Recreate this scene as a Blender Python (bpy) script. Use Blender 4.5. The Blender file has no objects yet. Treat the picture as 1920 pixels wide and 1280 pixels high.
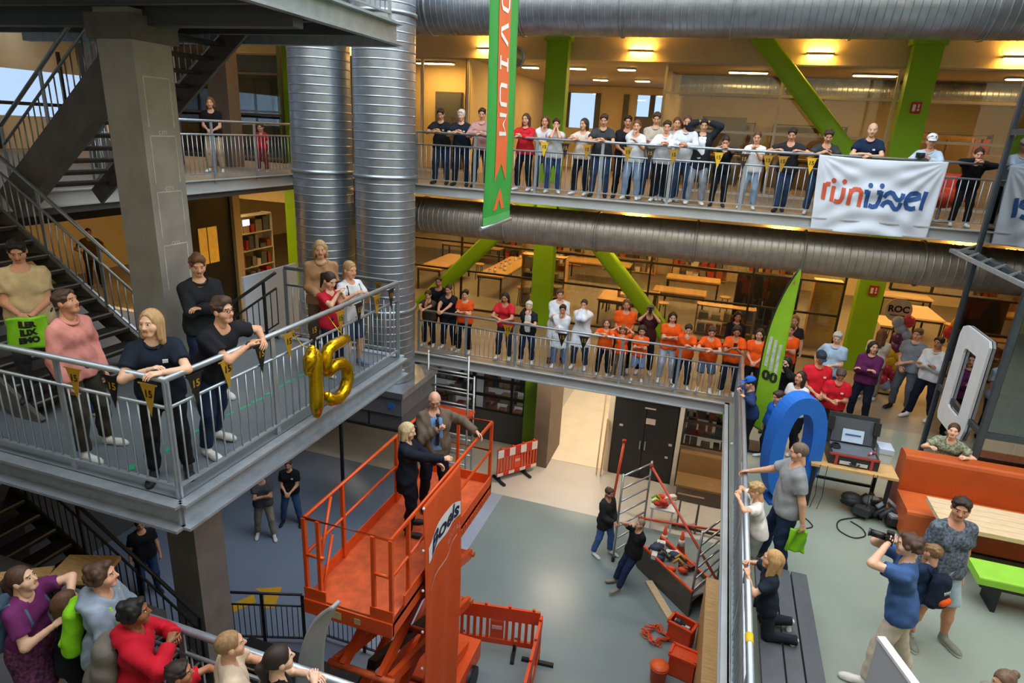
import bpy, bmesh, math, random, time
import numpy as np
from mathutils import Vector, Matrix, Euler, Quaternion

T0 = time.time()
scene = bpy.context.scene
COL = scene.collection
R = math.radians

# ------------------------------------------------------------------ camera
cam_data = bpy.data.cameras.new('camera')
cam = bpy.data.objects.new('camera', cam_data)
COL.objects.link(cam)
cam_data.sensor_width = 36.0
cam_data.lens = 1180.0 / 1920.0 * 36.0
cam_data.clip_start = 0.05
cam_data.clip_end = 300
CAMZ = 9.3
_rot = Matrix.Rotation(R(17.266), 4, 'Z') @ Matrix.Rotation(R(71.627), 4, 'X') @ Matrix.Rotation(R(3.142), 4, 'Z')
cam.matrix_world = Matrix.Translation((0, 0, CAMZ)) @ _rot
scene.camera = cam

# ------------------------------------------------------------------ sky and exposure
world = bpy.data.worlds.new('World')
scene.world = world
world.use_nodes = True
_bg = world.node_tree.nodes['Background']
_bg.inputs['Color'].default_value = (0.88, 0.94, 1.0, 1)
_bg.inputs['Strength'].default_value = 3.3
scene.view_settings.view_transform = 'Standard'
scene.view_settings.look = 'None'
scene.view_settings.exposure = 0.25
scene.view_settings.gamma = 1.0
scene.view_settings.use_curve_mapping = False
scene.cycles.use_denoising = True
scene.cycles.max_bounces = 6
scene.cycles.diffuse_bounces = 3
scene.cycles.glossy_bounces = 3
scene.cycles.transmission_bounces = 4
scene.cycles.transparent_max_bounces = 12
scene.cycles.caustics_reflective = False
scene.cycles.caustics_refractive = False
scene.cycles.sample_clamp_indirect = 4.0

# ------------------------------------------------------------------ materials
def lin(c):
    if isinstance(c, str):
        c = c.lstrip('#')
        c = tuple(int(c[i:i + 2], 16) / 255 for i in (0, 2, 4))
    return tuple((v / 12.92 if v <= 0.04045 else ((v + 0.055) / 1.055) ** 2.4) for v in c[:3])

_MATS = {}
def mat(name, col, rough=0.6, metal=0.0, var=0.12, scale=6.0, bump=0.0, bscale=40.0, emit=None, estr=0.0, spec=0.5, stretch=(1, 1, 1)):
    """procedural principled material: noise breaks the colour up, optional fine relief"""
    key = name
    if key in _MATS:
        return _MATS[key]
    m = bpy.data.materials.new(name)
    m.use_nodes = True
    nt = m.node_tree
    b = nt.nodes['Principled BSDF']
    c = lin(col)
    b.inputs['Roughness'].default_value = rough
    b.inputs['Metallic'].default_value = metal
    b.inputs['Specular IOR Level'].default_value = spec
    tc = nt.nodes.new('ShaderNodeTexCoord')
    mp = nt.nodes.new('ShaderNodeMapping')
    mp.inputs['Scale'].default_value = stretch
    nt.links.new(tc.outputs['Object'], mp.inputs['Vector'])
    if var > 0:
        n = nt.nodes.new('ShaderNodeTexNoise')
        n.inputs['Scale'].default_value = scale
        n.inputs['Detail'].default_value = 5
        nt.links.new(mp.outputs['Vector'], n.inputs['Vector'])
        rp = nt.nodes.new('ShaderNodeValToRGB')
        rp.color_ramp.elements[0].position = 0.3
        rp.color_ramp.elements[1].position = 0.7
        rp.color_ramp.elements[0].color = tuple(v * (1 - var) for v in c) + (1,)
        rp.color_ramp.elements[1].color = tuple(min(1, v * (1 + var)) for v in c) + (1,)
        nt.links.new(n.outputs['Fac'], rp.inputs['Fac'])
        nt.links.new(rp.outputs['Color'], b.inputs['Base Color'])
    else:
        b.inputs['Base Color'].default_value = c + (1,)
    if bump > 0:
        n2 = nt.nodes.new('ShaderNodeTexNoise')
        n2.inputs['Scale'].default_value = bscale
        n2.inputs['Detail'].default_value = 4
        nt.links.new(mp.outputs['Vector'], n2.inputs['Vector'])
        bp = nt.nodes.new('ShaderNodeBump')
        bp.inputs['Strength'].default_value = bump
        bp.inputs['Distance'].default_value = 0.02
        nt.links.new(n2.outputs['Fac'], bp.inputs['Height'])
        nt.links.new(bp.outputs['Normal'], b.inputs['Normal'])
    if emit is not None:
        b.inputs['Emission Color'].default_value = lin(emit) + (1,)
        b.inputs['Emission Strength'].default_value = estr
    _MATS[key] = m
    return m

def glass_mat(name, tint=(0.85, 0.9, 0.95), refl=1.0, minr=0.03):
    m = bpy.data.materials.new(name)
    m.use_nodes = True
    nt = m.node_tree
    nt.nodes.clear()
    out = nt.nodes.new('ShaderNodeOutputMaterial')
    tr = nt.nodes.new('ShaderNodeBsdfTransparent')
    tr.inputs['Color'].default_value = tuple(tint) + (1,)
    gl = nt.nodes.new('ShaderNodeBsdfGlossy')
    gl.inputs['Roughness'].default_value = 0.02
    fr = nt.nodes.new('ShaderNodeFresnel')
    fr.inputs['IOR'].default_value = 1.5
    ma = nt.nodes.new('ShaderNodeMath')
    ma.operation = 'MULTIPLY_ADD'
    ma.use_clamp = True
    ma.inputs[1].default_value = refl
    ma.inputs[2].default_value = minr
    nt.links.new(fr.outputs['Fac'], ma.inputs[0])
    mx = nt.nodes.new('ShaderNodeMixShader')
    nt.links.new(ma.outputs['Value'], mx.inputs['Fac'])
    nt.links.new(tr.outputs['BSDF'], mx.inputs[1])
    nt.links.new(gl.outputs['BSDF'], mx.inputs[2])
    nt.links.new(mx.outputs['Shader'], out.inputs['Surface'])
    return m

# ------------------------------------------------------------------ mesh builder
class MB:
    """collects simple solids into one mesh"""
    def __init__(self):
        self.v, self.f, self.mi, self.sm = [], [], [], []
        self.m = 0
        self.smooth = False
    def add(self, vs, fs):
        o = len(self.v)
        self.v.extend([tuple(p) for p in vs])
        for f in fs:
            self.f.append(tuple(i + o for i in f))
            self.mi.append(self.m)
            self.sm.append(self.smooth)
        return self
    def box(self, c, s, rz=0.0, mx=None):
        hx, hy, hz = s[0] / 2, s[1] / 2, s[2] / 2
        ps = [Vector((x, y, z)) for x in (-hx, hx) for y in (-hy, hy) for z in (-hz, hz)]
        if mx is not None:
            ps = [mx @ p for p in ps]
        elif rz:
            q = Matrix.Rotation(rz, 3, 'Z')
            ps = [q @ p for p in ps]
        ps = [p + Vector(c) for p in ps]
        return self.add(ps, [(0, 1, 3, 2), (4, 6, 7, 5), (0, 4, 5, 1), (2, 3, 7, 6), (0, 2, 6, 4), (1, 5, 7, 3)])
    def span(self, a, b):
        """box from corner a to corner b"""
        return self.box([(a[i] + b[i]) / 2 for i in range(3)], [abs(b[i] - a[i]) for i in range(3)])
    def bar(self, a, b, w, h, up=(0, 0, 1)):
        """rectangular bar between two points; h is measured along up"""
        a, b = Vector(a), Vector(b)
        d = (b - a).normalized()
        u = Vector(up)
        s = d.cross(u)
        if s.length < 1e-4:
            s = d.cross(Vector((0, 1, 0)))
        s.normalize()
        u = s.cross(d).normalized()
        ps = []
        for p in (a, b):
            for i, j in ((-1, -1), (1, -1), (1, 1), (-1, 1)):
                ps.append(p + s * (i * w / 2) + u * (j * h / 2))
        return self.add(ps, [(0, 3, 2, 1), (4, 5, 6, 7), (0, 1, 5, 4), (1, 2, 6, 5), (2, 3, 7, 6), (3, 0, 4, 7)])
    def cyl(self, a, b, r, n=10, r2=None, caps=True):
        a, b = Vector(a), Vector(b)
        r2 = r if r2 is None else r2
        d = (b - a).normalized()
        s = d.cross(Vector((0, 0, 1)))
        if s.length < 1e-4:
            s = Vector((1, 0, 0))
        s.normalize()
        u = s.cross(d)
        ps = []
        for p, rr in ((a, r), (b, r2)):
            for i in range(n):
                t = 2 * math.pi * i / n
                ps.append(p + s * (rr * math.cos(t)) + u * (rr * math.sin(t)))
        fs = [(i, n + i, n + (i + 1) % n, (i + 1) % n) for i in range(n)]
        if caps:
            fs += [tuple(range(n)), tuple(range(2 * n - 1, n - 1, -1))]
        sm = self.smooth
        self.smooth = True
        self.add(ps, fs[:n])
        self.smooth = False
        if caps:
            o = len(self.v) - 2 * n
            for f in fs[n:]:
                self.f.append(tuple(i + o for i in f)); self.mi.append(self.m); self.sm.append(False)
        self.smooth = sm
        return self
    def tube(self, pts, r, n=8, closed=False):
        pts = [Vector(p) for p in pts]
        k = len(pts)
        ps = []
        prev = None
        for i, p in enumerate(pts):
            a = pts[(i - 1) % k] if (closed or i > 0) else p
            b = pts[(i + 1) % k] if (closed or i < k - 1) else p
            d = (b - a)
            d = d.normalized() if d.length > 1e-9 else Vector((0, 0, 1))
            if prev is None:
                s = d.cross(Vector((0, 0, 1)))
                if s.length < 1e-3:
                    s = d.cross(Vector((1, 0, 0)))
            else:
                s = prev - d * prev.dot(d)
            s.normalize()
            prev = s
            u = d.cross(s)
            rr = r[i] if isinstance(r, (list, tuple)) else r
            for j in range(n):
                t = 2 * math.pi * j / n
                ps.append(p + s * (rr * math.cos(t)) + u * (rr * math.sin(t)))
        fs = []
        for i in range(k if closed else k - 1):
            i2 = (i + 1) % k
            for j in range(n):
                fs.append((i * n + j, i * n + (j + 1) % n, i2 * n + (j + 1) % n, i2 * n + j))
        if not closed:
            fs += [tuple(range(n - 1, -1, -1)), tuple(range((k - 1) * n, k * n))]
        sm = self.smooth
        self.smooth = True
        self.add(ps, fs)
        self.smooth = sm
        return self
    def lathe(self, prof, c=(0, 0, 0), n=32, axis='Z'):
        """prof: list of (radius, height)"""
        ps = []
        for r, h in prof:
            for j in range(n):
                t = 2 * math.pi * j / n
                if axis == 'Z':
                    ps.append((c[0] + r * math.cos(t), c[1] + r * math.sin(t), c[2] + h))
                elif axis == 'X':
                    ps.append((c[0] + h, c[1] + r * math.cos(t), c[2] + r * math.sin(t)))
                else:
                    ps.append((c[0] + r * math.sin(t), c[1] + h, c[2] + r * math.cos(t)))
        fs = []
        for i in range(len(prof) - 1):
            for j in range(n):
                fs.append((i * n + j, i * n + (j + 1) % n, (i + 1) * n + (j + 1) % n, (i + 1) * n + j))
        sm = self.smooth
        self.smooth = True
        self.add(ps, fs)
        self.smooth = sm
        return self
    def ball(self, c, r, n=10, m=7):
        rx, ry, rz = r if isinstance(r, (tuple, list)) else (r, r, r)
        ps = [(c[0], c[1], c[2] - rz)]
        for i in range(1, m):
            a = math.pi * i / m - math.pi / 2
            for j in range(n):
                t = 2 * math.pi * j / n
                ps.append((c[0] + rx * math.cos(a) * math.cos(t), c[1] + ry * math.cos(a) * math.sin(t), c[2] + rz * math.sin(a)))
        ps.append((c[0], c[1], c[2] + rz))
        L = len(ps) - 1
        fs = [(0, 1 + (j + 1) % n, 1 + j) for j in range(n)]
        for i in range(m - 2):
            for j in range(n):
                fs.append((1 + i * n + j, 1 + i * n + (j + 1) % n, 1 + (i + 1) * n + (j + 1) % n, 1 + (i + 1) * n + j))
        fs += [(L, 1 + (m - 2) * n + j, 1 + (m - 2) * n + (j + 1) % n) for j in range(n)]
        sm = self.smooth
        self.smooth = True
        self.add(ps, fs)
        self.smooth = sm
        return self
    def grid(self, fn, nu, nv, thick=0.0):
        """surface fn(u,v)->point, u,v in 0..1, thickened along its normal if thick>0"""
        P = np.array([[fn(i / nu, j / nv) for j in range(nv + 1)] for i in range(nu + 1)], float)
        du = np.gradient(P, axis=0); dv = np.gradient(P, axis=1)
        N = np.cross(du, dv); N /= np.maximum(np.linalg.norm(N, axis=2, keepdims=True), 1e-9)
        lay = [P] if thick <= 0 else [P + N * thick / 2, P - N * thick / 2]
        w = nv + 1
        vs, fs = [], []
        for q, L in enumerate(lay):
            o = len(vs)
            vs += [tuple(p) for p in L.reshape(-1, 3)]
            for i in range(nu):
                for j in range(nv):
                    f = (o + i * w + j, o + (i + 1) * w + j, o + (i + 1) * w + j + 1, o + i * w + j + 1)
                    fs.append(f if q == 0 else f[::-1])
        if thick > 0:
            o = (nu + 1) * w
            loop = [i * w for i in range(nu + 1)] + [nu * w + j for j in range(1, w)] + [i * w + nv for i in range(nu - 1, -1, -1)] + [j for j in range(nv - 1, 0, -1)]
            for a, b in zip(loop, loop[1:] + loop[:1]):
                fs.append((a, o + a, o + b, b))
        sm = self.smooth
        self.smooth = True
        self.add(vs, fs)
        self.smooth = sm
        return self
    def prism(self, poly, fn, t):
        """extrude a 2D polygon; fn(x,y,h)->point with h 0..t"""
        n = len(poly)
        vs = [fn(x, y, 0) for x, y in poly] + [fn(x, y, t) for x, y in poly]
        fs = [tuple(range(n - 1, -1, -1)), tuple(range(n, 2 * n))] + [(i, (i + 1) % n, n + (i + 1) % n, n + i) for i in range(n)]
        return self.add(vs, fs)
    def mesh(self, name, mats):
        me = bpy.data.meshes.new(name)
        me.from_pydata(self.v, [], self.f)
        for m in (mats if isinstance(mats, (list, tuple)) else [mats]):
            me.materials.append(m)
        if self.f:
            me.polygons.foreach_set('material_index', self.mi)
            me.polygons.foreach_set('use_smooth', self.sm)
        me.update()
        return me
    def build(self, name, mats, parent=None, **kw):
        o = put(name, self.mesh(name, mats), parent)
        for k, val in kw.items():
            o[k] = val
        return o

def put(name, me, parent=None, loc=None, mx=None):
    """link an object; coordinates given in world space even under a parent"""
    o = bpy.data.objects.new(name, me)
    COL.objects.link(o)
    if mx is not None:
        o.matrix_basis = mx
    elif loc is not None:
        o.location = loc
    if parent is not None:
        o.parent = parent
        o.matrix_parent_inverse = world_of(parent).inverted()
    return o

def world_of(o):
    m = o.matrix_basis.copy()
    if o.parent is not None:
        m = world_of(o.parent) @ o.matrix_parent_inverse @ m
    return m

def tag(o, label=None, cat=None, group=None, kind=None):
    if label: o['label'] = label
    if cat: o['category'] = cat
    if group: o['group'] = group
    if kind: o['kind'] = kind
    return o

def thing(name, label, cat, loc=(0, 0, 0), group=None, kind=None):
    o = bpy.data.objects.new(name, None)
    COL.objects.link(o)
    o.empty_display_size = 0.1
    o.location = loc
    return tag(o, label, cat, group, kind)

def text_mesh(s, size, fn, name='lettering', shear=0.0, bold=0.0, spacing=1.0):
    """flat lettering: font outline turned into a mesh, every vertex sent through fn(x,y)"""
    cu = bpy.data.curves.new('txt', 'FONT')
    cu.body = s
    cu.size = size
    cu.align_x = 'CENTER'
    cu.align_y = 'CENTER'
    cu.shear = shear
    cu.offset = bold
    cu.space_character = spacing
    cu.resolution_u = 3
    o = bpy.data.objects.new('txt', cu)
    COL.objects.link(o)
    dg = bpy.context.evaluated_depsgraph_get()
    me0 = o.evaluated_get(dg).to_mesh()
    vs = [v.co.copy() for v in me0.vertices]
    fs = [tuple(p.vertices) for p in me0.polygons]
    o.evaluated_get(dg).to_mesh_clear()
    bpy.data.objects.remove(o)
    bpy.data.curves.remove(cu)
    mb = MB()
    mb.add([fn(v.x, v.y) for v in vs], fs)
    return mb

def stroke(mb, pts, w, fn, closed=False):
    """a flat ribbon of width w along 2D points, sent through fn"""
    n = len(pts)
    L = []
    for i in range(n):
        a = pts[(i - 1) % n] if (closed or i > 0) else pts[i]
        b = pts[(i + 1) % n] if (closed or i < n - 1) else pts[i]
        dx, dy = b[0] - a[0], b[1] - a[1]
        l = math.hypot(dx, dy) or 1
        nx, ny = -dy / l * w / 2, dx / l * w / 2
        L.append(fn(pts[i][0] + nx, pts[i][1] + ny))
        L.append(fn(pts[i][0] - nx, pts[i][1] - ny))
    fs = [(2 * i, 2 * i + 1, 2 * ((i + 1) % n) + 1, 2 * ((i + 1) % n)) for i in range(n if closed else n - 1)]
    mb.add(L, fs)

def arc(cx, cy, rx, ry, a0, a1, n=10):
    return [(cx + rx * math.cos(R(a0 + (a1 - a0) * i / n)), cy + ry * math.sin(R(a0 + (a1 - a0) * i / n))) for i in range(n + 1)]
# ================================================================== the building
G0, L1, L2, LD, UD = 0.0, 4.05, 8.08, 6.05, 10.5

m_floor = mat('floor_grey_green', '#7d8b8c', .32, var=.05, scale=1.2, bump=.02, bscale=8)
m_floor_blue = mat('floor_blue_grey', '#77849a', .32, var=.05, scale=1.2, bump=.02, bscale=8)
m_floor_pale = mat('floor_pale', '#c2bdb4', .4, var=.05, scale=1.5)
m_floor_lilac = mat('floor_lilac_strip', '#9aa5ba', .35, var=.04, scale=1.5)
m_floor_up = mat('floor_level_one', '#8b9488', .35, var=.06, scale=1.4, bump=.02, bscale=8)
m_floor_gal = mat('floor_gallery', '#8a847a', .5, var=.08, scale=3)
m_conc = mat('concrete', '#8b8983', .75, var=.12, scale=4, bump=.12, bscale=25)
m_plaster = mat('plaster_warm', '#d8c9a8', .8, var=.04, scale=3)
m_plaster_y = mat('plaster_yellow', '#e2c890', .8, var=.03, scale=3)
m_white = mat('paint_white', '#dfe2e4', .6, var=.03, scale=3)
m_beige = mat('corridor_beige', '#e6dac4', .55, var=.05, scale=2)
m_fascia = mat('fascia_grey', '#b4b8b9', .5, metal=.15, var=.06, scale=3)
m_galv = mat('galvanised_steel', '#a4adb6', .42, metal=.55, var=.14, scale=7, bump=.03, bscale=30)
m_rail = mat('rail_steel', '#aab3bb', .35, metal=.6, var=.08, scale=12)
m_duct = mat('duct_galvanised', '#a3adb9', .34, metal=.8, var=.16, scale=5, bump=.04, bscale=18)
m_duct_dk = mat('duct_galvanised_dull', '#a8a296', .42, metal=.6, var=.16, scale=5)
m_dark = mat('dark_steel', '#3b3e42', .5, metal=.4, var=.15, scale=6)
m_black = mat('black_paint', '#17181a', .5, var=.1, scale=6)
m_frame_dk = mat('window_frame_dark', '#2a2521', .5, var=.05)
m_frame_lt = mat('window_frame_light', '#d0ccc2', .5, var=.05)
m_green = mat('column_green', '#8ac414', .45, var=.05, scale=2)
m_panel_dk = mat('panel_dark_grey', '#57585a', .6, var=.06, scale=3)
m_brown = mat('panel_brown', '#6f6052', .6, var=.1, scale=3)
m_door = mat('door_black', '#232425', .45, var=.08, scale=4)
m_wood = mat('wood_light', '#c9a26a', .5, var=.2, scale=5, stretch=(1, 8, 8))
m_wood_pale = mat('wood_pale', '#d8bd98', .5, var=.14, scale=5, stretch=(1, 8, 8))
m_ceil = mat('ceiling_beige', '#cbbd9e', .8, var=.04)
m_lamp = mat('lamp_warm', '#ffe2b0', .5, var=0, emit='#ffc878', estr=85)
m_lamp_neutral = mat('lamp_neutral', '#fff4e4', .5, var=0, emit='#ffe9cc', estr=70)
m_lamp_wall = mat('lamp_wall_warm', '#ffe2b0', .5, var=0, emit='#ffb850', estr=90)
m_glass = glass_mat('pane_glass', (.86, .88, .88), refl=.9, minr=.02)

def slab(name, x0, x1, y0, y1, z0, z1, m, **kw):
    o = MB().span((x0, y0, z0), (x1, y1, z1)).build(name, m)
    o['kind'] = 'structure'
    for k, v in kw.items():
        o[k] = v
    return o
XL, XR, YB, YF = -20.0, 10.0, -3.0, 29.0
# ground
slab('floor', -4.42, XR, YB, 14.15, -.2, 0, m_floor)
slab('floor_blue', XL, -4.42 - .75, YB, 14.15, -.2, 0, m_floor_blue)
slab('floor_lilac', -4.42 - .75, -4.42, YB, 14.15, -.2, 0, m_floor_lilac)
slab('floor_pale', XL, XR, 14.15, YF, -.2, 0, m_floor_pale)
# level one
slab('floor_level_one_back', XL, XR, 13.3, YF, L1 - .22, L1, m_floor_gal)
slab('floor_level_one', .82, XR, YB, 13.3, L1 - .25, L1, m_floor_up)
slab('floor_level_one_side', XL, -9.9, YB, 13.3, L1 - .25, L1, m_floor_gal)
slab('floor_level_one_near', -5.2, .82, YB, 3.35, L1 - .25, L1, m_floor_up)
slab('floor_level_one_corner', -9.9, -5.2, YB, 4.3, L1 - .25, L1, m_panel_dk)
# level two
slab('floor_level_two_back', XL, XR, 13.3, YF, L2 - .2, L2, m_floor_gal)
slab('floor_level_two_side', XL, -9.9, YB, 13.3, L2 - .22, L2, m_floor_gal)
slab('floor_level_two_near', -9.9, XR, YB, .2, L2 - .25, L2, m_floor_gal)
# roof with the daylight opening above the hall
slab('ceiling_back', XL, XR, 14.4, YF, 11.95, 12.2, m_ceil)
slab('ceiling_side', XL, -9.9, YB, 13.6, 11.95, 12.2, m_ceil)
slab('roof_near', -9.9, XR, YB, -1.0, 15.8, 16.0, m_conc)
slab('wall_near', XL, XR, YB - .2, YB, 0, 16, m_plaster)
slab('wall_left', XL - .2, XL, YB, YF, 0, 9.0, m_plaster)
slab('wall_left_upper', XL - .2, XL, YB, YF, 10.3, 16.0, m_plaster)
slab('wall_right', XR, XR + .2, YB, YF, 0, 16, m_plaster)
slab('wall_back_upper', XL, XR, 14.4, 14.6, 12.2, 16.0, m_plaster)
slab('wall_side_upper', -10.1, -9.9, -1, 14.4, 12.2, 16.0, m_plaster)
# back walls behind the glass
slab('wall_back_ground', XL, XR, YF - .2, YF, 0, L1, m_plaster)
slab('wall_back_one', XL, XR, 26.4, 26.6, L1, L2, m_plaster)
# level two far wall: openings to the daylight between dark posts
for i, (x0, x1, z0, z1) in enumerate(((XL, -6.6, L2, 12), (-6.6, -2.0, L2, 9.6), (-6.6, -2.0, 10.9, 12), (-5.2, -3.6, 9.6, 10.9), (-2.0, XR, L2, 12))):
    slab('wall_far_%d' % (i + 1), x0, x1, 26.0, 26.2, z0, z1, m_plaster)
for x in (-6.3, -5.1, -4.0, -3.0):
    slab('wall_far_post', x - .1, x + .1, 25.9, 26.0, 9.6, 10.9, m_panel_dk)
m_tint = glass_mat('tinted_glass', (.42, .48, .55), refl=.8, minr=.03)
slab('window_far_tinted', -6.6, -2.0, 26.05, 26.08, 9.6, 10.9, m_tint)
slab('window_side_tinted', XL - .1, XL - .07, YB, YF, 9.0, 10.3, m_tint)
slab('wall_room_end', -7.2, -7.05, 17.5, 26, L2, 11.15, m_plaster)
slab('wall_room_yellow', -13.0, -7.2, 19.4, 19.55, L2, 11.15, m_plaster_y)
slab('wall_workshop_end', -1.95, -1.8, 19.6, 26, L2, 11.15, m_plaster)
slab('ceiling_level_two', XL, XR, 17.5, 26, 11.15, 11.3, m_ceil)
slab('ceiling_level_one', XL, XR, 17.5, 26.4, 7.25, 7.4, m_ceil)
slab('wall_soffit', XL, XR, 17.36, 17.5, 11.15, 11.95, m_plaster)
slab('wall_soffit_one', XL, XR, 17.4, 17.5, 6.75, 7.9, m_ceil)
# fascias: channel-shaped trim along the slab edges
def fascia(name, a, b, z0, z1, out):
    mb = MB()
    a, b, o = Vector(a), Vector(b), Vector(out)
    z = Vector((0, 0, 1))
    def seg(c, hh, d, off):
        mb.bar(a + z * c + o * off, b + z * c + o * off, d, hh)
    seg((z0 + z1) / 2, z1 - z0, .03, .0)
    seg(z1 - .012, .024, .09, .04)
    seg(z0 + .012, .024, .09, .04)
    ob = mb.build(name, m_fascia)
    ob['kind'] = 'structure'
    return ob
fascia('trim_1', (-9.9, 13.28, 0), (XR, 13.28, 0), L2 - .22, L2 + .0, (0, -1, 0))
fascia('trim_2', (-9.9, 13.28, 0), (.82, 13.28, 0), L1 - .25, L1 + .0, (0, -1, 0))
fascia('trim_3', (-9.88, -2, 0), (-9.88, 13.28, 0), L2 - .26, L2 + .0, (1, 0, 0))
fascia('trim_4', (.80, 3.1, 0), (.80, 13.28, 0), L1 - .25, L1 + .0, (-1, 0, 0))
fascia('trim_5', (-9.88, -2, 0), (-9.88, 13.28, 0), L1 - .26, L1 + .0, (1, 0, 0))

# green columns and braces
for x0, nm in ((-4.76, 'green steel column standing in the middle behind both galleries'), (3.5, 'green steel column with a small red fire sign, near the glass lift'), (-12.95, 'green steel column partly hidden by the round vertical ducts')):
    t = thing('steel_column', nm, 'column', (x0 + .29, 17.05, 0), 'green steel columns')
    MB().span((x0, 16.9, 0), (x0 + .57, 17.22, 11.95)).build('shaft', m_green, t)
    MB().span((x0 - .06, 16.84, 11.55), (x0 + .63, 17.28, 11.95)).build('head_plate', m_green, t)
    MB().span((x0 - .08, 16.82, 0), (x0 + .65, 17.3, .05)).build('base_plate', m_green, t)
    if x0 > 0:
        for zz, xx in ((10.15, .30), (6.0, .33)):
            s = MB().span((x0 + xx - .1, 16.87, zz), (x0 + xx + .1, 16.898, zz + .24)).build('fire_sign', mat('sign_red', '#b5262b', .5, var=0), t)
            sb = MB()
            sb.span((x0 + xx - .07, 16.862, zz + .05), (x0 + xx - .01, 16.869, zz + .19))
            sb.cyl((x0 + xx + .045, 16.862, zz + .08), (x0 + xx + .045, 16.869, zz + .08), .025, 10)
            sb.span((x0 + xx + .03, 16.862, zz + .12), (x0 + xx + .06, 16.869, zz + .2))
            sb.build('pictogram', mat('sign_white', '#e8e4e0', .5, var=0), s)
def brace(label, a, b):
    t = thing('steel_brace', label, 'beam', b, 'green diagonal braces')
    a, b = Vector(a), Vector(b)
    d = (b - a).normalized(); n = Vector((0, 1, 0)); w = d.cross(n).normalized()
    mb = MB(); mb.smooth = True
    K = 16
    ps = []
    for p in (a, b):
        for i in range(K):
            q = 2 * math.pi * i / K
            c_, s_ = math.cos(q), math.sin(q)
            ps.append(p + w * (.21 * math.copysign(abs(c_) ** .45, c_)) + n * (.16 * math.copysign(abs(s_) ** .45, s_)))
    mb.add(ps, [(i, (i + 1) % K, K + (i + 1) % K, K + i) for i in range(K)])
    mb.smooth = False
    mb.add(ps[:K], [tuple(range(K))]); mb.add(ps[K:], [tuple(range(K))])
    mb.build('beam', m_green, t)
    for p in (a + d * .12, b - d * .12):
        MB().bar(p - d * .03, p + d * .03, .40, .50, up=w).build('end_plate', m_green, t)
brace('green brace sloping down rightwards from the middle column under the upper gallery', (-4.3, 17.06, 7.86), (2.95, 17.06, .2))
brace('green brace sloping down leftwards from the middle column under the upper gallery', (-4.65, 17.06, 7.86), (-12.1, 17.06, .2))
brace('green brace on the upper gallery ending by the column with the fire sign', (.05, 17.06, 12.0), (3.55, 17.06, 8.3))

# glass fronts
def glazing(name, xs, zs, y, fm, d=.05, skip=()):
    w = thing(name, None, None, (xs[0], y, zs[0]))
    w['kind'] = 'structure'
    for x in xs:
        MB().span((x - d / 2, y - .04, zs[0]), (x + d / 2, y + .04, zs[-1])).build('mullion', fm, w)
    for z in zs:
        MB().span((xs[0], y - .035, z - d / 2), (xs[-1], y + .035, z + d / 2)).build('transom', fm, w)
    for i in range(len(xs) - 1):
        for j in range(len(zs) - 1):
            if (i, j) in skip:
                continue
            MB().span((xs[i] + d / 2, y - .006, zs[j] + d / 2), (xs[i + 1] - d / 2, y + .006, zs[j + 1] - d / 2)).build('pane', m_glass, w)
    return w
glazing('window_1', [-1.75, 1.0, 3.45, 6.0, 9.9], [L2 + .03, 9.58, 10.45, 11.15], 17.45, m_frame_lt, .06)
glazing('window_2', [-9.9, -8.5, -7.1], [L2 + .03, 11.15], 17.45, m_frame_lt, .07)
glazing('window_3', [-9.9, -7.15, -4.6, -1.55, 1.1, 3.3], [L1 + .03, 5.25, 6.1, 6.75], 17.45, m_frame_dk, .05)
glazing('window_4', [4.3, 5.2, 9.9], [6.1, 6.75], 17.45, m_frame_dk, .05)
glazing('window_5', [-19.9, -16.4, -12.95, -9.9], [L2 + .03, 9.5, 11.15], 17.45, m_frame_lt, .06)

# ground floor back line
slab('wall_ground_base', -12.9, -4.75, 17.0, 17.15, 0, 1.0, m_panel_dk)
slab('wall_ground_soffit', XL, XR, 16.95, 17.3, 2.75, L1 - .2, m_panel_dk)
glazing('window_6', [-12.9, -9.2, -6.45, -5.2, -4.78], [1.0, 1.5, 2.05, 2.75], 17.05, m_black, .09)
slab('wall_corridor_panel', -4.15, -3.72, 16.0, 17.6, 0, 2.75, m_brown)
slab('wall_corridor_end', -2.15, -2.0, 16.6, 28, 0, 3.8, m_beige)
slab('wall_corridor_cross', -3.95, -2.0, 27.9, 28, 0, 3.8, m_beige)
slab('floor_corridor', -4.3, -2.15, 16.6, 28, 0, .012, m_beige)
slab('wall_corridor_glazed', -4.75, -4.6, 17.6, 28, 0, .5, m_plaster)
slab('floor_corridor_beyond', -13, -4.75, 17.3, 28, 0, .01, m_floor_blue)
dr = MB().span((-1.98, 16.55, .02), (-.2, 16.68, 2.36)).build('door_1', m_door); dr['kind'] = 'structure'
for x0, x1 in ((-1.94, -1.1), (-1.08, -.24)):
    lf = MB().span((x0, 16.52, .04), (x1, 16.56, 2.32)).build('leaf', m_door, dr)
    MB().span((x1 - .08 if x0 < -1.5 else x0 + .04, 16.47, .95), (x1 - .05 if x0 < -1.5 else x0 + .07, 16.53, 1.2)).build('handle', m_rail, lf)
for x, z, w, h_ in ((-.95, 1.75, .26, .17), (-1.75, 1.55, .1, .06), (-.34, 1.2, .09, .07), (-.4, .8, .08, .06), (-1.0, 2.2, .3, .04)):
    MB().span((x - w / 2, 16.508, z), (x + w / 2, 16.52, z + h_)).build('notice', mat('notice_pale', '#c9b8b4', .6, var=.1), dr)
slab('wall_door_side', -.2, -.08, 16.5, 17.0, 0, 2.75, m_frame_lt)
slab('wall_ground_right', -.08, 6, 16.7, 16.85, 0, 1.2, m_brown)
glazing('window_7', [-.08, 1.5, 4.0], [1.2, 1.95, 2.75], 16.78, m_frame_dk, .06)
ct = thing('bench_counter', 'long brown wooden counter against the wall beside the black doors', 'counter', (.7, 16.3, 0))
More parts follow.
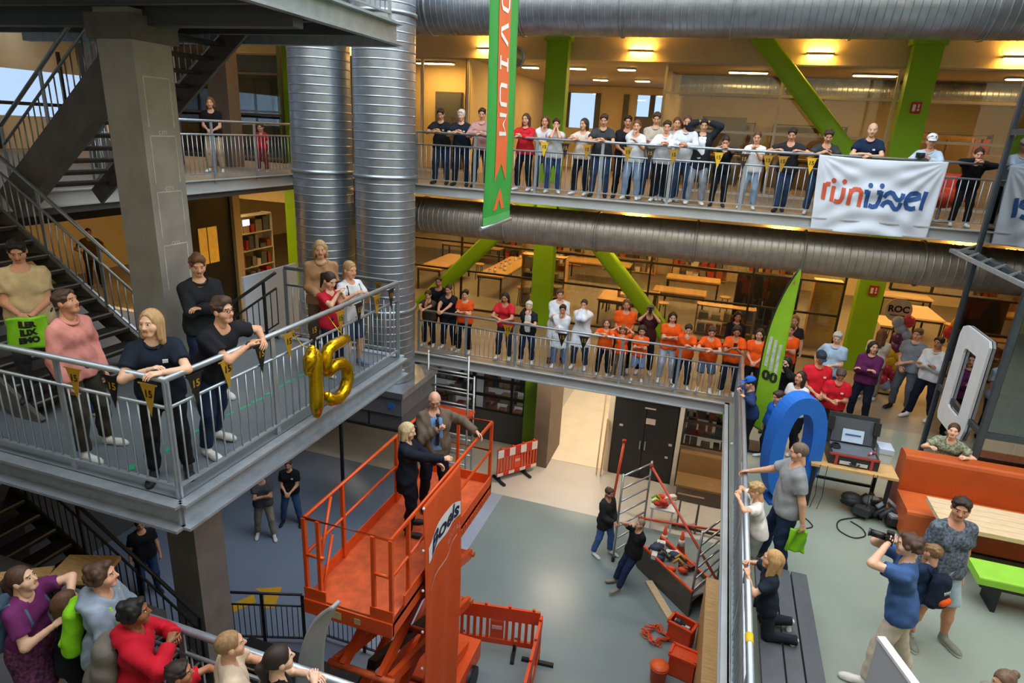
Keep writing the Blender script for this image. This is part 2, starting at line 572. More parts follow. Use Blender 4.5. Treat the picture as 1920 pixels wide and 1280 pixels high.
MB().span((-.05, 15.7, .46), (3.0, 16.6, .52)).build('top', mat('counter_brown', '#8a6c44', .5, var=.12, scale=4), ct)
MB().span((-.05, 16.45, .52), (3.0, 16.68, 1.12)).build('back_panel', mat('counter_brown', '#8a6c44'), ct)
MB().span((.0, 15.8, .0), (3.0, 16.5, .46)).build('base', m_brown, ct)

# left side of the hall: rooms behind the stair
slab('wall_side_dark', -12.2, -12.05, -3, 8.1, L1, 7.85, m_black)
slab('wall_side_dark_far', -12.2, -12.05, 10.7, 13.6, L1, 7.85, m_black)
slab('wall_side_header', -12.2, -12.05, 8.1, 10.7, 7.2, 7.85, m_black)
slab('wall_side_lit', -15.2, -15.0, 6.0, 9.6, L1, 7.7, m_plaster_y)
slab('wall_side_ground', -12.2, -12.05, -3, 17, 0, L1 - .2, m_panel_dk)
for y0, y1, z0, z1 in ((11.3, 11.45, 5.8, 6.7), (12.35, 12.6, 5.75, 6.65), (12.65, 12.95, 5.75, 6.65)):
    MB().span((-12.06, y0, z0), (-12.03, y1, z1)).build('window_dark_room', mat('pane_lit', '#c08a30', .4, var=.3, scale=4, emit='#c98a2a', estr=.5))['kind'] = 'structure'
slab('wall_side_post', -12.25, -11.95, 13.5, 13.75, L1, 7.85, m_plaster_y)
slab('wall_side_jamb', -12.9, -12.2, 13.6, 13.72, L1, 7.85, m_brown)
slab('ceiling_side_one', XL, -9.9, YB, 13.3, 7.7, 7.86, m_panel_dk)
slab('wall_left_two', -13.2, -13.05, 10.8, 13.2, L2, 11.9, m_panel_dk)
slab('wall_left_two_post', -12.6, -12.45, 13.85, 14.1, L2, 11.9, m_plaster_y)
slab('wall_left_two_jamb', -12.5, -11.9, 13.6, 14.0, L2, 11.9, m_brown)
slab('wall_left_far_frame', XL + .02, XL + .1, YB, YF, 9.3, 9.4, m_frame_dk)
for y in np.arange(-2, 28, 2.2):
    slab('wall_left_far_mullion', XL + .02, XL + .1, y, y + .08, 8.0, 10.9, m_frame_dk)
glazing('window_8', [-16.8, -14.5, -12.3], [L2, 9.4, 10.5, 11.9], 16.2, m_frame_dk, .06)

# lamps
LAMPN = {}
ORD = ('first', 'second', 'third', 'fourth', 'fifth', 'sixth', 'seventh', 'eighth', 'ninth', 'tenth', 'eleventh', 'twelfth')
def wall_lamp(x, z, label, grp='bar lamps along the upper soffit'):
    t = thing('wall_lamp', label, 'lamp', (x, 17.3, z), grp)
    MB().span((x - .3, 17.2, z - .03), (x + .3, 17.34, z + .03)).build('housing', m_plaster, t)
    MB().span((x - .27, 17.22, z + .03), (x + .27, 17.32, z + .045)).build('diffuser', m_lamp_wall, t)
    MB().span((x - .27, 17.22, z - .045), (x + .27, 17.32, z - .03)).build('diffuser', m_lamp_wall, t)
for i, x in enumerate((-10.6, -6.5, -2.42, 1.69, 5.6)):
    wall_lamp(x, 11.38, 'glowing bar lamp on the upper soffit, ' + ('hidden behind the round ducts', 'beside the long green banner', 'left of the sloping green brace', 'between the sloping brace and the fire-sign column', 'nearest the glass lift')[i])
for i, x in enumerate((-9.6, -6.2, -2.1, 1.6, 5.6)):  # uplights added to brighten the slab underside and the lower gallery
    wall_lamp(x, 7.3, 'added uplight under the upper gallery floor, ' + ('hidden behind the round ducts', 'left of the middle green column', 'right of the middle green column', 'left of the fire-sign column', 'behind the glass lift')[i], 'added uplights under the upper gallery floor')
def ceil_lamp(c, s, where, est=None):
    LAMPN[where] = LAMPN.get(where, 0) + 1
    t = thing('ceiling_lamp', 'flat ceiling lamp ' + where + ', ' + ORD[LAMPN[where] - 1] + ' from left', 'lamp', (c[0], c[1], c[2]), 'ceiling lamps ' + where)
    MB().span((c[0] - s[0] / 2, c[1] - s[1] / 2, c[2] - .05), (c[0] + s[0] / 2, c[1] + s[1] / 2, c[2])).build('housing', m_frame_lt, t)
    MB().span((c[0] - s[0] / 2 + .03, c[1] - s[1] / 2 + .03, c[2] - .065), (c[0] + s[0] / 2 - .03, c[1] + s[1] / 2 - .03, c[2] - .05)).build('diffuser', est or m_lamp, t)
for x in (-8.6,):
    ceil_lamp((x, 18.5, 11.15), (1.2, .25), 'in the yellow room behind the upper gallery')
for x in (-5.8, -4.4, -3.0):
    for y in (19, 22.5):
        ceil_lamp((x, y, 11.15), (.5, .25), 'in the open hall behind the upper gallery')
for x in (0.2, 3.2, 6.5):
    for y in (19, 22.5):
        ceil_lamp((x, y, 11.15), (1.0, .25), 'in the workshop behind the upper gallery')
for x in (-14.8,):
    for y in (15, 18.5):
        ceil_lamp((x, y, 11.9), (1.2, .3), 'in the room left of the round ducts')
for x in (-8.8, -5.8, -2.8, .4, 3.2, 6.8):
    for y in (18.6, 22.4):
        ceil_lamp((x, y, 7.25), (1.3, .25), 'in the classrooms behind the lower gallery')
for x in (-8.2, -5.0, -1.6, 2.0, 5.6):
    ceil_lamp((x, 15.9, 7.86), (1.0, .16), 'under the upper gallery floor')
for y in (8.6, 12.0, 15.0, 19.0):
    ceil_lamp((-14.2, y, 7.7), (1.2, .3), 'in the lit store left of the round ducts')
for x, y in ((-3.1, 18.5), (-3.1, 22.5), (-8.0, 19.0), (-11.5, 19.0), (2, 18.4), (-3, 15.2), (1.5, 15.2)):
    ceil_lamp((x, y, 3.8), (1.2, .35), 'on the ground floor', m_lamp_neutral)
# ================================================================== railings
def railing(label, pts, floor_z, h=1.12, mid=.26, low=.11, step=.115, m=None, group=None, post_every=1.35, z1=None, r=.026, name='railing', toe=False):
    """handrail, second rail, bottom rail, posts and single balusters along a polyline of (x,y) or (x,y,z)"""
    m = m or m_rail
    P3 = [Vector((p[0], p[1], p[2] if len(p) > 2 else floor_z)) for p in pts]
    t = thing(name, label, 'railing', tuple(P3[0]), group)
    up = Vector((0, 0, 1))
    MB().tube([p + up * h for p in P3], r, 10).build('handrail', m, t)
    MB().tube([p + up * (h - mid) for p in P3], .018, 8).build('middle_rail', m, t)
    mb = MB()
    for a, b in zip(P3[:-1], P3[1:]):
        mb.bar(a + up * low, b + up * low, .04, .02)
    mb.build('bottom_rail', m, t)
    bal = None
    post = None
    for a, b in zip(P3[:-1], P3[1:]):
        d = b - a
        L = d.length
        n = max(1, round(L / post_every))
        ang = math.atan2(d.y, d.x)
        if post is None:
            post = MB().box((0, 0, h / 2 - .05), (.06, .02, h + .06)).mesh('post', m)
            hb_ = h - mid - low
            bal = MB().cyl((0, 0, 0), (0, 0, hb_), .0085, 6).mesh('baluster', m)
        for i in range(n + 1):
            p = a + d * (i / n)
            put('post', post, t, mx=Matrix.Translation(p) @ Matrix.Rotation(ang, 4, 'Z'))
        k = max(1, round(L / step))
        for i in range(1, k):
            p = a + d * (i / k)
            put('baluster', bal, t, loc=p + up * low)
    return t
railing('steel railing of the upper gallery, running behind the green banner to the glass lift', [(-6.62, 13.34), (4.55, 13.34)], L2)
railing('steel railing of the lower gallery where the orange shirts stand', [(-6.55, 13.34), (.9, 13.34)], L1, h=1.06)
railing('steel railing of the short gallery left of the round ducts', [(-9.84, 8.2), (-9.84, 13.2)], L2)
railing('steel railing between the round ducts and the left gallery corner', [(-9.84, 13.3), (-6.9, 13.3)], L2)

# ------------------------------------------------------------------ the stair tower
m_tread = mat('tread_dark', '#33312f', .6, metal=.2, var=.2, scale=8)
m_string = mat('stringer_steel', '#6b6762', .5, metal=.35, var=.16, scale=4, bump=.04, bscale=20)
m_under = mat('steel_underside', '#4c5055', .5, metal=.35, var=.12, scale=3)
m_land = mat('landing_floor', '#6a737a', .55, var=.07, scale=3)
def channel(name, a, b, z0, z1, out, parent, m=None):
    mb = MB()
    a, b, o, z = Vector(a), Vector(b), Vector(out), Vector((0, 0, 1))
    for c, hh, d, off in (((z0 + z1) / 2, z1 - z0, .025, .0), (z1 - .014, .028, .11, .045), (z0 + .014, .028, .13, .05)):
        mb.bar(a + z * c + o * off, b + z * c + o * off, d, hh)
    return mb.build(name, m or m_galv, parent)
def landing(label, z, x0, x1, y0, y1, notch=None):
    t = thing('stair_landing', label, 'landing', (x1, y0, z), 'stair landings')
    MB().span((x0, y0 + .03, z - .06), (x1 - .03, y1 - .03, z)).build('deck', m_land, t)
    channel('edge_beam', (x0, y0, 0), (x1 + .04, y0, 0), z - .26, z, (0, -1, 0), t)
    channel('edge_beam', (x1, y0 - .04, 0), (x1, y1, 0), z - .26, z, (1, 0, 0), t)
    channel('edge_beam', (x0, y1, 0), (x1, y1, 0), z - .26, z, (0, 1, 0), t)
    for y in np.linspace(y0 + .7, y1 - .7, 4):
        MB().bar((x0, y, z - .15), (x1, y, z - .15), .08, .18).build('cross_beam', m_under, t)
    MB().bar((x0, 5.75, z - .2), (x1, 5.75, z - .2), .16, .3).build('main_beam', m_under, t)
    return t
landing('grey steel stair landing hung with the gold number balloons', LD, -10.5, -4.15, 3.73, 7.88)
landing('dark underside of the steel stair landing overhead', UD, -10.5, -4.13, 3.6, 7.72)
cp = thing('stair_column', 'square grey steel column rising through the stair landings', 'column', (-6.2, 5.75, 0))
MB().span((-6.43, 5.5, 0), (-5.96, 6.0, UD - .2)).build('shaft', mat('column_steel', '#a3a29e', .5, metal=.3, var=.13, scale=3, bump=.05, bscale=16), cp)
MB().span((-6.5, 5.44, UD - .5), (-5.9, 6.06, UD - .26)).build('head_plate', m_string, cp)
for z in (7.95, 8.55, 9.15, 7.35):
    b_ = MB()
    for yy in (5.58, 5.92):
        b_.span((-5.962, yy - .006, z), (-5.956, yy + .006, z + .5))
    b_.span((-5.962, 5.58, z + .5), (-5.956, 5.92, z + .512))
    b_.build('paint_line', mat('chalk', '#c9c6c0', .8, var=.2), cp)
for z in (7.88, 8.5, 9.1):
    tm = text_mesh('cm', .1, lambda x, y, z=z: (-5.954, 5.75 + x, z + y), shear=.1)
    tm.build('paint_mark', mat('chalk', '#c9c6c0'), cp)

def flight(label, x_lo, z_lo, x_hi, z_hi, y0, y1, box_near=False, rail_near=True, rail_far=True, mm=None, group='stair flights', dark=False):
    """steps between two stringers; x_hi is the upper end"""
    t = thing('stair_flight', label, 'stairs', (x_lo, (y0 + y1) / 2, z_lo), group)
    ms = mm or m_string
    n = max(3, round((z_hi - z_lo) / .172))
    dx, dz = (x_hi - x_lo) / n, (z_hi - z_lo) / n
    s = 1 if dx > 0 else -1
    tr = MB().box((0, 0, 0), (abs(dx) + .03, y1 - y0 - .06, .04)).mesh('tread', m_tread)
    nose = MB().box((0, 0, 0), (.03, y1 - y0 - .06, .012)).mesh('nosing', mat('nosing_grey', '#8e8a80', .5, var=.1))
    for i in range(n):
        p = (x_lo + dx * (i + .5), (y0 + y1) / 2, z_lo + dz * (i + 1) - .02)
        o = put('tread', tr, t, loc=p)
        q = bpy.data.objects.new('nosing', nose); COL.objects.link(q)
        q.parent = o; q.location = (-s * abs(dx) / 2, 0, .026)
    hh = .42 if box_near else .26
    a, b = Vector((x_lo - dx * .3, 0, z_lo - dz * .3)), Vector((x_hi + dx * .3, 0, z_hi + dz * .3))
    for y, w, h_ in ((y0, .2 if box_near else .05, hh), (y1, .05, .26)):
        MB().bar(a + Vector((0, y, -.02)), b + Vector((0, y, -.02)), w, h_).build('stringer', ms, t)
    rm = m_dark if dark else m_rail
    up = Vector((0, 0, 1))
    for ok, y in ((rail_near, y0), (rail_far, y1)):
        if not ok:
            continue
        rl = bpy.data.objects.new('stair_rail', MB().tube([a + Vector((0, y, 1.0)), b + Vector((0, y, 1.0))], .026, 8).mesh('stair_rail', rm))
        COL.objects.link(rl); rl.parent = t; rl.matrix_parent_inverse = world_of(t).inverted()
        MB().tube([a + Vector((0, y, .76)), b + Vector((0, y, .76))], .018, 8).build('middle_rail', rm, rl)
        MB().bar(a + Vector((0, y, .2)), b + Vector((0, y, .2)), .03, .02).build('bottom_rail', rm, rl)
        k = int((b - a).length / .14)
        bal = MB().cyl((0, 0, .2), (0, 0, .76), .009, 6).mesh('baluster', rm)
        post = MB().box((0, 0, .5), (.05, .02, 1.0)).mesh('post', rm)
        for i in range(k + 1):
            p = a + (b - a) * (i / k) + Vector((0, y, 0))
            put('post' if i % 8 == 0 else 'baluster', post if i % 8 == 0 else bal, rl, loc=p)
    return t
flight('stair flight rising leftwards from the balloon landing, a man in beige on its steps', -6.75, LD, -9.75, L2, 4.35, 6.1, rail_near=False)
flight('stair flight with a thick box stringer rising to the landing overhead', -9.2, L2, -6.35, UD - .1, 6.3, 7.55, box_near=True)
flight('stair flight dropping behind the balloon landing past the white board', -9.2, L1, -6.3, LD, 6.35, 7.8, rail_near=False, dark=True)
flight('black stair flight dropping behind the crowd beside the square steel column', -5.85, 2.02, -8.9, L1, 4.36, 5.25, mm=m_black, dark=True, rail_near=False)
slab('floor_half_landing', -5.85, -4.75, 4.3, 5.3, 1.8, 2.02, m_black)
slab('wall_stair_black', -9.9, -8.9, 4.3, 5.3, 0, L1 - .25, m_black)
# landing rails
railing('steel railing around the balloon landing, hung with gold and black pennants', [(-10.4, 3.78), (-4.2, 3.78), (-4.2, 7.86), (-6.1, 7.86)], LD, h=1.13, r=.03)
railing('steel railing on the landing overhead', [(-9.9, 3.65), (-4.2, 3.65), (-4.2, 7.7)], UD, h=1.13)
# level one right edge and near edge
railing('steel railing along the right-hand floor edge where the children lean', [(.90, 13.3), (.80, 3.3)], L1, h=1.06, r=.034)
railing('steel railing in front of the crowd below on the left', [(-5.15, 3.28), (-1.2, 3.28)], L1, h=1.1, r=.034)
railing('short dark fence on the ground floor behind the lift', [(-7.6, 7.42), (-6.2, 7.9)], 0, h=1.1, m=m_dark, step=.1, post_every=.7)
railing('short dark fence beneath the raised lift deck', [(-5.9, 8.1), (-4.2, 8.1)], 0, h=1.1, m=m_dark, step=.1, post_every=.8)
st = thing('floor_step', 'low black stepped podium with yellow edge lines in front of the dark fence', 'steps', (-6.3, 6.5, 0))
for i in range(5):
    MB().span((-6.9, 5.9 + i * .28, .0), (-4.6, 6.18 + i * .28, .08 + .09 * i)).build('step', m_black, st)
    MB().span((-6.88, 5.92 + i * .28, .08 + .09 * i), (-4.62, 5.95 + i * .28, .086 + .09 * i)).build('edge_line', mat('edge_yellow', '#a9a060', .6, var=.2), st)

# ------------------------------------------------------------------ ducts
def vduct(cx, cy, z0, z1, r, label):
    t = thing('round_duct', label, 'duct', (cx, cy, z0), 'round vertical ducts')
    prof = [(r, 0)]
    z = 0.0
    H = z1 - z0
    while z < H - .2:
        z += .165
        prof += [(r, z - .012), (r, z), (r + .006, z + .004), (r + .006, z + .012), (r, z + .016), (r, z + .028)]
    prof.append((r, H))
    MB().lathe(prof, (cx, cy, z0), 48).build('casing', m_duct, t)
    for k in (1.6, 4.4, 7.4):
        if k < H - .3:
            MB().lathe([(r + .005, 0), (r + .035, 0), (r + .035, .07), (r + .005, .07)], (cx, cy, z0 + k), 48).build('joint_ring', m_duct, t)
    return t
vduct(-8.17, 12.0, 3.87, 13.5, .62, 'large round vertical duct, the one farther left')
vduct(-6.68, 12.0, 3.87, 13.5, .62, 'large round vertical duct standing on a grey box beside the galleries')
t = thing('duct_box', 'grey sheet metal box carrying the round vertical duct', 'duct', (-6.9, 12, 0))
MB().span((-8.75, 11.2, 3.3), (-5.9, 12.9, 3.72)).build('body', mat('box_grey', '#6e757c', .45, metal=.3, var=.08), t)
MB().span((-8.8, 11.15, 3.72), (-5.85, 12.95, 3.86)).build('collar', m_duct, t)
MB().cyl((-6.15, 11.2, 3.52), (-6.15, 11.18, 3.52), .08, 14).build('blue_badge', mat('badge_blue', '#2a63b8', .5, var=.1), t)
MB().span((-8.75, 11.25, 2.95), (-5.92, 12.85, 3.3)).build('lower_panel', m_panel_dk, t)
MB().span((-6.75, 11.235, 2.95), (-6.72, 11.26, 3.3)).build('seam', m_black, t)
MB().span((-8.8, 11.2, 2.9), (-5.9, 12.88, 2.95)).build('bottom_rim', m_black, t)
for x in (-8.6, -6.1):
    MB().cyl((x, 12.95, 0), (x, 12.95, 2.92), .05, 10).build('leg', m_dark, t)

def hduct(x0, x1, cy, cz, r, label, m, ring=1.3):
    t = thing('long_duct', label, 'duct', (x0, cy, cz), 'long horizontal ducts')
    prof = [(r, 0)]
    x = 0.0
    while x < x1 - x0 - .2:
        x += .13
        prof += [(r, x - .01), (r, x), (r + .005, x + .004), (r + .005, x + .01), (r, x + .014), (r, x + .024)]
    prof.append((r, x1 - x0))
    MB().lathe(prof, (x0, cy, cz), 40, 'X').build('casing', m, t)
    x = x0 + .9
    while x < x1:
        MB().lathe([(r + .004, 0), (r + .03, 0), (r + .03, .045), (r + .004, .045)], (x, cy, cz), 40, 'X').build('joint_ring', m, t)
        x += ring
    return t
hduct(-9.4, 9.8, 13.75, 11.78, .57, 'bright round horizontal duct along the top of the picture', m_duct, 2.05)
hduct(-9.7, 9.8, 13.95, 7.3, .42, 'dull round horizontal duct under the upper gallery', m_duct_dk, 2.1)
t = thing('duct_branch', 'short bent duct branch under the bright top duct beside the green banner', 'duct', (-4.9, 14, 11.2))
MB().tube([(-5.0, 13.9, 11.4), (-5.0, 14.1, 11.1), (-5.0, 14.5, 10.95), (-5.0, 15.2, 10.95)], .2, 16).build('elbow', m_duct, t)
MB().lathe([(.2, 0), (.235, 0), (.235, .05), (.2, .05)], (-5.0, 15.1, 10.95), 24, 'Y').build('joint_ring', m_duct, t)
hduct(-1.6, 9.8, 20.5, 10.85, .28, 'thin round duct inside the workshop behind the upper gallery glass', m_duct, 1.5)

# ------------------------------------------------------------------ glass lift shaft
m_lift_glass = glass_mat('lift_glass', (.50, .57, .63), refl=2.0, minr=.16)
m_lift_st = mat('lift_steel', '#47525c', .4, metal=.5, var=.1, scale=5)
ev = thing('glass_lift', 'glass and dark steel lift shaft with a large white zero on its side', 'lift', (4.14, 11.2, L1))
EX0, EX1, EY0, EY1 = 4.14, 6.7, 10.16, 12.2
for x in (EX0, EX1):
    for y in (EY0, EY1):
        MB().span((x - .04, y - .04, L1), (x + .04, y + .04, 13.2)).build('post', m_lift_st, ev)
for z in (L1 + .08, 5.45, 7.75, 9.7, 11.6, 13.1):
    mb = MB()
    for y in (EY0, EY1):
        mb.bar((EX0, y, z), (EX1, y, z), .07, .09)
    for x in (EX0, EX1):
        mb.bar((x, EY0, z), (x, EY1, z), .07, .09)
    mb.build('ring_beam', m_lift_st, ev)
zs = [L1 + .13, 7.70, 9.65, 11.55, 13.05]
for z0, z1 in zip(zs[:-1], zs[1:]):
    for a, b in (((EX0 - .006, EY0 + .06, z0), (EX0 + .006, EY1 - .06, z1)), ((EX0 + .06, EY0 - .006, z0), (EX1 - .06, EY0 + .006, z1)), ((EX1 - .006, EY0 + .06, z0), (EX1 + .006, EY1 - .06, z1)), ((EX0 + .06, EY1 - .006, z0), (EX1 - .06, EY1 + .006, z1))):
        MB().span(a, b).build('pane', m_lift_glass, ev)
for y in (11.0, 11.9):
    MB().span((5.4, y - .25, L1), (5.48, y - .15, 13)).build('guide_rail', m_lift_st, ev)
for z in np.arange(4.6, 13, .75):
    MB().bar((5.44, 10.4, z), (5.44, 12.0, z), .05, .08).build('bracket', m_lift_st, ev)
for k in range(4):
    MB().tube([(5.0 + .1 * k, 11.2 + .15 * k, 13), (5.0 + .1 * k, 11.2 + .15 * k, 4.4)], .012, 6).build('cable', m_black, ev)
cab = MB().span((4.6, 10.5, 4.15), (6.4, 11.9, 4.3)).build('cabin_floor', m_dark, ev)
# canopy frame at the upper floor level
cf = thing('canopy_frame', 'light steel frame around the glass lift at the upper floor', 'frame', (4.1, 11.5, 7.7))
MB().bar((4.0, 13.0, 7.72), (4.0, 9.6, 7.72), .05, .06).build('beam', m_rail, cf)
MB().bar((4.0, 13.0, 7.72), (7.2, 13.0, 7.72), .05, .06).build('beam', m_rail, cf)
MB().bar((4.0, 9.6, 7.72), (7.2, 9.6, 7.72), .05, .06).build('beam', m_rail, cf)
for k in range(6):
    MB().bar((4.0, 12.7 - k * .55, 7.74), (4.3, 12.7 - k * .55, 7.9), .03, .03).build('strut', m_rail, cf)
# the big white zero
def zero_path(y0, y1, z0, z1, cut):
    return [(y0 + cut, z1), (y1 - cut * .25, z1), (y1, z1 - cut * .25), (y1, z0 + cut), (y1 - cut, z0), (y0 + cut * .25, z0), (y0, z0 + cut * .25), (y0, z1 - cut)]
oy0, oy1, oz0, oz1 = 10.62, 11.84, 5.02, 6.72
out = [(oy0 + .08, oz1), (oy1 - .22, oz1), (oy1 - .06, oz1 - .06), (oy1, oz1 - .2), (oy1, oz0 + .1), (oy1 - .08, oz0), (oy0 + .25, oz0), (oy0 + .06, oz0 + .08), (oy0, oz0 + .25), (oy0, oz1 - .08)]
inn = [(oy0 + .36, oz1 - .33), (oy1 - .45, oz1 - .33), (oy1 - .38, oz1 - .35), (oy1 - .36, oz1 - .42), (oy1 - .36, oz0 + .36), (oy1 - .4, oz0 + .33), (oy0 + .45, oz0 + .33), (oy0 + .38, oz0 + .35), (oy0 + .36, oz0 + .42), (oy0 + .36, oz1 - .38)]
mb = MB()
n = len(out)
x_a, x_b = EX0 - .05, EX0 - .012
vs = [(x_a, y, z) for y, z in out] + [(x_a, y, z) for y, z in inn] + [(x_b, y, z) for y, z in out] + [(x_b, y, z) for y, z in inn]
fs = []
for i in range(n):
    j = (i + 1) % n
    fs += [(i, j, n + j, n + i), (2 * n + i, 3 * n + i, 3 * n + j, 2 * n + j), (i, 2 * n + i, 2 * n + j, j), (n + i, n + j, 3 * n + j, 3 * n + i)]
mb.add(vs, fs)
mb.build('number_zero', mat('vinyl_white', '#d9dde0', .5, var=.04), ev)
# ================================================================== scissor lift
m_or = mat('lift_orange', '#e0551f', .42, var=.08, scale=5, bump=.02)
m_or_dk = mat('lift_orange_worn', '#cf5a2c', .6, var=.22, scale=7, bump=.05)
m_or_pl = mat('barrier_orange', '#dd4a1c', .5, var=.07, scale=5)
X0, X1, Y0, Y1, ZD, ZR = -4.1, -2.9, 5.27, 8.62, 3.8, 4.92
sl = thing('scissor_lift', 'orange scissor lift with its railed deck raised high above the floor', 'lift', ((X0 + X1) / 2, (Y0 + Y1) / 2, 0))
MB().span((X0, Y0, ZD - .05), (X1, Y1, ZD)).build('deck_floor', m_or_dk, sl)
mb = MB()
mb.span((X0, Y0, ZD - .2), (X0 + .04, Y1, ZD + .0)); mb.span((X1 - .04, Y0, ZD - .2), (X1, Y1, ZD + .0))
mb.span((X0, Y0 - .02, ZD - .2), (X1, Y0 + .03, ZD)); mb.span((X0, Y1 - .03, ZD - .2), (X1, Y1, ZD))
mb.build('deck_frame', m_or, sl)
for a, b in (((X0, Y0 + .3, ZD), (X0 + .02, Y1, ZD + .16)), ((X1 - .02, Y0 + .3, ZD), (X1, Y1, ZD + .16)), ((X0, Y1 - .02, ZD), (X1, Y1, ZD + .16)), ((X0, Y0, ZD), (X0 + .3, Y0 + .02, ZD + .16)), ((X1 - .3, Y0, ZD), (X1, Y0 + .02, ZD + .16))):
    MB().span(a, b).build('toe_board', m_or, sl)
for i in range(14):
    MB().box((X1 + .005, 7.35 + i * .085, ZD - .1), (.012, .05, .07)).build('edge_slot', m_or_dk, sl)
loop = [(X0 + .03, Y0 + .03), (X1 - .03, Y0 + .03), (X1 - .03, Y1 - .03), (X0 + .03, Y1 - .03)]
MB().tube([(x, y, ZR) for x, y in loop], .026, 10, closed=True).build('top_rail', m_or, sl)
mb = MB()
mb.tube([(loop[1][0], Y0 + .03, ZR - .5), (loop[1][0], Y1 - .03, ZR - .5), (loop[0][0], Y1 - .03, ZR - .5), (loop[0][0], Y0 + .03, ZR - .5)], .022, 8)
mb.build('middle_rail', m_or, sl)
mb = MB()
mb.tube([(loop[0][0], Y0 + .03, ZR - .5), (X0 + .28, Y0 + .03, ZR - .5)], .022, 8); mb.tube([(X1 - .28, Y0 + .03, ZR - .5), (loop[1][0], Y0 + .03, ZR - .5)], .022, 8)
mb.build('gate_rail', m_or, sl)
for x, y in ((X0 + .03, Y0 + .03), (X0 + .22, Y0 + .03), (X1 - .26, Y0 + .03), (X1 - .03, Y0 + .03), (X0 + .03, 6.1), (X0 + .03, 7.55), (X1 - .03, 5.72), (X1 - .03, 7.2), (X1 - .03, Y1 - .03), (X0 + .03, Y1 - .03), (X0 + .6, Y1 - .03)):
    MB().span((x - .022, y - .022, ZD - .05), (x + .022, y + .022, ZR)).build('post', m_or, sl)
MB().tube([(X0 + .23, Y0 + .05, ZR - .5), (X0 + .05, Y0 + .55, ZR - .02)], .02, 8).build('gate_brace', m_or, sl)
MB().tube([(X0 + .23, Y0 + .05, ZD + .1), (X0 + .05, Y0 + .55, ZD + .55)], .02, 8).build('gate_brace', m_or, sl)
MB().box((X0 + .1, 8.3, ZR - .28), (.2, .25, .3)).build('control_box', m_dark, sl)
MB().span((X0 + .35, Y0 - .025, ZD - .15), (X0 + .52, Y0 - .018, ZD - .05)).build('data_plate', mat('plate_pale', '#c9b88a', .5, var=.15), sl)
MB().span((X0 + .7, Y0 - .025, ZD - .14), (X0 + .78, Y0 - .018, ZD - .06)).build('data_plate', mat('plate_pale', '#c9b88a'), sl)
for zt, zb in ((3.58, 2.62), (2.62, 1.66), (1.66, .7)):
    for x, fl in ((X0 + .2, 0), (X0 + .33, 1), (X1 - .2, 0), (X1 - .33, 1)):
        ya, yb = (Y0 + .25, Y1 - .35) if not fl else (Y1 - .35, Y0 + .25)
        MB().bar((x, ya, zt), (x, yb, zb), .075, .16).build('scissor_arm', m_or, sl)
    for y, z in ((Y0 + .25, zt), (Y1 - .35, zt), ((Y0 + Y1) / 2 - .05, (zt + zb) / 2)):
        MB().cyl((X0 + .12, y, z), (X1 - .12, y, z), .045, 10).build('pivot', m_or_dk, sl)
MB().bar((X0 + .6, Y0 + .5, 2.5), (X0 + .6, Y1 - .9, 1.7), .12, .12).build('hydraulic_ram', m_black, sl)
MB().span((X0 + .02, Y0 + .05, .28), (X1 - .02, Y1 - .1, .66)).build('chassis', m_or, sl)
for x in (X0 + .04, X1 - .04):
    for y in (Y0 + .5, Y1 - .6):
        MB().cyl((x - .09, y, .24), (x + .09, y, .24), .24, 20).build('wheel', m_black, sl)

# orange rental cloth hanging from the rail
bn = thing('rental_banner', 'long orange cloth with a white and navy logo hanging from the scissor lift rail', 'banner', (-2.83, 6.5, .6))
def bcloth(u, v):
    # u along the rail, v downwards
    y = 5.95 + 1.15 * u + .02 * math.sin(v * 5)
    z = 4.98 - v * 4.3
    x = -2.835 + .028 * math.sin(u * 13 + v * 2) * min(1, v * 2.5) + .02 * math.sin(u * 5 + 1.3 + 3 * v) * v - .02 * (1 - min(1, v * 8))
    return (x, y, z)
m_bor = mat('banner_orange', '#d9541c', .7, var=.07, scale=5, bump=.05, bscale=12)
MB().grid(bcloth, 44, 60, .006).build('cloth', m_bor, bn)
def on_cloth(y, z, off=.012):
    u = (y - 5.95) / 1.15; v = (4.98 - z) / 4.3
    p = bcloth(u, v)
    return (p[0] + off, p[1], p[2])
# slanted white field with curved edges
def band_z(u):
    return 4.22 + .08 * u + .1 * math.sin(math.pi * u)
def field(u, v):
    y = 6.03 + 1.04 * u
    zm = band_z(u)
    hw = .085 + .085 * math.sin(math.pi * min(1, u * .8 + .12))
    return on_cloth(y, zm + (v - .5) * 2 * hw, .010)
MB().grid(field, 30, 8).build('logo_field', mat('logo_white', '#e8eef4', .6, var=.03), bn)
tm = text_mesh('Boels', .41, lambda x, y: on_cloth(6.56 + x, band_z((6.56 + x - 6.03) / 1.04) + y * .8, .016), shear=.18, bold=.012)
tm.build('lettering', mat('logo_navy', '#152641', .6, var=0), bn)
tm = text_mesh('RENTAL', .13, lambda x, y: on_cloth(6.84 + x, 4.02 + y + .06 * x, .013), shear=.15)
tm.build('small_lettering', mat('logo_pale_red', '#e8a48e', .6, var=0), bn)
mb = MB(); stroke(mb, [(6.08 + i * .1, 3.66 + i * .028) for i in range(10)], .035, lambda a, b: on_cloth(a, b, .013)); mb.build('pale_line', mat('logo_pale_red', '#e8a48e'), bn)
for z in (4.95, 4.35, 3.75, 3.1, 2.5):
    MB().ball((-2.85, 5.96, z), .02, 8, 6).build('tie', m_white, bn)

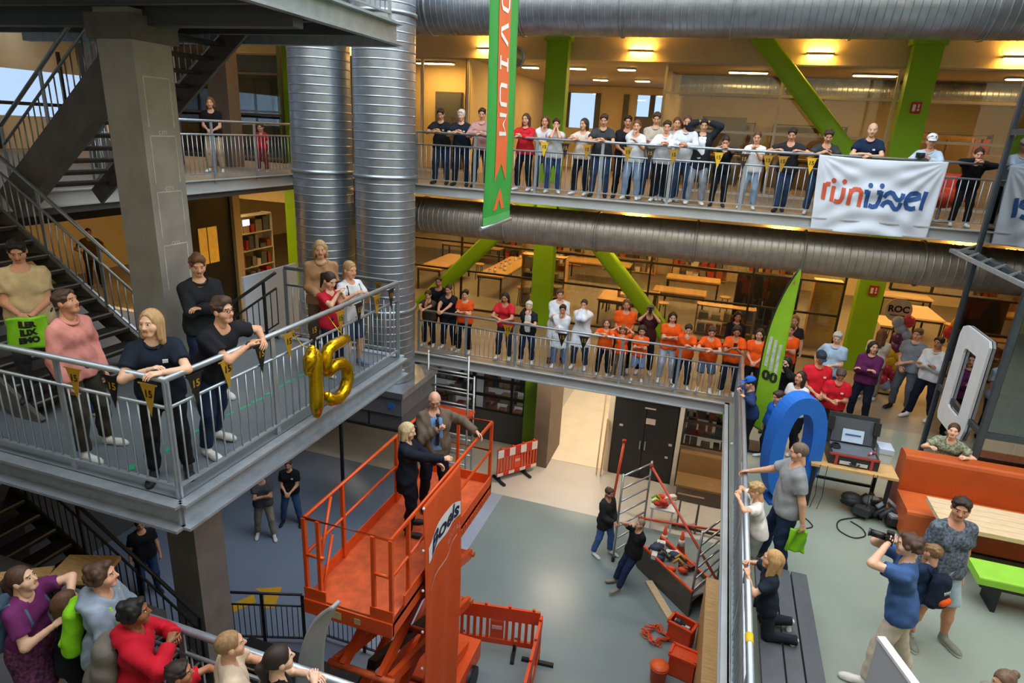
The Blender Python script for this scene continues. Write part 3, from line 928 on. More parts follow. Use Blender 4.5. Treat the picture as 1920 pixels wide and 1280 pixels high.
# ------------------------------------------------------------------ plastic barriers
def barrier(a, b, label, top_m=None, stripes=False, L=None):
    a, b = Vector((a[0], a[1], 0)), Vector((b[0], b[1], 0))
    d = (b - a); L = d.length; d.normalize()
    t = thing('road_barrier', label, 'barrier', tuple((a + b) / 2), 'plastic road barriers')
    n = Vector((-d.y, d.x, 0)); z = Vector((0, 0, 1))
    def bx(s0, s1, z0, z1, th):
        return MB().bar(a + d * s0 + z * (z0 + z1) / 2, a + d * s1 + z * (z0 + z1) / 2, th, z1 - z0)
    bx(0, L, .72, 1.0, .05).build('top_board', m_or_pl, t)
    bx(0, L, .16, .27, .05).build('bottom_rail', m_or_pl, t)
    k = 13
    for i in range(k + 1):
        s = L * i / k
        if i not in (6, 7):
            bx(max(0, s - .028), min(L, s + .028), .25, .74, .04).build('bar', m_or_pl, t)
    c = bx(L * .42, L * .58, .3, .68, .045).build('panel', m_or_pl, t)
    bx(L * .44, L * .56, .5, .58, .06).build('label_strip', mat('label_pale', '#e2b3a4', .6, var=.1), c)
    for i in range(4):
        s = L * (.08 + .28 * i)
        MB().cyl(a + d * s + z * 1.0, a + d * s + z * 1.05, .025, 8).build('peg', m_or_pl, t)
    if stripes:
        for i in range(7):
            bx(L * i / 7, L * (i + 1) / 7, .74, .98, .064).build('stripe', mat('stripe_red', '#c02a2a', .5, var=.06) if i % 2 else mat('stripe_white', '#e6e0dc', .5, var=.06), t)
        for i in range(7):
            bx(L * i / 7, L * (i + 1) / 7, .17, .26, .064).build('stripe', mat('stripe_red', '#c02a2a') if i % 2 else mat('stripe_white', '#e6e0dc'), t)
    for s in (L * .06, L * .72):
        p = a + d * s
        MB().bar(p - n * .3 + z * .03, p + n * .3 + z * .03, .07, .06).build('foot', m_black, t)
        MB().bar(p + z * .05, p + z * .2, .06, .05, up=d).build('foot_stem', m_black, t)
barrier((-3.58, 8.92), (-2.02, 9.19), 'orange plastic barrier standing behind the hanging orange cloth')
barrier((-1.98, 9.12), (-1.82, 7.45), 'orange plastic barrier seen edge-on at the bottom of the picture')
barrier((-4.8, 14.7), (-3.98, 15.75), 'red and white striped plastic barrier by the corridor corner', stripes=True)
barrier((-1.75, 14.3), (-1.3, 14.75), 'thin orange plastic barrier standing behind the man in the dark jacket') if False else None

# ------------------------------------------------------------------ scaffold frames and tools
m_alu = mat('aluminium', '#b3b6b8', .35, metal=.75, var=.08, scale=10)
def ladder(label, a, b, z0, z1, nr, group='aluminium scaffold frames', r=.025):
    t = thing('scaffold_ladder', label, 'scaffold', (a[0], a[1], z0), group)
    for p in (a, b):
        MB().cyl((p[0], p[1], z0), (p[0], p[1], z1), r, 10).build('upright', m_alu, t)
        MB().cyl((p[0], p[1], z0), (p[0], p[1], z0 + .12), r * 1.5, 10).build('foot', m_black, t)
    for i in range(nr):
        z = z0 + .3 + (z1 - z0 - .36) * i / (nr - 1)
        MB().cyl((a[0], a[1], z), (b[0], b[1], z), r * .9, 8).build('rung', m_alu, t)
    return t
ladder('aluminium scaffold frame beside the man in the dark jacket', (-1.15, 12.5), (-.62, 13.35), 0, 2.3, 7)
ladder('aluminium scaffold frame at the floor edge beside the orange crate', (.62, 11.42), (1.14, 12.4), 0, 2.0, 7)
ladder('tall aluminium scaffold frame behind the man in the brown jacket', (-6.0, 12.75), (-4.98, 12.75), 0, 4.35, 11)
ladder('rear aluminium scaffold frame below the lower gallery', (-6.0, 13.15), (-4.98, 13.15), 0, 3.7, 9)
tp = thing('scaffold_plank', 'orange scaffold plank laid across the tall scaffold frames', 'plank', (-5.5, 12.9, 2.75))
MB().span((-6.05, 12.6, 2.72), (-4.95, 13.2, 2.8)).build('board', m_or_pl, tp)
MB().span((-6.05, 12.6, 2.8), (-4.95, 12.63, 2.9)).build('edge', m_or_pl, tp)
def pole(label, a, b, r=.028, m=None):
    t = thing('brace_pole', label, 'pole', tuple(b), 'red scaffold brace poles')
    MB().cyl(a, b, r, 10).build('tube', m or mat('pole_red', '#d4523a', .5, var=.1, scale=8), t)
    d = (Vector(b) - Vector(a)).normalized()
    for p in (Vector(a), Vector(b)):
        MB().cyl(p - d * .04, p + d * .04, r * 1.6, 10).build('clamp', mat('pole_red_dark', '#a83224', .5), t)
pole('red brace pole sloping between the two scaffold frames', (-.62, 13.3, 2.2), (1.15, 11.6, .7))
pole('red brace pole lying level between the scaffold frames', (-.66, 12.4, 1.36), (1.05, 12.45, 1.45))
pole('upright orange pole leaning on the wall near the black doors', (-1.55, 14.6, 0.02), (-1.45, 14.9, 1.9), .035)
pl = thing('timber_plank', 'long timber plank leaning on the corridor wall', 'plank', (-2.3, 16.3, 0))
MB().bar((-2.28, 16.3, .02), (-2.3, 16.75, 2.3), .08, .03, up=(1, 0, 0)).build('plank', m_wood_pale, pl)
MB().bar((-2.14, 16.2, .02), (-2.14, 16.5, 1.7), .1, .03, up=(1, 0, 0)).build('plank', m_wood, pl)
# dark trough with red edge and its timber
tr = thing('scaffold_trough', 'dark grey scaffold platform with a red edge the bald man leans on', 'platform', (.1, 12, 0))
a, b = Vector((-.62, 12.55, 0)), Vector((.62, 11.3, 0))
d = (b - a).normalized(); n = Vector((-d.y, d.x, 0)); z = Vector((0, 0, 1))
MB().bar(a + z * .32, b + z * .32, .04, .6).build('side_panel', mat('trough_grey', '#55524c', .6, var=.14, scale=5), tr)
MB().bar(a + n * .62 + z * .32, b + n * .62 + z * .32, .04, .6).build('side_panel', mat('trough_grey', '#55524c'), tr)
MB().bar(a + n * .31 + z * .5, b + n * .31 + z * .5, .6, .04).build('deck', mat('trough_deck', '#8b8a86', .6, var=.14), tr)
MB().bar(a + z * .63, b + z * .63, .05, .04).build('red_edge', m_or_pl, tr)
MB().bar(a + n * .62 + z * .63, b + n * .62 + z * .63, .05, .04).build('red_edge', m_or_pl, tr)
pk = MB().bar(Vector((-.28, 12.05, .04)), Vector((.28, 11.08, .04)), .16, .06).build('timber_board', m_wood_pale)
tag(pk, 'flat pale timber board lying on the grey floor beside the dark scaffold platform', 'plank')
def tool_pile(c, seed, label, name, cols, n=9, s=.2):
    t = thing(name, label, 'bag', c)
    rng = random.Random(seed)
    for i in range(n):
        p = (c[0] + rng.uniform(-s, s), c[1] + rng.uniform(-s, s), c[2] + rng.uniform(.04, s * .8))
        mb = MB()
        if i % 3 == 0:
            mb.ball(p, (s * .5, s * .35, s * .3), 12, 8)
        elif i % 3 == 1:
            mb.tube([(p[0] - s * .5, p[1], p[2]), (p[0], p[1] + s * .3, p[2] + s * .35), (p[0] + s * .5, p[1] + .02, p[2])], s * .12, 8)
        else:
            mb.box(p, (s * .7, s * .45, s * .4), rng.uniform(0, 3))
        mb.build(('pouch', 'strap', 'case')[i % 3], mat('tool_' + cols[i % len(cols)], cols[i % len(cols)], .6, var=.15, scale=8), t)
    return t
tool_pile((.0, 12.35, .52), 1, 'heap of navy safety harnesses on the scaffold platform', 'harness_pile', ['#2c3a55', '#3a3d44', '#e0d8d0'], 12, .26)
tool_pile((.35, 12.1, .52), 2, 'orange tool bag with yellow tools on the scaffold platform', 'tool_bag', ['#d4471c', '#c9a040', '#6b2a1a'], 9, .22)
tool_pile((.85, 11.95, .06), 3, 'navy equipment bag beside the scaffold frame at the floor edge', 'equipment_bag', ['#1d2740', '#262b38', '#303a52'], 12, .3)
tool_pile((-.25, 14.4, .62), 4, 'red and lime safety vests on a small stand near the black doors', 'vest_pile', ['#d2392a', '#9ccc2a', '#e8dcd4'], 10, .24)
t = thing('work_stand', 'small pale trestle stand holding the safety vests', 'stand', (-.25, 14.4, 0))
MB().span((-.55, 14.15, .56), (.05, 14.65, .6)).build('top', m_white, t)
for x in (-.5, 0):
    for y in (14.2, 14.6):
        MB().bar((x, y, 0), (x, y, .56), .04, .04).build('leg', m_white, t)
for i, (x, y, zz) in enumerate(((-.1, 13.3, .0), (.3, 13.25, .0))):
    t = thing('traffic_cone', ('red-orange traffic cone behind the bald man', 'red-orange traffic cone between the scaffold frames')[i], 'cone', (x, y, zz), 'traffic cones')
    MB().cyl((x, y, .03), (x, y, .72), .13, 16, .025).build('body', m_or_pl, t)
    MB().box((x, y, .018), (.34, .34, .036)).build('base', m_or_pl, t)
    MB().cyl((x, y, .35), (x, y, .5), .083, 16, .06).build('band', mat('stripe_white', '#e6e0dc'), t)
t = thing('trestle', 'dark metal trestle standing before the brown counter', 'trestle', (.35, 14.6, 0))
for x, s in ((.15, -1), (.15, 1), (.6, -1), (.6, 1)):
    MB().bar((x, 14.6 + s * .25, .02), (x, 14.6 + s * .04, .85), .04, .04, up=(1, 0, 0)).build('leg', m_brown, t)
MB().bar((.05, 14.6, .87), (.7, 14.6, .87), .08, .06).build('beam', m_brown, t)
MB().bar((.0, 14.38, .1), (2.2, 14.38, .1), .05, .05).build('rail', m_frame_dk, t)
# orange crates and cable
def crate(c, rz, label, fill):
    t = thing('tool_crate', label, 'crate', c, 'orange tool crates')
    mx = Matrix.Rotation(rz, 3, 'Z')
    def B(off, s, name, m, par=t):
        return MB().box(Vector(c) + mx @ Vector(off), s, rz).build(name, m, par)
    for i, (off, s) in enumerate((((0, -.14, .24), (.46, .02, .44)), ((0, .14, .24), (.46, .02, .44)), ((-.22, 0, .24), (.02, .28, .44)), ((.22, 0, .24), (.02, .28, .44)))):
        B(off, s, 'side', m_or_pl)
    for off, s in (((0, -.15, .46), (.5, .05, .05)), ((0, .15, .46), (.5, .05, .05)), ((-.235, 0, .46), (.05, .3, .05)), ((.235, 0, .46), (.05, .3, .05))):
        B(off, s, 'rim', m_or_pl)
    B((0, 0, .03), (.44, .28, .04), 'floor', m_or_pl)
    if fill:
        rng = random.Random(3)
        for k in range(8):
            B((rng.uniform(-.15, .15), rng.uniform(-.09, .09), .36 + rng.uniform(0, .06)), (.09, .06, .05), 'bolt_box', mat('part_' + str(k % 3), ('#2a3040', '#b8bcc4', '#3f4452')[k % 3], .5, var=.1))
    else:
        B((0, .16, .32), (.2, .012, .09), 'label', mat('label_pale', '#e2b3a4'))
        B((0, 0, .44), (.46, .28, .03), 'lid', m_or_pl)
crate((.5, 10.55, 0), -.35, 'open orange crate full of small dark fittings', True)
crate((.58, 9.75, 0), -.2, 'closed orange case with a pale label beside the cable coil', False)
t = thing('orange_bucket', 'round orange bucket at the bottom edge beside the orange case', 'bucket', (.18, 9.42, 0))
MB().lathe([(.0, 0), (.13, 0), (.16, .32), (.17, .32), (.17, .35), (.15, .35), (.0, .34)], (.18, 9.42, 0), 24).build('body', m_or_pl, t)
MB().lathe([(.0, .35), (.16, .35), (.16, .38), (.0, .385)], (.18, 9.42, 0), 24).build('lid', mat('bucket_lid', '#e8642c', .5), t)
pts = []
for i in range(150):
    a_ = i * .42
    r_ = .2 + .075 * math.sin(i * 1.7) + .03 * math.sin(i * .31)
    pts.append((.04 + r_ * math.cos(a_) + .02 * math.sin(i), 10.5 + r_ * math.sin(a_), .015 + .0006 * i + .01 * (i % 3)))
cc = MB().tube(pts, .0085, 5).build('cable_coil', mat('cable_orange', '#e2592b', .5, var=.08)); tag(cc, 'coil of thin orange cable lying on the grey floor', 'cable')
t = thing('wooden_frame', 'tall wooden board frame at the floor edge below the railing', 'frame', (1.15, 9.6, 0))
MB().span((.80, 8.2, 0), (.86, 10.9, 1.35)).build('board', m_wood, t)
MB().span((.86, 8.2, 1.25), (1.25, 10.9, 1.35)).build('top_board', m_wood, t)
MB().span((.87, 8.3, 0), (.89, 10.8, 1.2)).build('lining', m_black, t)
MB().span((.84, 10.84, 0), (1.3, 10.9, 1.3)).build('end_board', m_wood, t)

# ------------------------------------------------------------------ big green banner with NOVIUM
gb = thing('hanging_banner', 'long green banner with an orange stripe and white letters hanging in the hall', 'banner', (-2.63, 7.55, 8.2))
GY0, GY1, GZ0, GZ1 = 7.02, 8.04, 8.2, 13.0
def gcloth(u, v):
    return (-2.63 + .012 * math.sin(v * 9) + .01 * math.sin(u * 4 + v * 3), GY0 + (GY1 - GY0) * u, GZ0 + (GZ1 - GZ0) * v)
m_gban = mat('banner_green', '#2f9a3d', .6, var=.06, scale=3)
MB().grid(gcloth, 8, 40, .008).build('cloth', m_gban, gb)
def gpt(y, z, off=.009):
    u = (y - GY0) / (GY1 - GY0); v = (z - GZ0) / (GZ1 - GZ0)
    p = gcloth(u, v); return (p[0] + off, p[1], p[2])
mb = MB()
yc = (GY0 + GY1) / 2
for i in range(30):
    z0 = 8.90 + i * .14
    mb.add([gpt(yc - .22, z0 + (-.18 if i == 0 else 0)), gpt(yc, z0 + (.03 if i == 0 else 0)), gpt(yc, z0 + .14), gpt(yc - .22, z0 + .14)], [(0, 1, 2, 3)])
    mb.add([gpt(yc, z0 + (.03 if i == 0 else 0)), gpt(yc + .22, z0 + (-.18 if i == 0 else 0)), gpt(yc + .22, z0 + .14), gpt(yc, z0 + .14)], [(0, 1, 2, 3)])
mb.build('orange_stripe', mat('banner_stripe_orange', '#df6a35', .6, var=.05), gb)
mb = MB()
mb.add([gpt(yc - .22, 8.38), gpt(yc - .09, 8.38), gpt(yc, 8.5), gpt(yc + .09, 8.38), gpt(yc + .22, 8.38), gpt(yc, 8.65)], [(0, 1, 2, 5), (2, 3, 4, 5)])
mb.build('chevron', mat('banner_stripe_orange', '#df6a35'), gb)
W = .048
def letter(pts_list, zc):
    # letters turned a quarter clockwise: their tops point to the right
    mb = MB()
    for pts, cl in pts_list:
        stroke(mb, pts, W, lambda a, b: gpt(yc + b, zc - a, .014), closed=cl)
    mb.build('letter', mat('banner_white', '#eceae4', .6, var=.02), gb)
w_, h_ = .105, .14
letter([([(-w_, -h_), (-w_, h_), (0, 0), (w_, h_), (w_, -h_)], False)], 9.38)
letter([([(-w_, h_), (-w_, -h_ + .04), (-w_ + .04, -h_), (w_ - .04, -h_), (w_, -h_ + .04), (w_, h_)], False)], 9.71)
letter([([(0, -h_), (0, h_)], False), ([(-w_ * .7, -h_), (w_ * .7, -h_)], False), ([(-w_ * .7, h_), (w_ * .7, h_)], False)], 10.05)
letter([([(-w_, h_), (-.02, -h_), (.02, -h_), (w_, h_)], False)], 10.37)
letter([([(-w_, -h_ + .04), (-w_ + .04, -h_), (w_ - .04, -h_), (w_, -h_ + .04), (w_, h_ - .04), (w_ - .04, h_), (-w_ + .04, h_), (-w_, h_ - .04)], True)], 10.72)
letter([([(-w_, -h_), (-w_, h_), (w_, -h_), (w_, h_)], False)], 11.06)
MB().cyl((-2.63, GY0 - .05, GZ0), (-2.63, GY1 + .05, GZ0), .022, 10).build('bottom_bar', m_rail, gb)
MB().grid(lambda u, v: gpt(GY0 + (GY1 - GY0) * u, GZ0 + .02 + .1 * v, .008), 6, 2).build('hem', mat('banner_hem', '#56b060', .6, var=.05), gb)

# ------------------------------------------------------------------ white cloth banner on the upper gallery
rb = thing('cloth_banner', 'white cloth banner with an orange and blue word hung on the upper railing', 'banner', (2.65, 13.24, 7.9))
RX0, RX1, RZ0, RZ1 = 1.6, 3.68, 7.86, 9.2
def rcloth(u, v):
    # u 0..1 left to right, v 0 bottom .. 1 top; pulled taut to the two top corners, folds radiate and sag
    x = RX0 + (RX1 - RX0) * u + (1 - v) * (.09 * (1 - u) - .05 * u)
    sag = math.sin(math.pi * u)
    z = RZ0 + (RZ1 - RZ0) * v - .03 * sag * v - .02 * sag * (1 - v)
    f = 0
    for cx, sgn in ((0., 1), (1., -1)):
        du, dv = (u - cx) * 1.6, (1 - v)
        r = math.hypot(du, dv); th = math.atan2(dv, abs(du) + 1e-6)
        f += .017 * math.sin(th * 17) * min(1, r * 2) * math.exp(-r * .55)
    f += .022 * math.sin((v + .35 * (2 * u - 1) ** 2) * 24) * sag * (.35 + .65 * (1 - v))
    return (x, 13.265 - .05 - .04 * sag * (1 - v) - f, z)
MB().grid(rcloth, 90, 70, .004).build('cloth', mat('banner_cloth_white', '#d5dfec', .75, var=.02, scale=3), rb)
def rpt(px, py, off=.012):
    # px, py in the banner's own picture of the word (1920 x 1280 drawing units)
    u = (px - 235) / (1780 - 235) if True else 0
    v = 1 - (py - 190 - (px - 235) * .06) / 880
    u = (px - (235 - (1 - v) * 110)) / 1500
    p = rcloth(min(1, max(0, u)), min(1, max(0, v)))
    return (p[0], p[1] - off, p[2])
m_ro = mat('print_orange', '#c9583c', .7, var=.04); m_rbl = mat('print_blue', '#24508f', .7, var=.04)
S = 52
def word(lst, m, nm):
    mb = MB()
    for pts, cl in lst:
        # refine for the folds
        q = []
        for a, b in zip(pts[:-1], pts[1:]):
            k = max(1, int(math.hypot(b[0] - a[0], b[1] - a[1]) / 22))
            q += [(a[0] + (b[0] - a[0]) * i / k, a[1] + (b[1] - a[1]) * i / k) for i in range(k)]
        q.append(pts[-1])
        stroke(mb, q, S, rpt)
    return mb.build(nm, m, rb)
word([([(312, 515), (300, 600), (285, 705)], 0), ([(312, 545), (340, 520), (380, 525)], 0)], m_ro, 'letter_r')
word([([(425, 545), (405, 640), (388, 725)], 0)], m_ro, 'letter_i')
word([([(550, 560), (530, 670), (510, 715), (470, 728), (425, 715)], 0)], m_ro, 'letter_j')
word([([(640, 570), (620, 660), (605, 760)], 0), ([(635, 605), (680, 572), (740, 575), (765, 610), (755, 690), (738, 775)], 0)], m_ro, 'letter_n')
word([([(800, 600), (850, 600)], 0), ([(850, 585), (838, 690), (825, 785)], 0)], m_rbl, 'letter_i')
word([([(950, 605), (1010, 605)], 0), ([(1005, 590), (990, 710), (960, 765), (910, 775), (865, 755)], 0)], m_rbl, 'letter_j')
wv = [(0, 60), (25, 20), (65, 0), (105, 15), (130, 55), (155, 85), (190, 90), (215, 60), (225, 15)]
word([([(1045 + a, 605 + b) for a, b in wv], 0)], m_rbl, 'wave_mark')
word([([(1025 + a, 712 + b) for a, b in wv], 0)], m_rbl, 'wave_mark')
word([([(1325, 700), (1400, 690), (1465, 680), (1460, 640), (1420, 620), (1360, 625), (1315, 670), (1305, 730), (1330, 785), (1380, 800), (1430, 790)], 0)], m_rbl, 'letter_e')
word([([(1535, 605), (1515, 700), (1495, 795), (1525, 800)], 0)], m_rbl, 'letter_l')
for (px, py), m in (((420, 480), m_ro), ((555, 490), m_ro), ((872, 525), m_rbl), ((1010, 530), m_rbl)):
    mb = MB()
    vs = [rpt(px, py)] + [rpt(px + 30 * math.cos(k * .524), py + 30 * math.sin(k * .524)) for k in range(12)]
    mb.add(vs, [(0, 1 + k, 1 + (k + 1) % 12) for k in range(12)]); mb.build('letter_dot', m, rb)

# ------------------------------------------------------------------ pennants with 15
m_gold = mat('pennant_gold', '#a8801c', .5, var=.1, scale=8); m_pblk = mat('pennant_black', '#15130f', .5, var=.1)
m_yel = mat('pennant_yellow', '#e2b41a', .5, var=.06)
def pennant(c, ax, gold, label, s=.15, hgt=.27, nrm=None):
    """c is the middle of the top edge, ax the direction of that edge"""
    c = Vector(c); ax = Vector(ax).normalized(); n = Vector(nrm)
    t = thing('pennant', label, 'pennant', tuple(c), 'gold and black pennants')
    fb = m_gold if gold == 1 else (m_yel if gold == 2 else m_pblk)
    fl = MB().prism([(-s / 2, 0), (0, -hgt), (s / 2, 0)], lambda x, y, h: c + ax * x + Vector((0, 0, y)) + n * (h - .002), .004).build('flag', fb, t)
    MB().bar(c - ax * s * .62, c + ax * s * .62, .008, .012).build('ribbon', fb, t)
    text_mesh('15', .085 * s / .15, lambda x, y: c + ax * x + Vector((0, 0, y - hgt * .3)) + n * .006, bold=.002).build('number', m_pblk if gold else m_gold, fl)
near = [(-5.2, 1), (-4.76, 0), (-4.36, 1)]
for i, (x, g) in enumerate(near):
    pennant((x, 3.745, LD + 1.075), (1, 0, 0), g, ('gold pennant hanging before the man in the pink shirt', 'black pennant between the pink shirt and the blond woman', 'gold pennant hanging before the blond woman')[i], .165, .30, (0, -1, 0))
lab = ('black pennant nearest the landing corner', 'gold pennant below the man leaning in a black shirt', 'black pennant just past the leaning man', 'gold pennant two past the leaning man', 'black pennant just left of the gold five', 'gold pennant below the girl in red', 'black pennant below the girl in white', 'gold pennant third from the far landing corner', 'black pennant at the far landing corner')
for i, y in enumerate((4.06, 4.45, 4.92, 5.36, 5.81, 6.35, 6.77, 7.22, 7.61)):
    pennant((-4.165, y, LD + 1.09), (0, 1, 0), i % 2, lab[i], .165, .30, (1, 0, 0))
for i, x in enumerate((-4.08, -4.4)):
    pennant((x - .45, 7.9, LD + 1.08), (1, 0, 0), 1, ('small gold pennant on the far landing rail', 'second small gold pennant on the far landing rail')[i], .12, .2, (0, -1, 0))
up_l = ('beside the woman in the red cardigan', 'right of the man in pale grey', 'before the woman in the beige top', 'before the woman in pale jeans', 'before the man in beige', 'before the man in the white shirt', 'hanging before the woman in black', 'left of the woman in the white tee', 'right of the woman in the white tee', 'before the man in dark grey', 'at the edge of the white cloth banner')
for i, (x, g) in enumerate(((-3.66, 2), (-3.21, 0), (-2.75, 1), (-1.91, 1), (-1.47, 0), (-1.01, 1), (-.16, 2), (.31, 0), (.74, 1), (1.0, 1), (1.5, 2))):
    pennant((x, 13.29, L2 + 1.05), (1, 0, 0), g, ('black', 'gold', 'bright yellow')[g] + ' pennant on the upper railing ' + up_l[i], .17, .3, (0, -1, 0))
for i, (x, g) in enumerate(((-4.25, 1), (-2.95, 0), (-2.45, 0))):
    pennant((x, 13.29, L1 + 1.0), (1, 0, 0), g, ('gold pennant below the person in the red tee', 'black pennant below the lab coat in front', 'black pennant below the lab coat farther right')[i], .22, .32, (0, -1, 0))

# ------------------------------------------------------------------ gold number balloons
m_foil = mat('foil_gold', '#c9a012', .22, metal=.85, var=.12, scale=6, bump=.35, bscale=14)
def foil(label, pieces, c, name='number_balloon'):
    t = thing(name, label, 'balloon', c, 'gold number balloons')
    for pts, r in pieces:
        MB().tube(pts, r, 14).build('foil_tube', m_foil, t)
        if pts is pieces[0][0]:
            MB().tube([pts[0], (pts[0][0] - .12, pts[0][1], 7.0), (-4.2, pts[0][1], 7.17)], .006, 5).build('ribbon', m_foil, t)
        for p, rr in ((pts[0], r[0]), (pts[-1], r[-1])):
            MB().ball(p, (rr * .92,) * 3, 12, 8).build('foil_end', m_foil, t)
    return t
fx = -3.93
foil('gold foil balloon shaped as a one, on the landing railing', [
    ([(fx, 5.43, 6.98), (fx, 5.47, 6.88), (fx, 5.47, 6.75), (fx, 5.47, 6.62), (fx, 5.47, 6.46), (fx, 5.47, 6.31), (fx, 5.46, 6.2)], [.05, .085, .085, .075, .08, .08, .05]),
    ([(fx, 5.43, 6.96), (fx + .01, 5.37, 6.88), (fx + .01, 5.33, 6.76)], [.06, .075, .05])], (fx, 5.45, 6.15))
foil('gold foil balloon shaped as a five, on the landing railing', [
    ([(fx, 6.1, 6.9), (fx, 5.98, 6.9), (fx, 5.84, 6.9), (fx, 5.72, 6.88), (fx, 5.67, 6.8), (fx, 5.67, 6.7), (fx, 5.68, 6.62)], [.055, .07, .07, .07, .075, .07, .055]),
    ([(fx, 5.72, 6.6), (fx, 5.84, 6.66), (fx, 5.98, 6.64), (fx, 6.09, 6.54), (fx, 6.1, 6.4), (fx, 6.02, 6.27), (fx, 5.88, 6.22), (fx, 5.74, 6.26), (fx, 5.65, 6.36)], [.05, .07, .075, .075, .075, .075, .075, .07, .05])], (fx, 5.9, 6.15))
# ================================================================== right-hand floor: seats, tables, show pieces
m_leather = mat('leather_orange', '#b5511f', .42, var=.08, scale=4, bump=.05, bscale=20)
m_leather_s = mat('leather_seat', '#c65f2c', .42, var=.08, scale=4, bump=.05, bscale=20)
sf = thing('sofa_bench', 'long high-backed orange leather bench', 'sofa', (4.0, 9.7, L1))
def rbox(a, b, r=.04):
    """box with rounded upper edges"""
    mb = MB(); mb.smooth = True
    x0, y0, z0 = a; x1, y1, z1 = b
    prof = [(y0, z0), (y0, z1 - r), (y0 + r * .3, z1 - r * .3), (y0 + r, z1), (y1 - r, z1), (y1 - r * .3, z1 - r * .3), (y1, z1 - r), (y1, z0)]
    n = len(prof)
    vs = [(x0, y, z) for y, z in prof] + [(x1, y, z) for y, z in prof]
    mb.smooth = False
    mb.add(vs, [(i, (i + 1) % n, n + (i + 1) % n, n + i) for i in range(n)] + [tuple(range(n - 1, -1, -1)), tuple(range(n, 2 * n))])
    return mb
rbox((3.16, 9.78, L1 + .06), (7.6, 10.1, 5.08), .06).build('backrest', m_leather, sf)
rbox((3.14, 9.1, L1 + .06), (7.6, 9.78, 4.53), .05).build('seat', m_leather_s, sf)
MB().span((3.2, 9.15, L1), (7.5, 10.05, L1 + .06)).build('plinth', m_black, sf)
tb = thing('long_table', 'long pale timber table in front of the orange bench', 'table', (4.6, 8.9, L1))
for k in range(5):
    MB().span((3.32, 8.42 + k * .145, 4.74), (7.4, 8.56 + k * .145, 4.8)).build('plank', m_wood_pale, tb)
for x in (3.6, 5.4, 7.1):
    MB().span((x, 8.5, L1), (x + .06, 9.05, 4.74)).build('leg_frame', m_black, tb)
gs = thing('green_bench', 'lime green upholstered bench beside the timber table', 'bench', (4.4, 8.0, L1))
rbox((3.62, 7.82, 4.42), (7.4, 8.25, 4.52), .02).build('seat', mat('bench_lime', '#8cc63a', .6, var=.06, scale=5), gs)
for x in (3.85, 5.5, 7.0):
    MB().span((x, 7.86, L1), (x + .05, 8.2, 4.42)).build('leg_frame', m_black, gs)
MB().span((3.66, 7.84, 4.37), (7.38, 8.22, 4.42)).build('underframe', m_black, gs)
db = thing('slatted_bench', 'dark grey slatted bench by the railing, the girl kneels on it', 'bench', (1.3, 6, L1))
for x0, x1 in ((1.04, 1.25), (1.27, 1.43), (1.45, 1.62)):
    MB().span((x0, 4.6, 4.42), (x1, 7.1, 4.49)).build('slat', mat('slat_grey', '#4a4d52', .5, var=.12, scale=6), db)
for y in (4.8, 6.85):
    MB().span((1.08, y, L1), (1.58, y + .06, 4.42)).build('leg_frame', m_black, db)
# desk with instrument case
dk = thing('desk', 'beech desk with black legs carrying the open black case', 'table', (2.5, 9.9, L1))
MB().span((1.88, 9.5, 4.76), (3.06, 10.35, 4.8)).build('top', m_wood, dk)
for x in (1.95, 2.98):
    for y in (9.58, 10.28):
        MB().span((x - .025, y - .025, L1), (x + .025, y + .025, 4.76)).build('leg', m_black, dk)
for x in (1.95, 2.98):
    MB().span((x - .02, 9.58, L1 + .06), (x + .02, 10.28, L1 + .1)).build('foot_rail', m_black, dk)
MB().span((1.95, 10.26, L1 + .15), (2.98, 10.3, L1 + .19)).build('back_rail', m_black, dk)
cs = thing('instrument_case', 'open black flight case with red trim and a pale printed card', 'case', (2.46, 9.9, 4.8))
CX0, CX1, CY0, CY1 = 2.12, 2.8, 9.62, 10.08
m_cs = mat('case_black', '#23262a', .5, var=.12, scale=8); m_red = mat('case_red', '#a83a34', .5, var=.08)
MB().span((CX0, CY0, 4.8), (CX1, CY1, 4.97)).build('base', m_cs, cs)
MB().span((CX0 + .04, CY0 + .03, 4.97), (CX1 - .04, CY1 - .02, 4.985)).build('panel', mat('case_panel', '#5a6068', .5, var=.12, scale=10), cs)
lid = MB().box((2.46, CY1 + .06, 5.2), (.7, .08, .46), mx=Matrix.Rotation(R(-14), 3, 'X')).build('lid', m_cs, cs)
MB().box((2.46, CY1 + .012, 5.19), (.58, .02, .38), mx=Matrix.Rotation(R(-14), 3, 'X')).build('lid_foam', mat('foam_grey', '#4c5056', .8, var=.1), lid)
for x in (CX0 + .02, CX1 - .02):
    MB().box((x, CY1 + .0, 5.28), (.09, .06, .2), mx=Matrix.Rotation(R(-14), 3, 'X')).build('catch', m_black, lid)
cd = MB().box((2.47, CY1 - .03, 5.12), (.3, .008, .2), mx=Matrix.Rotation(R(-14), 3, 'X')).build('card', mat('card_blue', '#bcd0e6', .6, var=.05), lid)
MB().box((2.47, CY1 - .036, 5.14), (.22, .004, .022), mx=Matrix.Rotation(R(-14), 3, 'X')).build('card_print', mat('card_ink', '#3a5a90', .6, var=.3, scale=60), lid)
MB().box((2.47, CY1 - .026, 5.10), (.14, .004, .012), mx=Matrix.Rotation(R(-14), 3, 'X')).build('card_print', mat('card_ink', '#3a5a90'), lid)
for x in (CX0 + .1, CX1 - .1):
    MB().span((x - .02, CY0 - .015, 4.8), (x + .02, CY0, 4.97)).build('red_trim', m_red, cs)
MB().span((CX0, CY0 - .012, 4.955), (CX1, CY0 + .01, 4.985)).build('red_trim', m_red, cs)
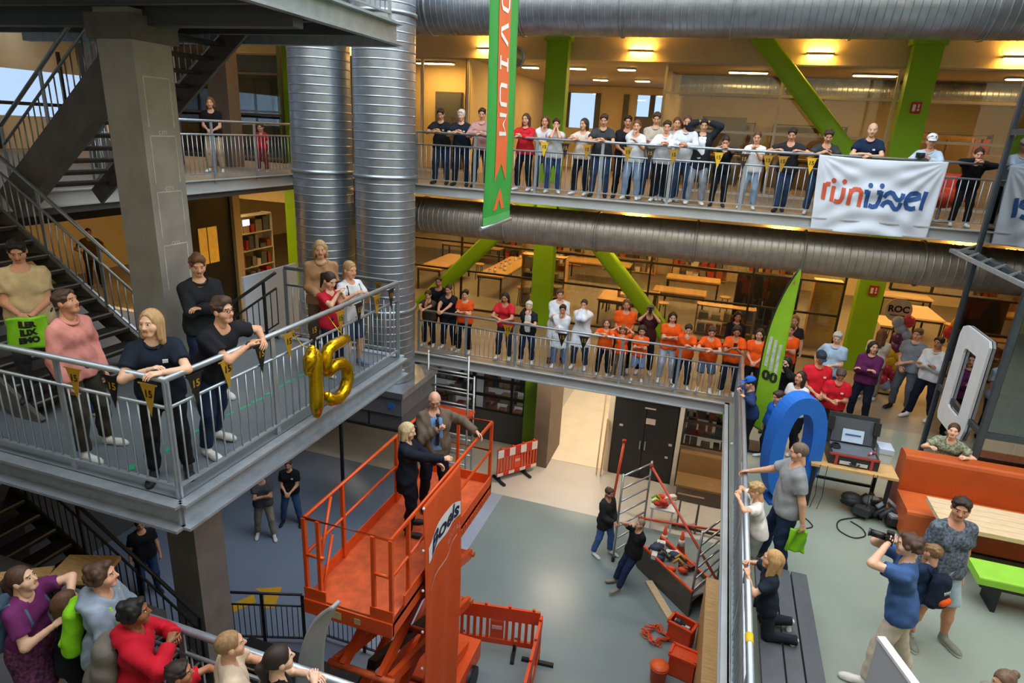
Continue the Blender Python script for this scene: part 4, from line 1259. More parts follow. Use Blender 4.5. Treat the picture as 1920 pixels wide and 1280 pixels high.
for x0 in (CX0 + .15, CX1 - .3):
    MB().span((x0, CY0 - .014, 4.83), (x0 + .15, CY0 - .002, 4.88)).build('label', mat('label_grey', '#c4c6c6', .5), cs)
MB().tube([(2.4, CY0 - .03, 4.87), (2.44, CY0 - .05, 4.84), (2.5, CY0 - .05, 4.84), (2.54, CY0 - .03, 4.87)], .012, 8).build('handle', m_black, cs)
for k in range(4):
    r_ = .07 - k * .008
    MB().tube([(2.22 + r_ * math.cos(i * .52), 9.84 + r_ * math.sin(i * .52), 5.0 + k * .014) for i in range(12)], .008, 6, closed=True).build('coiled_lead', m_black, cs)
for k, c in enumerate(('#c8403a', '#d8d4cc', '#503a70', '#c8403a')):
    MB().cyl((2.66 + k * .03, 9.72 + .03 * k, 4.985), (2.66 + k * .03, 9.72 + .03 * k, 5.03), .014, 8).build('connector', mat('conn_' + c, c, .5), cs)
pc = thing('plastic_tub', 'clear plastic tub with a bluish lid on the desk beside the case', 'tub', (2.95, 10.05, 4.8))
MB().span((2.86, 9.95, 4.802), (3.03, 10.2, 4.96)).build('body', mat('tub_clear', '#b9c6cf', .3, var=.05), pc)
MB().span((2.845, 9.935, 4.96), (3.045, 10.215, 5.04)).build('lid', mat('tub_lid', '#aebfd6', .35, var=.05), pc)
gl = thing('drinking_cup', 'small clear cup on the desk left of the case', 'cup', (2.03, 9.95, 4.8))
MB().lathe([(.0, 0), (.035, 0), (.045, .11), (.04, .11), (.03, .01), (0, .01)], (2.02, 9.95, 4.8), 16).build('body', mat('cup_clear', '#cfcbc2', .2, var=.05), gl)
bg = tool_pile((2.85, 9.72, L1), 9, 'black backpack and bags lying under the desk', 'backpack_pile', ['#202226', '#2c2f34', '#8a8f96', '#17181b'], 14, .3)
for i, pts in enumerate(([(2.7, 9.5, L1 + .02), (2.35, 9.3, L1 + .012), (2.3, 9.0, L1 + .012), (2.5, 8.85, L1 + .012), (2.7, 9.0, L1 + .012), (2.68, 9.2, L1 + .012), (2.5, 9.36, L1 + .012)], [(1.75, 9.3, L1 + .01), (1.9, 9.15, L1 + .01), (2.0, 8.95, L1 + .01), (1.85, 8.85, L1 + .01)])):
    q = []
    for a, b in zip(pts[:-1], pts[1:]):
        q += [Vector(a).lerp(Vector(b), k / 5) for k in range(5)]
    for _ in range(4):
        q = [q[0]] + [(q[k - 1] + q[k] * 2 + q[k + 1]) / 4 for k in range(1, len(q) - 1)] + [q[-1]]
    o = MB().tube(q, .009, 6).build('floor_cable', m_black); tag(o, ('black cable looping on the floor in front of the desk', 'thin cable on the floor near the man in grey')[i], 'cable')
for i, x in enumerate((2.0, 2.1, 2.72, 2.77)):
    o = MB().tube([(x, 9.47, 4.82), (x, 9.485, 4.6), (x + .02, 9.48, 4.3), (x - .02, 9.46, L1 + .03)], .005, 5).build('hanging_lead', m_black)
    tag(o, ('leftmost black lead hanging from the front of the desk', 'black lead hanging from the desk, second from its free end', 'black lead hanging above the bags under the desk', 'rightmost black lead hanging from the front of the desk')[i], 'cable', 'leads hanging from the desk')
wb = thing('info_board', 'pale grey board standing at the bottom edge in front of the photographer', 'board', (2.15, 4.9, L1))
MB().bar((1.9, 5.3, L1 + .62), (2.3, 4.1, L1 + .62), .05, 1.14).build('panel', mat('board_grey', '#a9adb4', .5, var=.04), wb)
MB().bar((1.9, 5.3, L1 + 1.2), (2.3, 4.1, L1 + 1.2), .07, .03).build('top_edge', m_white, wb)
MB().bar((1.95, 5.1, L1 + .02), (2.25, 4.3, L1 + .02), .4, .04).build('foot', m_dark, wb)

# blue ring letter: a thick slanted O
br = thing('blue_ring', 'big blue foam letter O standing by the railing', 'letter', (1.45, 9.7, L1))
mb = MB()
def ring_pt(a, rad, h, dx):
    # oval in a plane that runs with the railing, tilted
    return None
KN = 48
vs, fs = [], []
cx, cy, cz = 1.60, 9.62, L1 + .9
ax_u = Vector((.93, .36, 0)).normalized(); ax_n = Vector((.36, -.93, 0)).normalized()
for i in range(KN):
    a = 2 * math.pi * i / KN
    ca, sa = math.cos(a), math.sin(a)
    def sup(rx, rz):
        e = .85
        return rx * math.copysign(abs(ca) ** e, ca), rz * math.copysign(abs(sa) ** e, sa)
    for (rx, rz), nn in (((.41, .88), -.15), ((.41, .88), .15), ((.2, .62), .15), ((.2, .62), -.15)):
        u, z = sup(rx, rz)
        p = Vector((cx, cy, cz)) + ax_u * u + ax_n * nn + Vector((0, 0, z))
        vs.append(p)
for i in range(KN):
    j = (i + 1) % KN
    for k in range(4):
        fs.append((i * 4 + k, j * 4 + k, j * 4 + (k + 1) % 4, i * 4 + (k + 1) % 4))
mb.add(vs, fs)
mb.build('body', mat('foam_blue', '#1467c8', .55, var=.06, scale=4), br)
MB().box((cx, cy, L1 + .02), (.6, .4, .04), math.atan2(.36, .93)).build('foot_plate', mat('foam_blue_dark', '#0d4a94', .5, var=.06), br)

# green beach flag
fg = thing('beach_flag', 'tall lime green feather flag with worn white and black print', 'flag', (1.2, 11.3, L1))
def fcloth(u, v):
    # v 0 bottom .. 1 top
    z0 = 4.5 + 2.92 * v
    xl = 1.085 + .33 * max(0, (z0 - 5.8) / 1.62) ** 2.3
    z = z0 - .2 * u * (1 - v) ** 1.5 - .14 * u * u * v ** 6
    return (xl + (1.45 - xl) * u, 11.28 + .02 * math.sin(v * 8 + u * 3) + .05 * u, z)
MB().grid(fcloth, 10, 60, .008).build('cloth', mat('flag_lime', '#86b81e', .6, var=.1, scale=3), fg)
def fpt(u, v, off=.012):
    p = fcloth(u, v); return (p[0], p[1] - off, p[2])
for k, (u0, u1, v0, v1, c) in enumerate(((.15, .3, .40, .585, '#c8ccc4'), (.4, .55, .38, .57, '#c2c6c0'), (.65, .8, .37, .55, '#c8ccc4'))):
    MB().grid(lambda u, v: fpt(u0 + (u1 - u0) * u, v0 + (v1 - v0) * v), 2, 8).build('print_bar', mat('print_grey', '#b9c0b4', .7, var=.25, scale=14), fg)
tm = text_mesh('00', .24, lambda x, y: fpt(.5 + x / .34, .345 + y / 3.1, .013), bold=.012)
tm.build('print_black', mat('print_ink', '#20241c', .6, var=.2, scale=14), fg)
tm = text_mesh('A', .1, lambda x, y: fpt(.45 + x / .32, .915 + y / 3.1, .013), bold=.006)
tm.build('print_red', mat('print_red', '#9a5a50', .6, var=.2), fg)
MB().tube([fcloth(0, v)[0:3] for v in np.linspace(0, 1, 24)], .014, 8).build('pole', m_black, fg)
MB().tube([(1.09, 11.28, L1 + .02), (1.085, 11.28, 4.5)], .016, 8).build('pole_foot', m_black, fg)
MB().box((1.1, 11.28, L1 + .025), (.45, .45, .05)).build('base', m_dark, fg)

# balloon columns with round signs
def balloon(c, r, col, label, group):
    t = thing('party_balloon', label, 'balloon', c, group)
    MB().ball(c, (r, r, r * 1.12), 16, 12).build('skin', mat('balloon_' + col, col, .3, var=.04), t)
    MB().cyl((c[0], c[1], c[2] - r * 1.2), (c[0], c[1], c[2] - r * 1.08), .02, 8, .008).build('knot', mat('balloon_' + col, col), t)
px_ = [(.0, .18, '#8fa3c4', 'pale blue'), (.17, .25, '#b02a4a', 'crimson'), (-.1, .32, '#c43252', 'crimson'), (.1, .48, '#a82440', 'crimson'), (-.06, .6, '#b83048', 'crimson'), (.12, .68, '#d8a818', 'yellow'), (-.02, .82, '#e0b420', 'yellow'), (.1, .95, '#d8ac1c', 'yellow'), (-.08, 1.02, '#e2b828', 'yellow'), (.02, 1.16, '#5a2050', 'plum'), (.12, 1.28, '#64265c', 'plum'), (.0, 1.4, '#5a2050', 'plum'), (.14, 1.5, '#8fa0bc', 'pale blue'), (.02, 1.64, '#96a6c0', 'pale blue'), (-.06, 1.78, '#8c9cb8', 'pale blue'), (.14, 1.82, '#b83040', 'crimson')]
names = {}
for dx, dz, c, cn in px_:
    names[cn] = names.get(cn, 0) + 1
    balloon((4.15 + dx, 15.3 + (hash(c) % 3) * .0, L1 + .1 + dz * .92), .125, c, '%s balloon %s in the balloon column under the round sign' % (cn, ('lowest', 'second lowest', 'third lowest', 'fourth lowest', 'uppermost')[min(4, names[cn] - 1)]), 'balloons in the column under the round sign')
for i, (x, z, c, cn) in enumerate(((5.28, 5.85, '#e0b420', 'yellow'), (5.18, 5.65, '#c43232', 'crimson'), (5.38, 5.6, '#b82c30', 'dark red'), (5.3, 4.4, '#d8a818', 'low amber'))):
    balloon((x, 15.5, z), .14, c, '%s balloon beside the glass lift behind the man in white' % cn, 'balloons behind the man in white')
def sign_disc(c, label, txt):
    t = thing('round_sign', label, 'sign', c, 'round signs')
    MB().cyl((c[0], c[1] - .015, c[2]), (c[0], c[1] + .015, c[2]), .27, 32).build('disc', mat('sign_cream', '#e9d8bc', .5, var=.03), t)
    text_mesh(txt, .2, lambda x, y: (c[0] + x, c[1] - .02, c[2] + y + .02), bold=.008).build('lettering', mat('sign_ink', '#2a1e1c', .5, var=0), t)
    MB().span((c[0] - .15, c[1] - .02, c[2] - .13), (c[0] + .15, c[1] - .017, c[2] - .11)).build('underline', mat('sign_ink', '#2a1e1c'), t)
    MB().cyl((c[0], c[1] + .02, L1), (c[0], c[1] + .02, c[2]), .015, 8).build('stand', m_black, t)
    MB().box((c[0], c[1] + .02, L1 + .02), (.5, .4, .04)).build('base', m_black, t)
sign_disc((4.1, 15.55, 6.0), 'round cream sign on a stand above the balloon column', 'ROC')
sign_disc((5.55, 15.8, 5.85), 'round cream sign half hidden behind the glass lift', 'ROC')

# ================================================================== rooms behind the glass
def table(c, s, rz, label, m=None, h=.75, group='tables behind the glass', fl=None):
    t = thing('work_table', label, 'table', c, group)
    q = Matrix.Rotation(rz, 3, 'Z')
    MB().box(Vector(c) + Vector((0, 0, h)), (s[0], s[1], .05), rz).build('top', m or m_wood, t)
    for i in (-1, 1):
        for j in (-1, 1):
            p = Vector(c) + q @ Vector((i * (s[0] / 2 - .06), j * (s[1] / 2 - .06), h / 2))
            MB().box(p, (.05, .05, h), rz).build('leg', m_black, t)
    MB().box(Vector(c) + Vector((0, 0, h - .07)), (s[0] - .15, s[1] - .15, .07), rz).build('apron', m_brown, t)
tabs = [((-9.0, 20.4, L1), (.9, 2.8), 'long wooden table farthest left behind the lower gallery glass'), ((-6.8, 20.8, L1), (.9, 3.6), 'long wooden table with small white jars behind the lower glass'), ((-2.6, 18.6, L1), (.8, 1.6), 'wooden table tilted in view behind the lab coats'),
        ((-.8, 20.2, L1), (1.6, .8), 'wooden table right of the sloping brace behind the lower glass'), ((-.5, 22.4, L1), (1.8, .8), 'wooden table deeper in the classroom behind the orange shirts'), ((-4.0, 23.5, L1), (2.4, .9), 'wooden table deep behind the middle green column'),
        ((6.2, 21.2, L1), (.8, 1.8), 'pale table in the room behind the balloon column'), ((6.3, 23.6, L1), (1.5, .8), 'pale table deepest behind the balloon column'), ((-9.4, 24.2, L1), (2.6, .8), 'wooden table at the back wall behind the far left glass'), ((5.0, 19.5, L1), (.7, 1.2), 'pale table with stools nearest the balloon column')]
for c, s, l in tabs:
    table(c, s, 0, l, m_wood if c[0] < 5 else m_wood_pale)
rng = random.Random(11)
k = 0
for i in range(9):
    c = (-6.95 + rng.uniform(-.2, .4), 19.2 + i * .38, L1 + .78)
    t = thing('paint_jar', 'small white jar on the long wooden table, ' + ORD[i] + ' from its near end', 'jar', c, 'white jars on the long table')
    MB().lathe([(0, 0), (.05, 0), (.05, .12), (.035, .14), (0, .14)], c, 12).build('body', m_white, t)
    MB().cyl((c[0], c[1], c[2] + .14), (c[0], c[1], c[2] + .165), .04, 12).build('lid', mat('jar_lid', ('#c43232', '#d8d4cc')[i % 2], .5), t)
def shelf_unit(c, w, h, n, label, m=None, d=.4, fill=True, seed=1, axis='x'):
    t = thing('shelf_unit', label, 'shelf', c, 'shelf units behind the glass')
    m = m or m_wood
    def B(a, b, nm, mm):
        if axis == 'y':
            a = (c[0] + (a[1] - c[1]), c[1] + (a[0] - c[0]), a[2]); b = (c[0] + (b[1] - c[1]), c[1] + (b[0] - c[0]), b[2])
        MB().span(a, b).build(nm, mm, t)
    for x in (c[0] - w / 2, c[0] + w / 2 - .04):
        B((x, c[1], c[2]), (x + .04, c[1] + d, c[2] + h), 'side', m)
    rr = random.Random(seed)
    for i in range(n + 1):
        z = c[2] + .05 + (h - .1) * i / n
        B((c[0] - w / 2, c[1], z), (c[0] + w / 2, c[1] + d, z + .03), 'board', m)
    if fill:
        for i in range(n):
            z = c[2] + .08 + (h - .1) * i / n
            x = c[0] - w / 2 + .08
            while x < c[0] + w / 2 - .2:
                bw = rr.uniform(.1, .3); bh = rr.uniform(.12, (h - .1) / n - .08)
                col = rr.choice(['#3a3734', '#8a8680', '#a0522d', '#c9b088', '#5a6470', '#b03a2a', '#d8d0c0'])
                B((x, c[1] + .03, z), (x + bw, c[1] + d - .05, z + bh), 'box', mat('stock_' + col, col, .6, var=.1))
                x += bw + rr.uniform(.02, .12)
for i, (c, w, h, n, l, ax) in enumerate((((-8.8, 25.9, L1), 2.0, 2.2, 4, 'wooden shelf unit at the far left of the classroom wall', 'x'), ((-6.2, 25.9, L1), 2.0, 2.2, 4, 'wooden shelf unit behind the long table with jars', 'x'), ((-3.2, 25.9, L1), 2.2, 2.2, 4, 'wooden shelf unit behind the middle green column', 'x'),
        ((-.4, 25.9, L1), 2.2, 2.0, 4, 'wooden shelf unit right of the sloping brace at the back', 'x'), ((2.4, 25.9, L1), 2.0, 2.2, 4, 'wooden shelf unit at the back behind the green feather flag', 'x'), ((-4.9, 18.6, L1), 1.4, 1.7, 4, 'dark rack close behind the glass at the middle column', 'x'), ((-1.9, 18.3, L1), 1.2, 1.0, 2, 'low rack behind the glass near the lab coats', 'x'),
        ((.6, 18.2, L1), 1.6, .9, 2, 'low rack behind the orange shirts', 'x'), ((-.4, 25.4, L2), 2.4, 2.0, 3, 'shelf unit at the back of the upper workshop left of the brace', 'x'), ((2.6, 25.4, L2), 2.4, 2.0, 3, 'shelf unit at the back of the upper workshop near the fire-sign column', 'x'), ((6.4, 23.4, L2), 2.2, 1.9, 3, 'shelf unit in the upper workshop beside the lift', 'x'),
        ((-5.8, 18.6, 0), 1.8, 2.2, 4, 'metal shelf behind the ground floor glazing', 'x'), ((-8.2, 18.6, 0), 2.2, 2.2, 4, 'metal shelf behind the ground floor glazing farther left', 'x'), ((.7, 17.6, 0), 1.5, 2.3, 4, 'shelf with red boxes behind the window above the brown counter', 'x'),
        ((-14.6, 16.6, L1), 2.4, 2.3, 4, 'lit white shelf unit in the store left of the round ducts', 'y'), ((-15.4, 14.0, L1), 1.2, 2.3, 4, 'second lit shelf unit in the store left of the round ducts', 'y'))):
    shelf_unit(c, w, h, n, l, (m_wood if c[2] == L1 else m_panel_dk) if c[0] > -13 else m_white, axis=ax, seed=i + 3)
def cabinet(c, s, label, m, nd=2):
    t = thing('cabinet', label, 'cabinet', c, 'cabinets behind the glass')
    MB().span((c[0], c[1], c[2]), (c[0] + s[0], c[1] + s[1], c[2] + s[2])).build('body', m, t)
    for i in range(nd):
        x0 = c[0] + s[0] * i / nd + .02; x1 = c[0] + s[0] * (i + 1) / nd - .02
        d = MB().span((x0, c[1] - .025, c[2] + .05), (x1, c[1], c[2] + s[2] - .04)).build('door', m, t)
        MB().span((x1 - .08, c[1] - .05, c[2] + s[2] * .5), (x1 - .05, c[1] - .025, c[2] + s[2] * .5 + .15)).build('handle', m_rail, d)
cabinet((.8, 19.0, L1), (1.7, .5, 1.75), 'dark cabinet behind the glass above the orange vests', m_black)
cabinet((2.75, 18.4, L1), (.7, .4, 1.9), 'wooden cupboard beside the green column behind the glass', m_wood, 1)
cabinet((-8.95, 19.3, L2), (.9, .08, 2.3), 'dark grey door panel in the yellow room behind the upper gallery', m_panel_dk, 1)
cabinet((-5.0, 24.8, L2), (1.6, .5, 1.3), 'brown cabinet below the far windows of the upper hall', m_brown)
cabinet((-3.0, 21.5, L2), (.9, .6, 1.9), 'dark cabinet in the upper hall right of the far windows', m_panel_dk, 1)
cabinet((4.6, 19.3, L2), (1.2, .6, 1.7), 'wooden cabinet in the upper workshop beside the fire-sign column', m_wood)
cabinet((5.9, 19.2, L2), (1.4, .6, 1.3), 'lower wooden cabinet in the upper workshop by the lift', m_wood)
cabinet((-.9, 21.6, L2), (1.3, .5, 2.0), 'grey steel cabinet in the upper workshop left of the brace', m_panel_dk)
cabinet((1.3, 21.6, L2), (1.5, .5, 1.6), 'grey steel cabinet in the upper workshop behind the brace', m_brown)
for i, (x, y) in enumerate(((0.2, 19.2), (2.4, 19.4), (5.2, 21.5))):
    table((x, y, L2), (1.8, .8), 0, ('workbench behind the glass left of the upper brace', 'workbench behind the glass below the upper brace', 'workbench deep in the upper workshop beside the lift')[i], m_wood, .9)
for i, (x, y) in enumerate(((-8.0, 18.6), (-5.6, 18.8), (-3.0, 19.6), (.6, 20.9), (-1.4, 21.0), (5.4, 20.6), (6.9, 20.9), (-8.1, 21.5), (-5.7, 22), (-1.2, 19.1))):
    t = thing('stool', 'black framed wooden stool ' + ('by the leftmost long table', 'by the table with jars', 'by the tilted table', 'behind the brace table', 'left of the brace table', 'by the pale table near the balloons', 'right of the pale table', 'deep by the leftmost table', 'deep by the table with jars', 'in front of the brace table')[i], 'stool', (x, y, L1), 'stools behind the glass')
    MB().cyl((x, y, L1 + .55), (x, y, L1 + .59), .17, 16).build('seat', m_wood, t)
    for a in range(4):
        MB().cyl((x + .15 * math.cos(a * 1.571 + .785), y + .15 * math.sin(a * 1.571 + .785), L1), (x + .11 * math.cos(a * 1.571 + .785), y + .11 * math.sin(a * 1.571 + .785), L1 + .55), .013, 6).build('leg', m_black, t)
# upper gallery: red round chair by the lift, ground floor extras
rc = thing('red_chair', 'round red tub chair on the upper gallery beside the banner', 'chair', (4.05, 14.4, L2))
MB().ball((4.05, 14.4, L2 + .45), (.34, .3, .2), 18, 10).build('seat', mat('chair_red', '#c83a22', .5, var=.06), rc)
mb = MB(); mb.grid(lambda u, v: (4.05 + (.36 + .04 * v) * math.cos(math.pi * (u * 1.1 - .05)), 14.4 + (.34 + .05 * v) * math.sin(math.pi * (u * 1.1 - .05)), L2 + .4 + .5 * v), 18, 6, .06); mb.build('backrest', mat('chair_red', '#c83a22'), rc)
MB().cyl((4.05, 14.4, L2), (4.05, 14.4, L2 + .3), .03, 10).build('stem', m_rail, rc)
MB().cyl((4.05, 14.4, L2), (4.05, 14.4, L2 + .03), .24, 20).build('base', m_rail, rc)
# left: white board behind the landing, wooden table, fin, floor arrow, lit sign
w = thing('white_board', 'large pale board standing behind the round ducts beside the stair', 'board', (-9.8, 12.6, L1))
MB().span((-9.95, 11.3, L1 + .15), (-9.88, 13.2, L1 + 1.85)).build('panel', mat('board_pale', '#c4d0de', .5, var=.03), w)
for y in (11.6, 12.9):
    MB().span((-10.0, y, L1), (-9.84, y + .06, L1 + .16)).build('foot', m_dark, w)
es = thing('exit_sign', 'small lit blue-white sign on the dark wall post', 'sign', (-11.9, 13.65, 6.6))
MB().span((-11.98, 13.78, 6.55), (-11.94, 14.05, 6.72)).build('housing', m_white, es)
MB().span((-11.94, 13.79, 6.56), (-11.93, 14.04, 6.71)).build('lit_face', mat('sign_lit', '#c8e2f4', .5, var=0, emit='#bcdcff', estr=3), es)
table((-5.92, 4.0, L1), (.55, .42), .35, 'small wooden table top behind the crowd by the stair', m_wood, .55, group='tables near the stair')
table((-6.45, 3.75, L1), (.5, .16), .6, 'narrow wooden bench top beside the purple top', m_wood, .5, group='tables near the stair')
fn = thing('shark_fin', 'curved grey fin prop standing behind the dark-haired woman', 'prop', (-2.9, 3.9, L1))
def fin(u, v):
    a = v * 1.25
    x = -2.72 + .02 * u
    w_ = .26 * (1 - v) ** .7
    return (-2.78 + .30 * v * v + w_ * (u - .2) * .9, 3.42 + .1 * u + .1 * v, L1 + .6 + .95 * math.sin(a) / math.sin(1.25))
MB().grid(fin, 10, 24, .03).build('blade', mat('fin_grey', '#8d9093', .5, var=.06), fn)
MB().span((-2.85, 3.40, L1 - .2), (-2.55, 3.52, L1 + .62)).build('support', mat('fin_grey', '#8d9093'), fn)
ar = MB()
ar.add([(-8.4, 7.75, .004), (-8.2, 7.6, .004), (-7.75, 8.45, .004), (-7.95, 8.6, .004)], [(0, 1, 2, 3)])
ar.add([(-8.05, 8.75, .004), (-7.55, 9.0, .004), (-7.3, 8.45, .004), (-7.5, 8.35, .004), (-7.75, 8.7, .004)], [(0, 1, 2, 3, 4)])
o = ar.build('floor_arrow', mat('floor_yellow', '#c99a20', .5, var=.1)); o['kind'] = 'structure'
gp = MB()
for i in range(16):
    y0 = 3.9 + i * .22
    gp.box((-5.0 + .02 * math.sin(i), y0 + .1, LD + .003), (.05, .18 if i % 3 else .12, .002), -.1 if i > 3 else .8 - .25 * i)
o = gp.build('floor_marking', mat('tape_green', '#2fa57a', .5, var=.1)); o['kind'] = 'structure'
# ================================================================== people
def surface_nets(D, org, vox):
    """zero level of a distance grid as vertices and quads"""
    s = D.shape
    ins = D < 0
    c = [D[i:s[0] - 1 + i, j:s[1] - 1 + j, k:s[2] - 1 + k] for i in (0, 1) for j in (0, 1) for k in (0, 1)]
    ci = [(x < 0) for x in c]
    n_in = sum(x.astype(np.int8) for x in ci)
    act = (n_in > 0) & (n_in < 8)
    idx = np.full(act.shape, -1, np.int32)
    cells = np.argwhere(act)
    if len(cells) == 0:
        return np.zeros((0, 3)), np.zeros((0, 4), int)
    idx[act] = np.arange(len(cells))
    V = np.stack([x[act] for x in c], 1)
    off = np.array([(i, j, k) for i in (0, 1) for j in (0, 1) for k in (0, 1)], float)
    acc = np.zeros((len(cells), 3)); cnt = np.zeros(len(cells))
    for a in range(8):
        for b in range(a + 1, 8):
            if abs(off[a] - off[b]).sum() != 1:
                continue
            va, vb = V[:, a], V[:, b]
            m = (va < 0) != (vb < 0)
            t = va[m] / (va[m] - vb[m])
            acc[m] += off[a] + t[:, None] * (off[b] - off[a])
            cnt[m] += 1
    P = (cells + acc / cnt[:, None]) * vox + org
    quads = []
    for ax in range(3):
        o1, o2 = [(1, 2), (2, 0), (0, 1)][ax]
        sl = [slice(1, -1)] * 3
        sl[ax] = slice(0, -1)
        sl2 = list(sl); sl2[ax] = slice(1, None)
        A, B = ins[tuple(sl)], ins[tuple(sl2)]
        for flip in (0, 1):
            e = np.argwhere((A & ~B) if flip == 0 else (~A & B))
            if len(e) == 0:
                continue
            base = e.copy()
            base[:, o1] += 1; base[:, o2] += 1
            def cell(d1, d2):
                q = base.copy(); q[:, o1] -= d1; q[:, o2] -= d2
                return idx[q[:, 0], q[:, 1], q[:, 2]]
            q = np.stack([cell(1, 1), cell(0, 1), cell(0, 0), cell(1, 0)], 1)
            quads.append(q if flip == 0 else q[:, ::-1])
    return P, np.concatenate(quads)

class Blob:
    """smooth union of round cones and ellipsoids, cut where asked"""
    def __init__(self):
        self.p = []
    def cap(self, a, b, ra, rb=None, k=0.02, flat=False):
        self.p.append(('c', np.array(a, float), np.array(b, float), ra, ra if rb is None else rb, k, flat)); return self
    def ell(self, c, r, k=0.02):
        self.p.append(('e', np.array(c, float), np.array(r, float), k)); return self
    def sub(self, c, r, k=0.006):
        self.p.append(('s', np.array(c, float), np.array(r, float), k)); return self
    def plane(self, a, n):
        self.p.append(('p', np.array(a, float), np.array(n, float))); return self
    def mesh(self, vox, pad=0.0, wr=0.0, ph=0.0):
        lo, hi = np.full(3, 9.), np.full(3, -9.)
        for q in self.p:
            if q[0] == 'c':
                r = max(q[3], q[4]) + pad
                lo = np.minimum(lo, np.minimum(q[1], q[2]) - r); hi = np.maximum(hi, np.maximum(q[1], q[2]) + r)
            elif q[0] == 'e':
                lo = np.minimum(lo, q[1] - q[2]); hi = np.maximum(hi, q[1] + q[2])
        lo -= 2.2 * vox; hi += 2.2 * vox
        n = np.ceil((hi - lo) / vox).astype(int) + 1
        D = np.full(n, 0.5, np.float32)
        ax = [lo[i] + np.arange(n[i]) * vox for i in range(3)]
        def block(l, h):
            s = []
            for i in range(3):
                a = max(0, int((l[i] - lo[i]) / vox)); b = min(n[i], int((h[i] - lo[i]) / vox) + 2)
                s.append(slice(a, b))
            return tuple(s), np.meshgrid(ax[0][s[0]], ax[1][s[1]], ax[2][s[2]], indexing='ij', sparse=True)
        for q in self.p:
            if q[0] == 'c':
                _, a, b, ra, rb, k, flat = q
                m = max(ra, rb) + k + 2.5 * vox
                s, (X, Y, Z) = block(np.minimum(a, b) - m, np.maximum(a, b) + m)
                ab = b - a; L = max(ab @ ab, 1e-9)
                px, py, pz = X - a[0], Y - a[1], Z - a[2]
                t0 = (px * ab[0] + py * ab[1] + pz * ab[2]) / L
                t = np.clip(t0, 0, 1)
                d = np.sqrt((px - t * ab[0]) ** 2 + (py - t * ab[1]) ** 2 + (pz - t * ab[2]) ** 2) - (ra + (rb - ra) * t)
                if flat:
                    d = np.maximum(d, (t0 - 1) * math.sqrt(L))
                    if flat == 2:
                        d = np.maximum(d, -t0 * math.sqrt(L))
            elif q[0] in 'es':
                _, c, r, k = q
                m = r.max() * 0 + r + k + 2.5 * vox
                s, (X, Y, Z) = block(c - m, c + m)
                u = np.sqrt(((X - c[0]) / r[0]) ** 2 + ((Y - c[1]) / r[1]) ** 2 + ((Z - c[2]) / r[2]) ** 2)
                d = (u - 1) * r.min()
            else:
                _, a, nn = q
                X, Y, Z = np.meshgrid(*ax, indexing='ij', sparse=True)
                D = np.maximum(D, ((X - a[0]) * nn[0] + (Y - a[1]) * nn[1] + (Z - a[2]) * nn[2]).astype(np.float32))
                continue
            o = D[s]
            if q[0] == 's':
                D[s] = np.maximum(o, -d)
            else:
                h = np.clip(0.5 + 0.5 * (o - d) / k, 0, 1)
                D[s] = o * (1 - h) + d * h - k * h * (1 - h)
        if wr > 0:
            X, Y, Z = np.meshgrid(*ax, indexing='ij', sparse=True)
            D = D + (wr * (-.9 + np.sin(34 * Z + 9 * np.sin(7 * X + ph) + 8 * Y + ph) * np.sin(13 * X + 11 * Y + 2.2 * ph + 5 * Z) + .7 * np.sin(21 * Z - 26 * X + 17 * Y + 3 * ph))).astype(np.float32)
        return surface_nets(D, lo, vox)

def join_meshes(name, pieces, mats):
    """pieces: (verts, faces(list of tuples or array), material index or array)"""
    vs, fs, mi, o = [], [], [], 0
    for v, f, m in pieces:
        v = np.asarray(v, float)
        vs.append(v)
        fs += [tuple(int(i) + o for i in q) for q in f]
        mi += [m] * len(f) if isinstance(m, int) else list(m)
        o += len(v)
    me = bpy.data.meshes.new(name)
    me.from_pydata(np.concatenate(vs).tolist(), [], fs)
    for m in mats:
        me.materials.append(m)
    me.polygons.foreach_set('material_index', np.array(mi, np.int32))
    me.polygons.foreach_set('use_smooth', [True] * len(fs))
    me.update()
    return me

# ---- heads, hands, shoes and hair are shaped once and fitted to every figure
def head_template(vox):
    b = Blob()
    b.ell((0, -.012, .028), (.077, .097, .089), k=.01)
    b.ell((0, .02, -.04), (.062, .07, .08), k=.03)
    b.cap((-.018, .06, -.098), (.018, .06, -.098), .022, k=.025)
    b.cap((-.04, .045, -.035), (.04, .045, -.035), .034, k=.02)
    b.cap((-.036, .077, .022), (.036, .077, .022), .0125, k=.012)
    b.cap((0, .088, .006), (0, .106, -.034), .0075, .0125, k=.008)
    b.cap((-.009, .094, -.037), (.009, .094, -.037), .009, k=.008)
    b.cap((-.019, .082, -.066), (.019, .082, -.066), .0085, k=.006)
    for s in (-1, 1):
        b.ell((s * .079, -.008, -.012), (.011, .022, .033), k=.008)
        b.sub((s * .031, .104, .002), (.016, .02, .011))
    b.cap((0, -.03, -.08), (0, -.035, -.15), .05, .047, k=.02)
    P, Q = b.mesh(vox)
    ctr = P[Q].mean(1)
    mi = np.zeros(len(Q), int)
    lips = (np.abs(ctr[:, 0]) < .023) & (np.abs(ctr[:, 2] + .066) < .008) & (ctr[:, 1] > .078)
    brow = (np.abs(np.abs(ctr[:, 0]) - .031) < .018) & (np.abs(ctr[:, 2] - .023) < .006) & (ctr[:, 1] > .06)
    mi[lips] = 1; mi[brow] = 2
    e = MB()
    for s in (-1, 1):
        e.m = 3; e.ball((s * .031, .0785, .001), (.0115, .0105, .0075), 8, 6)
        e.m = 4; e.ball((s * .031, .0845, .001), .0072, 6, 5)
    pcs = [(P, Q, mi), (np.array(e.v), e.f, e.mi)]
    return pcs

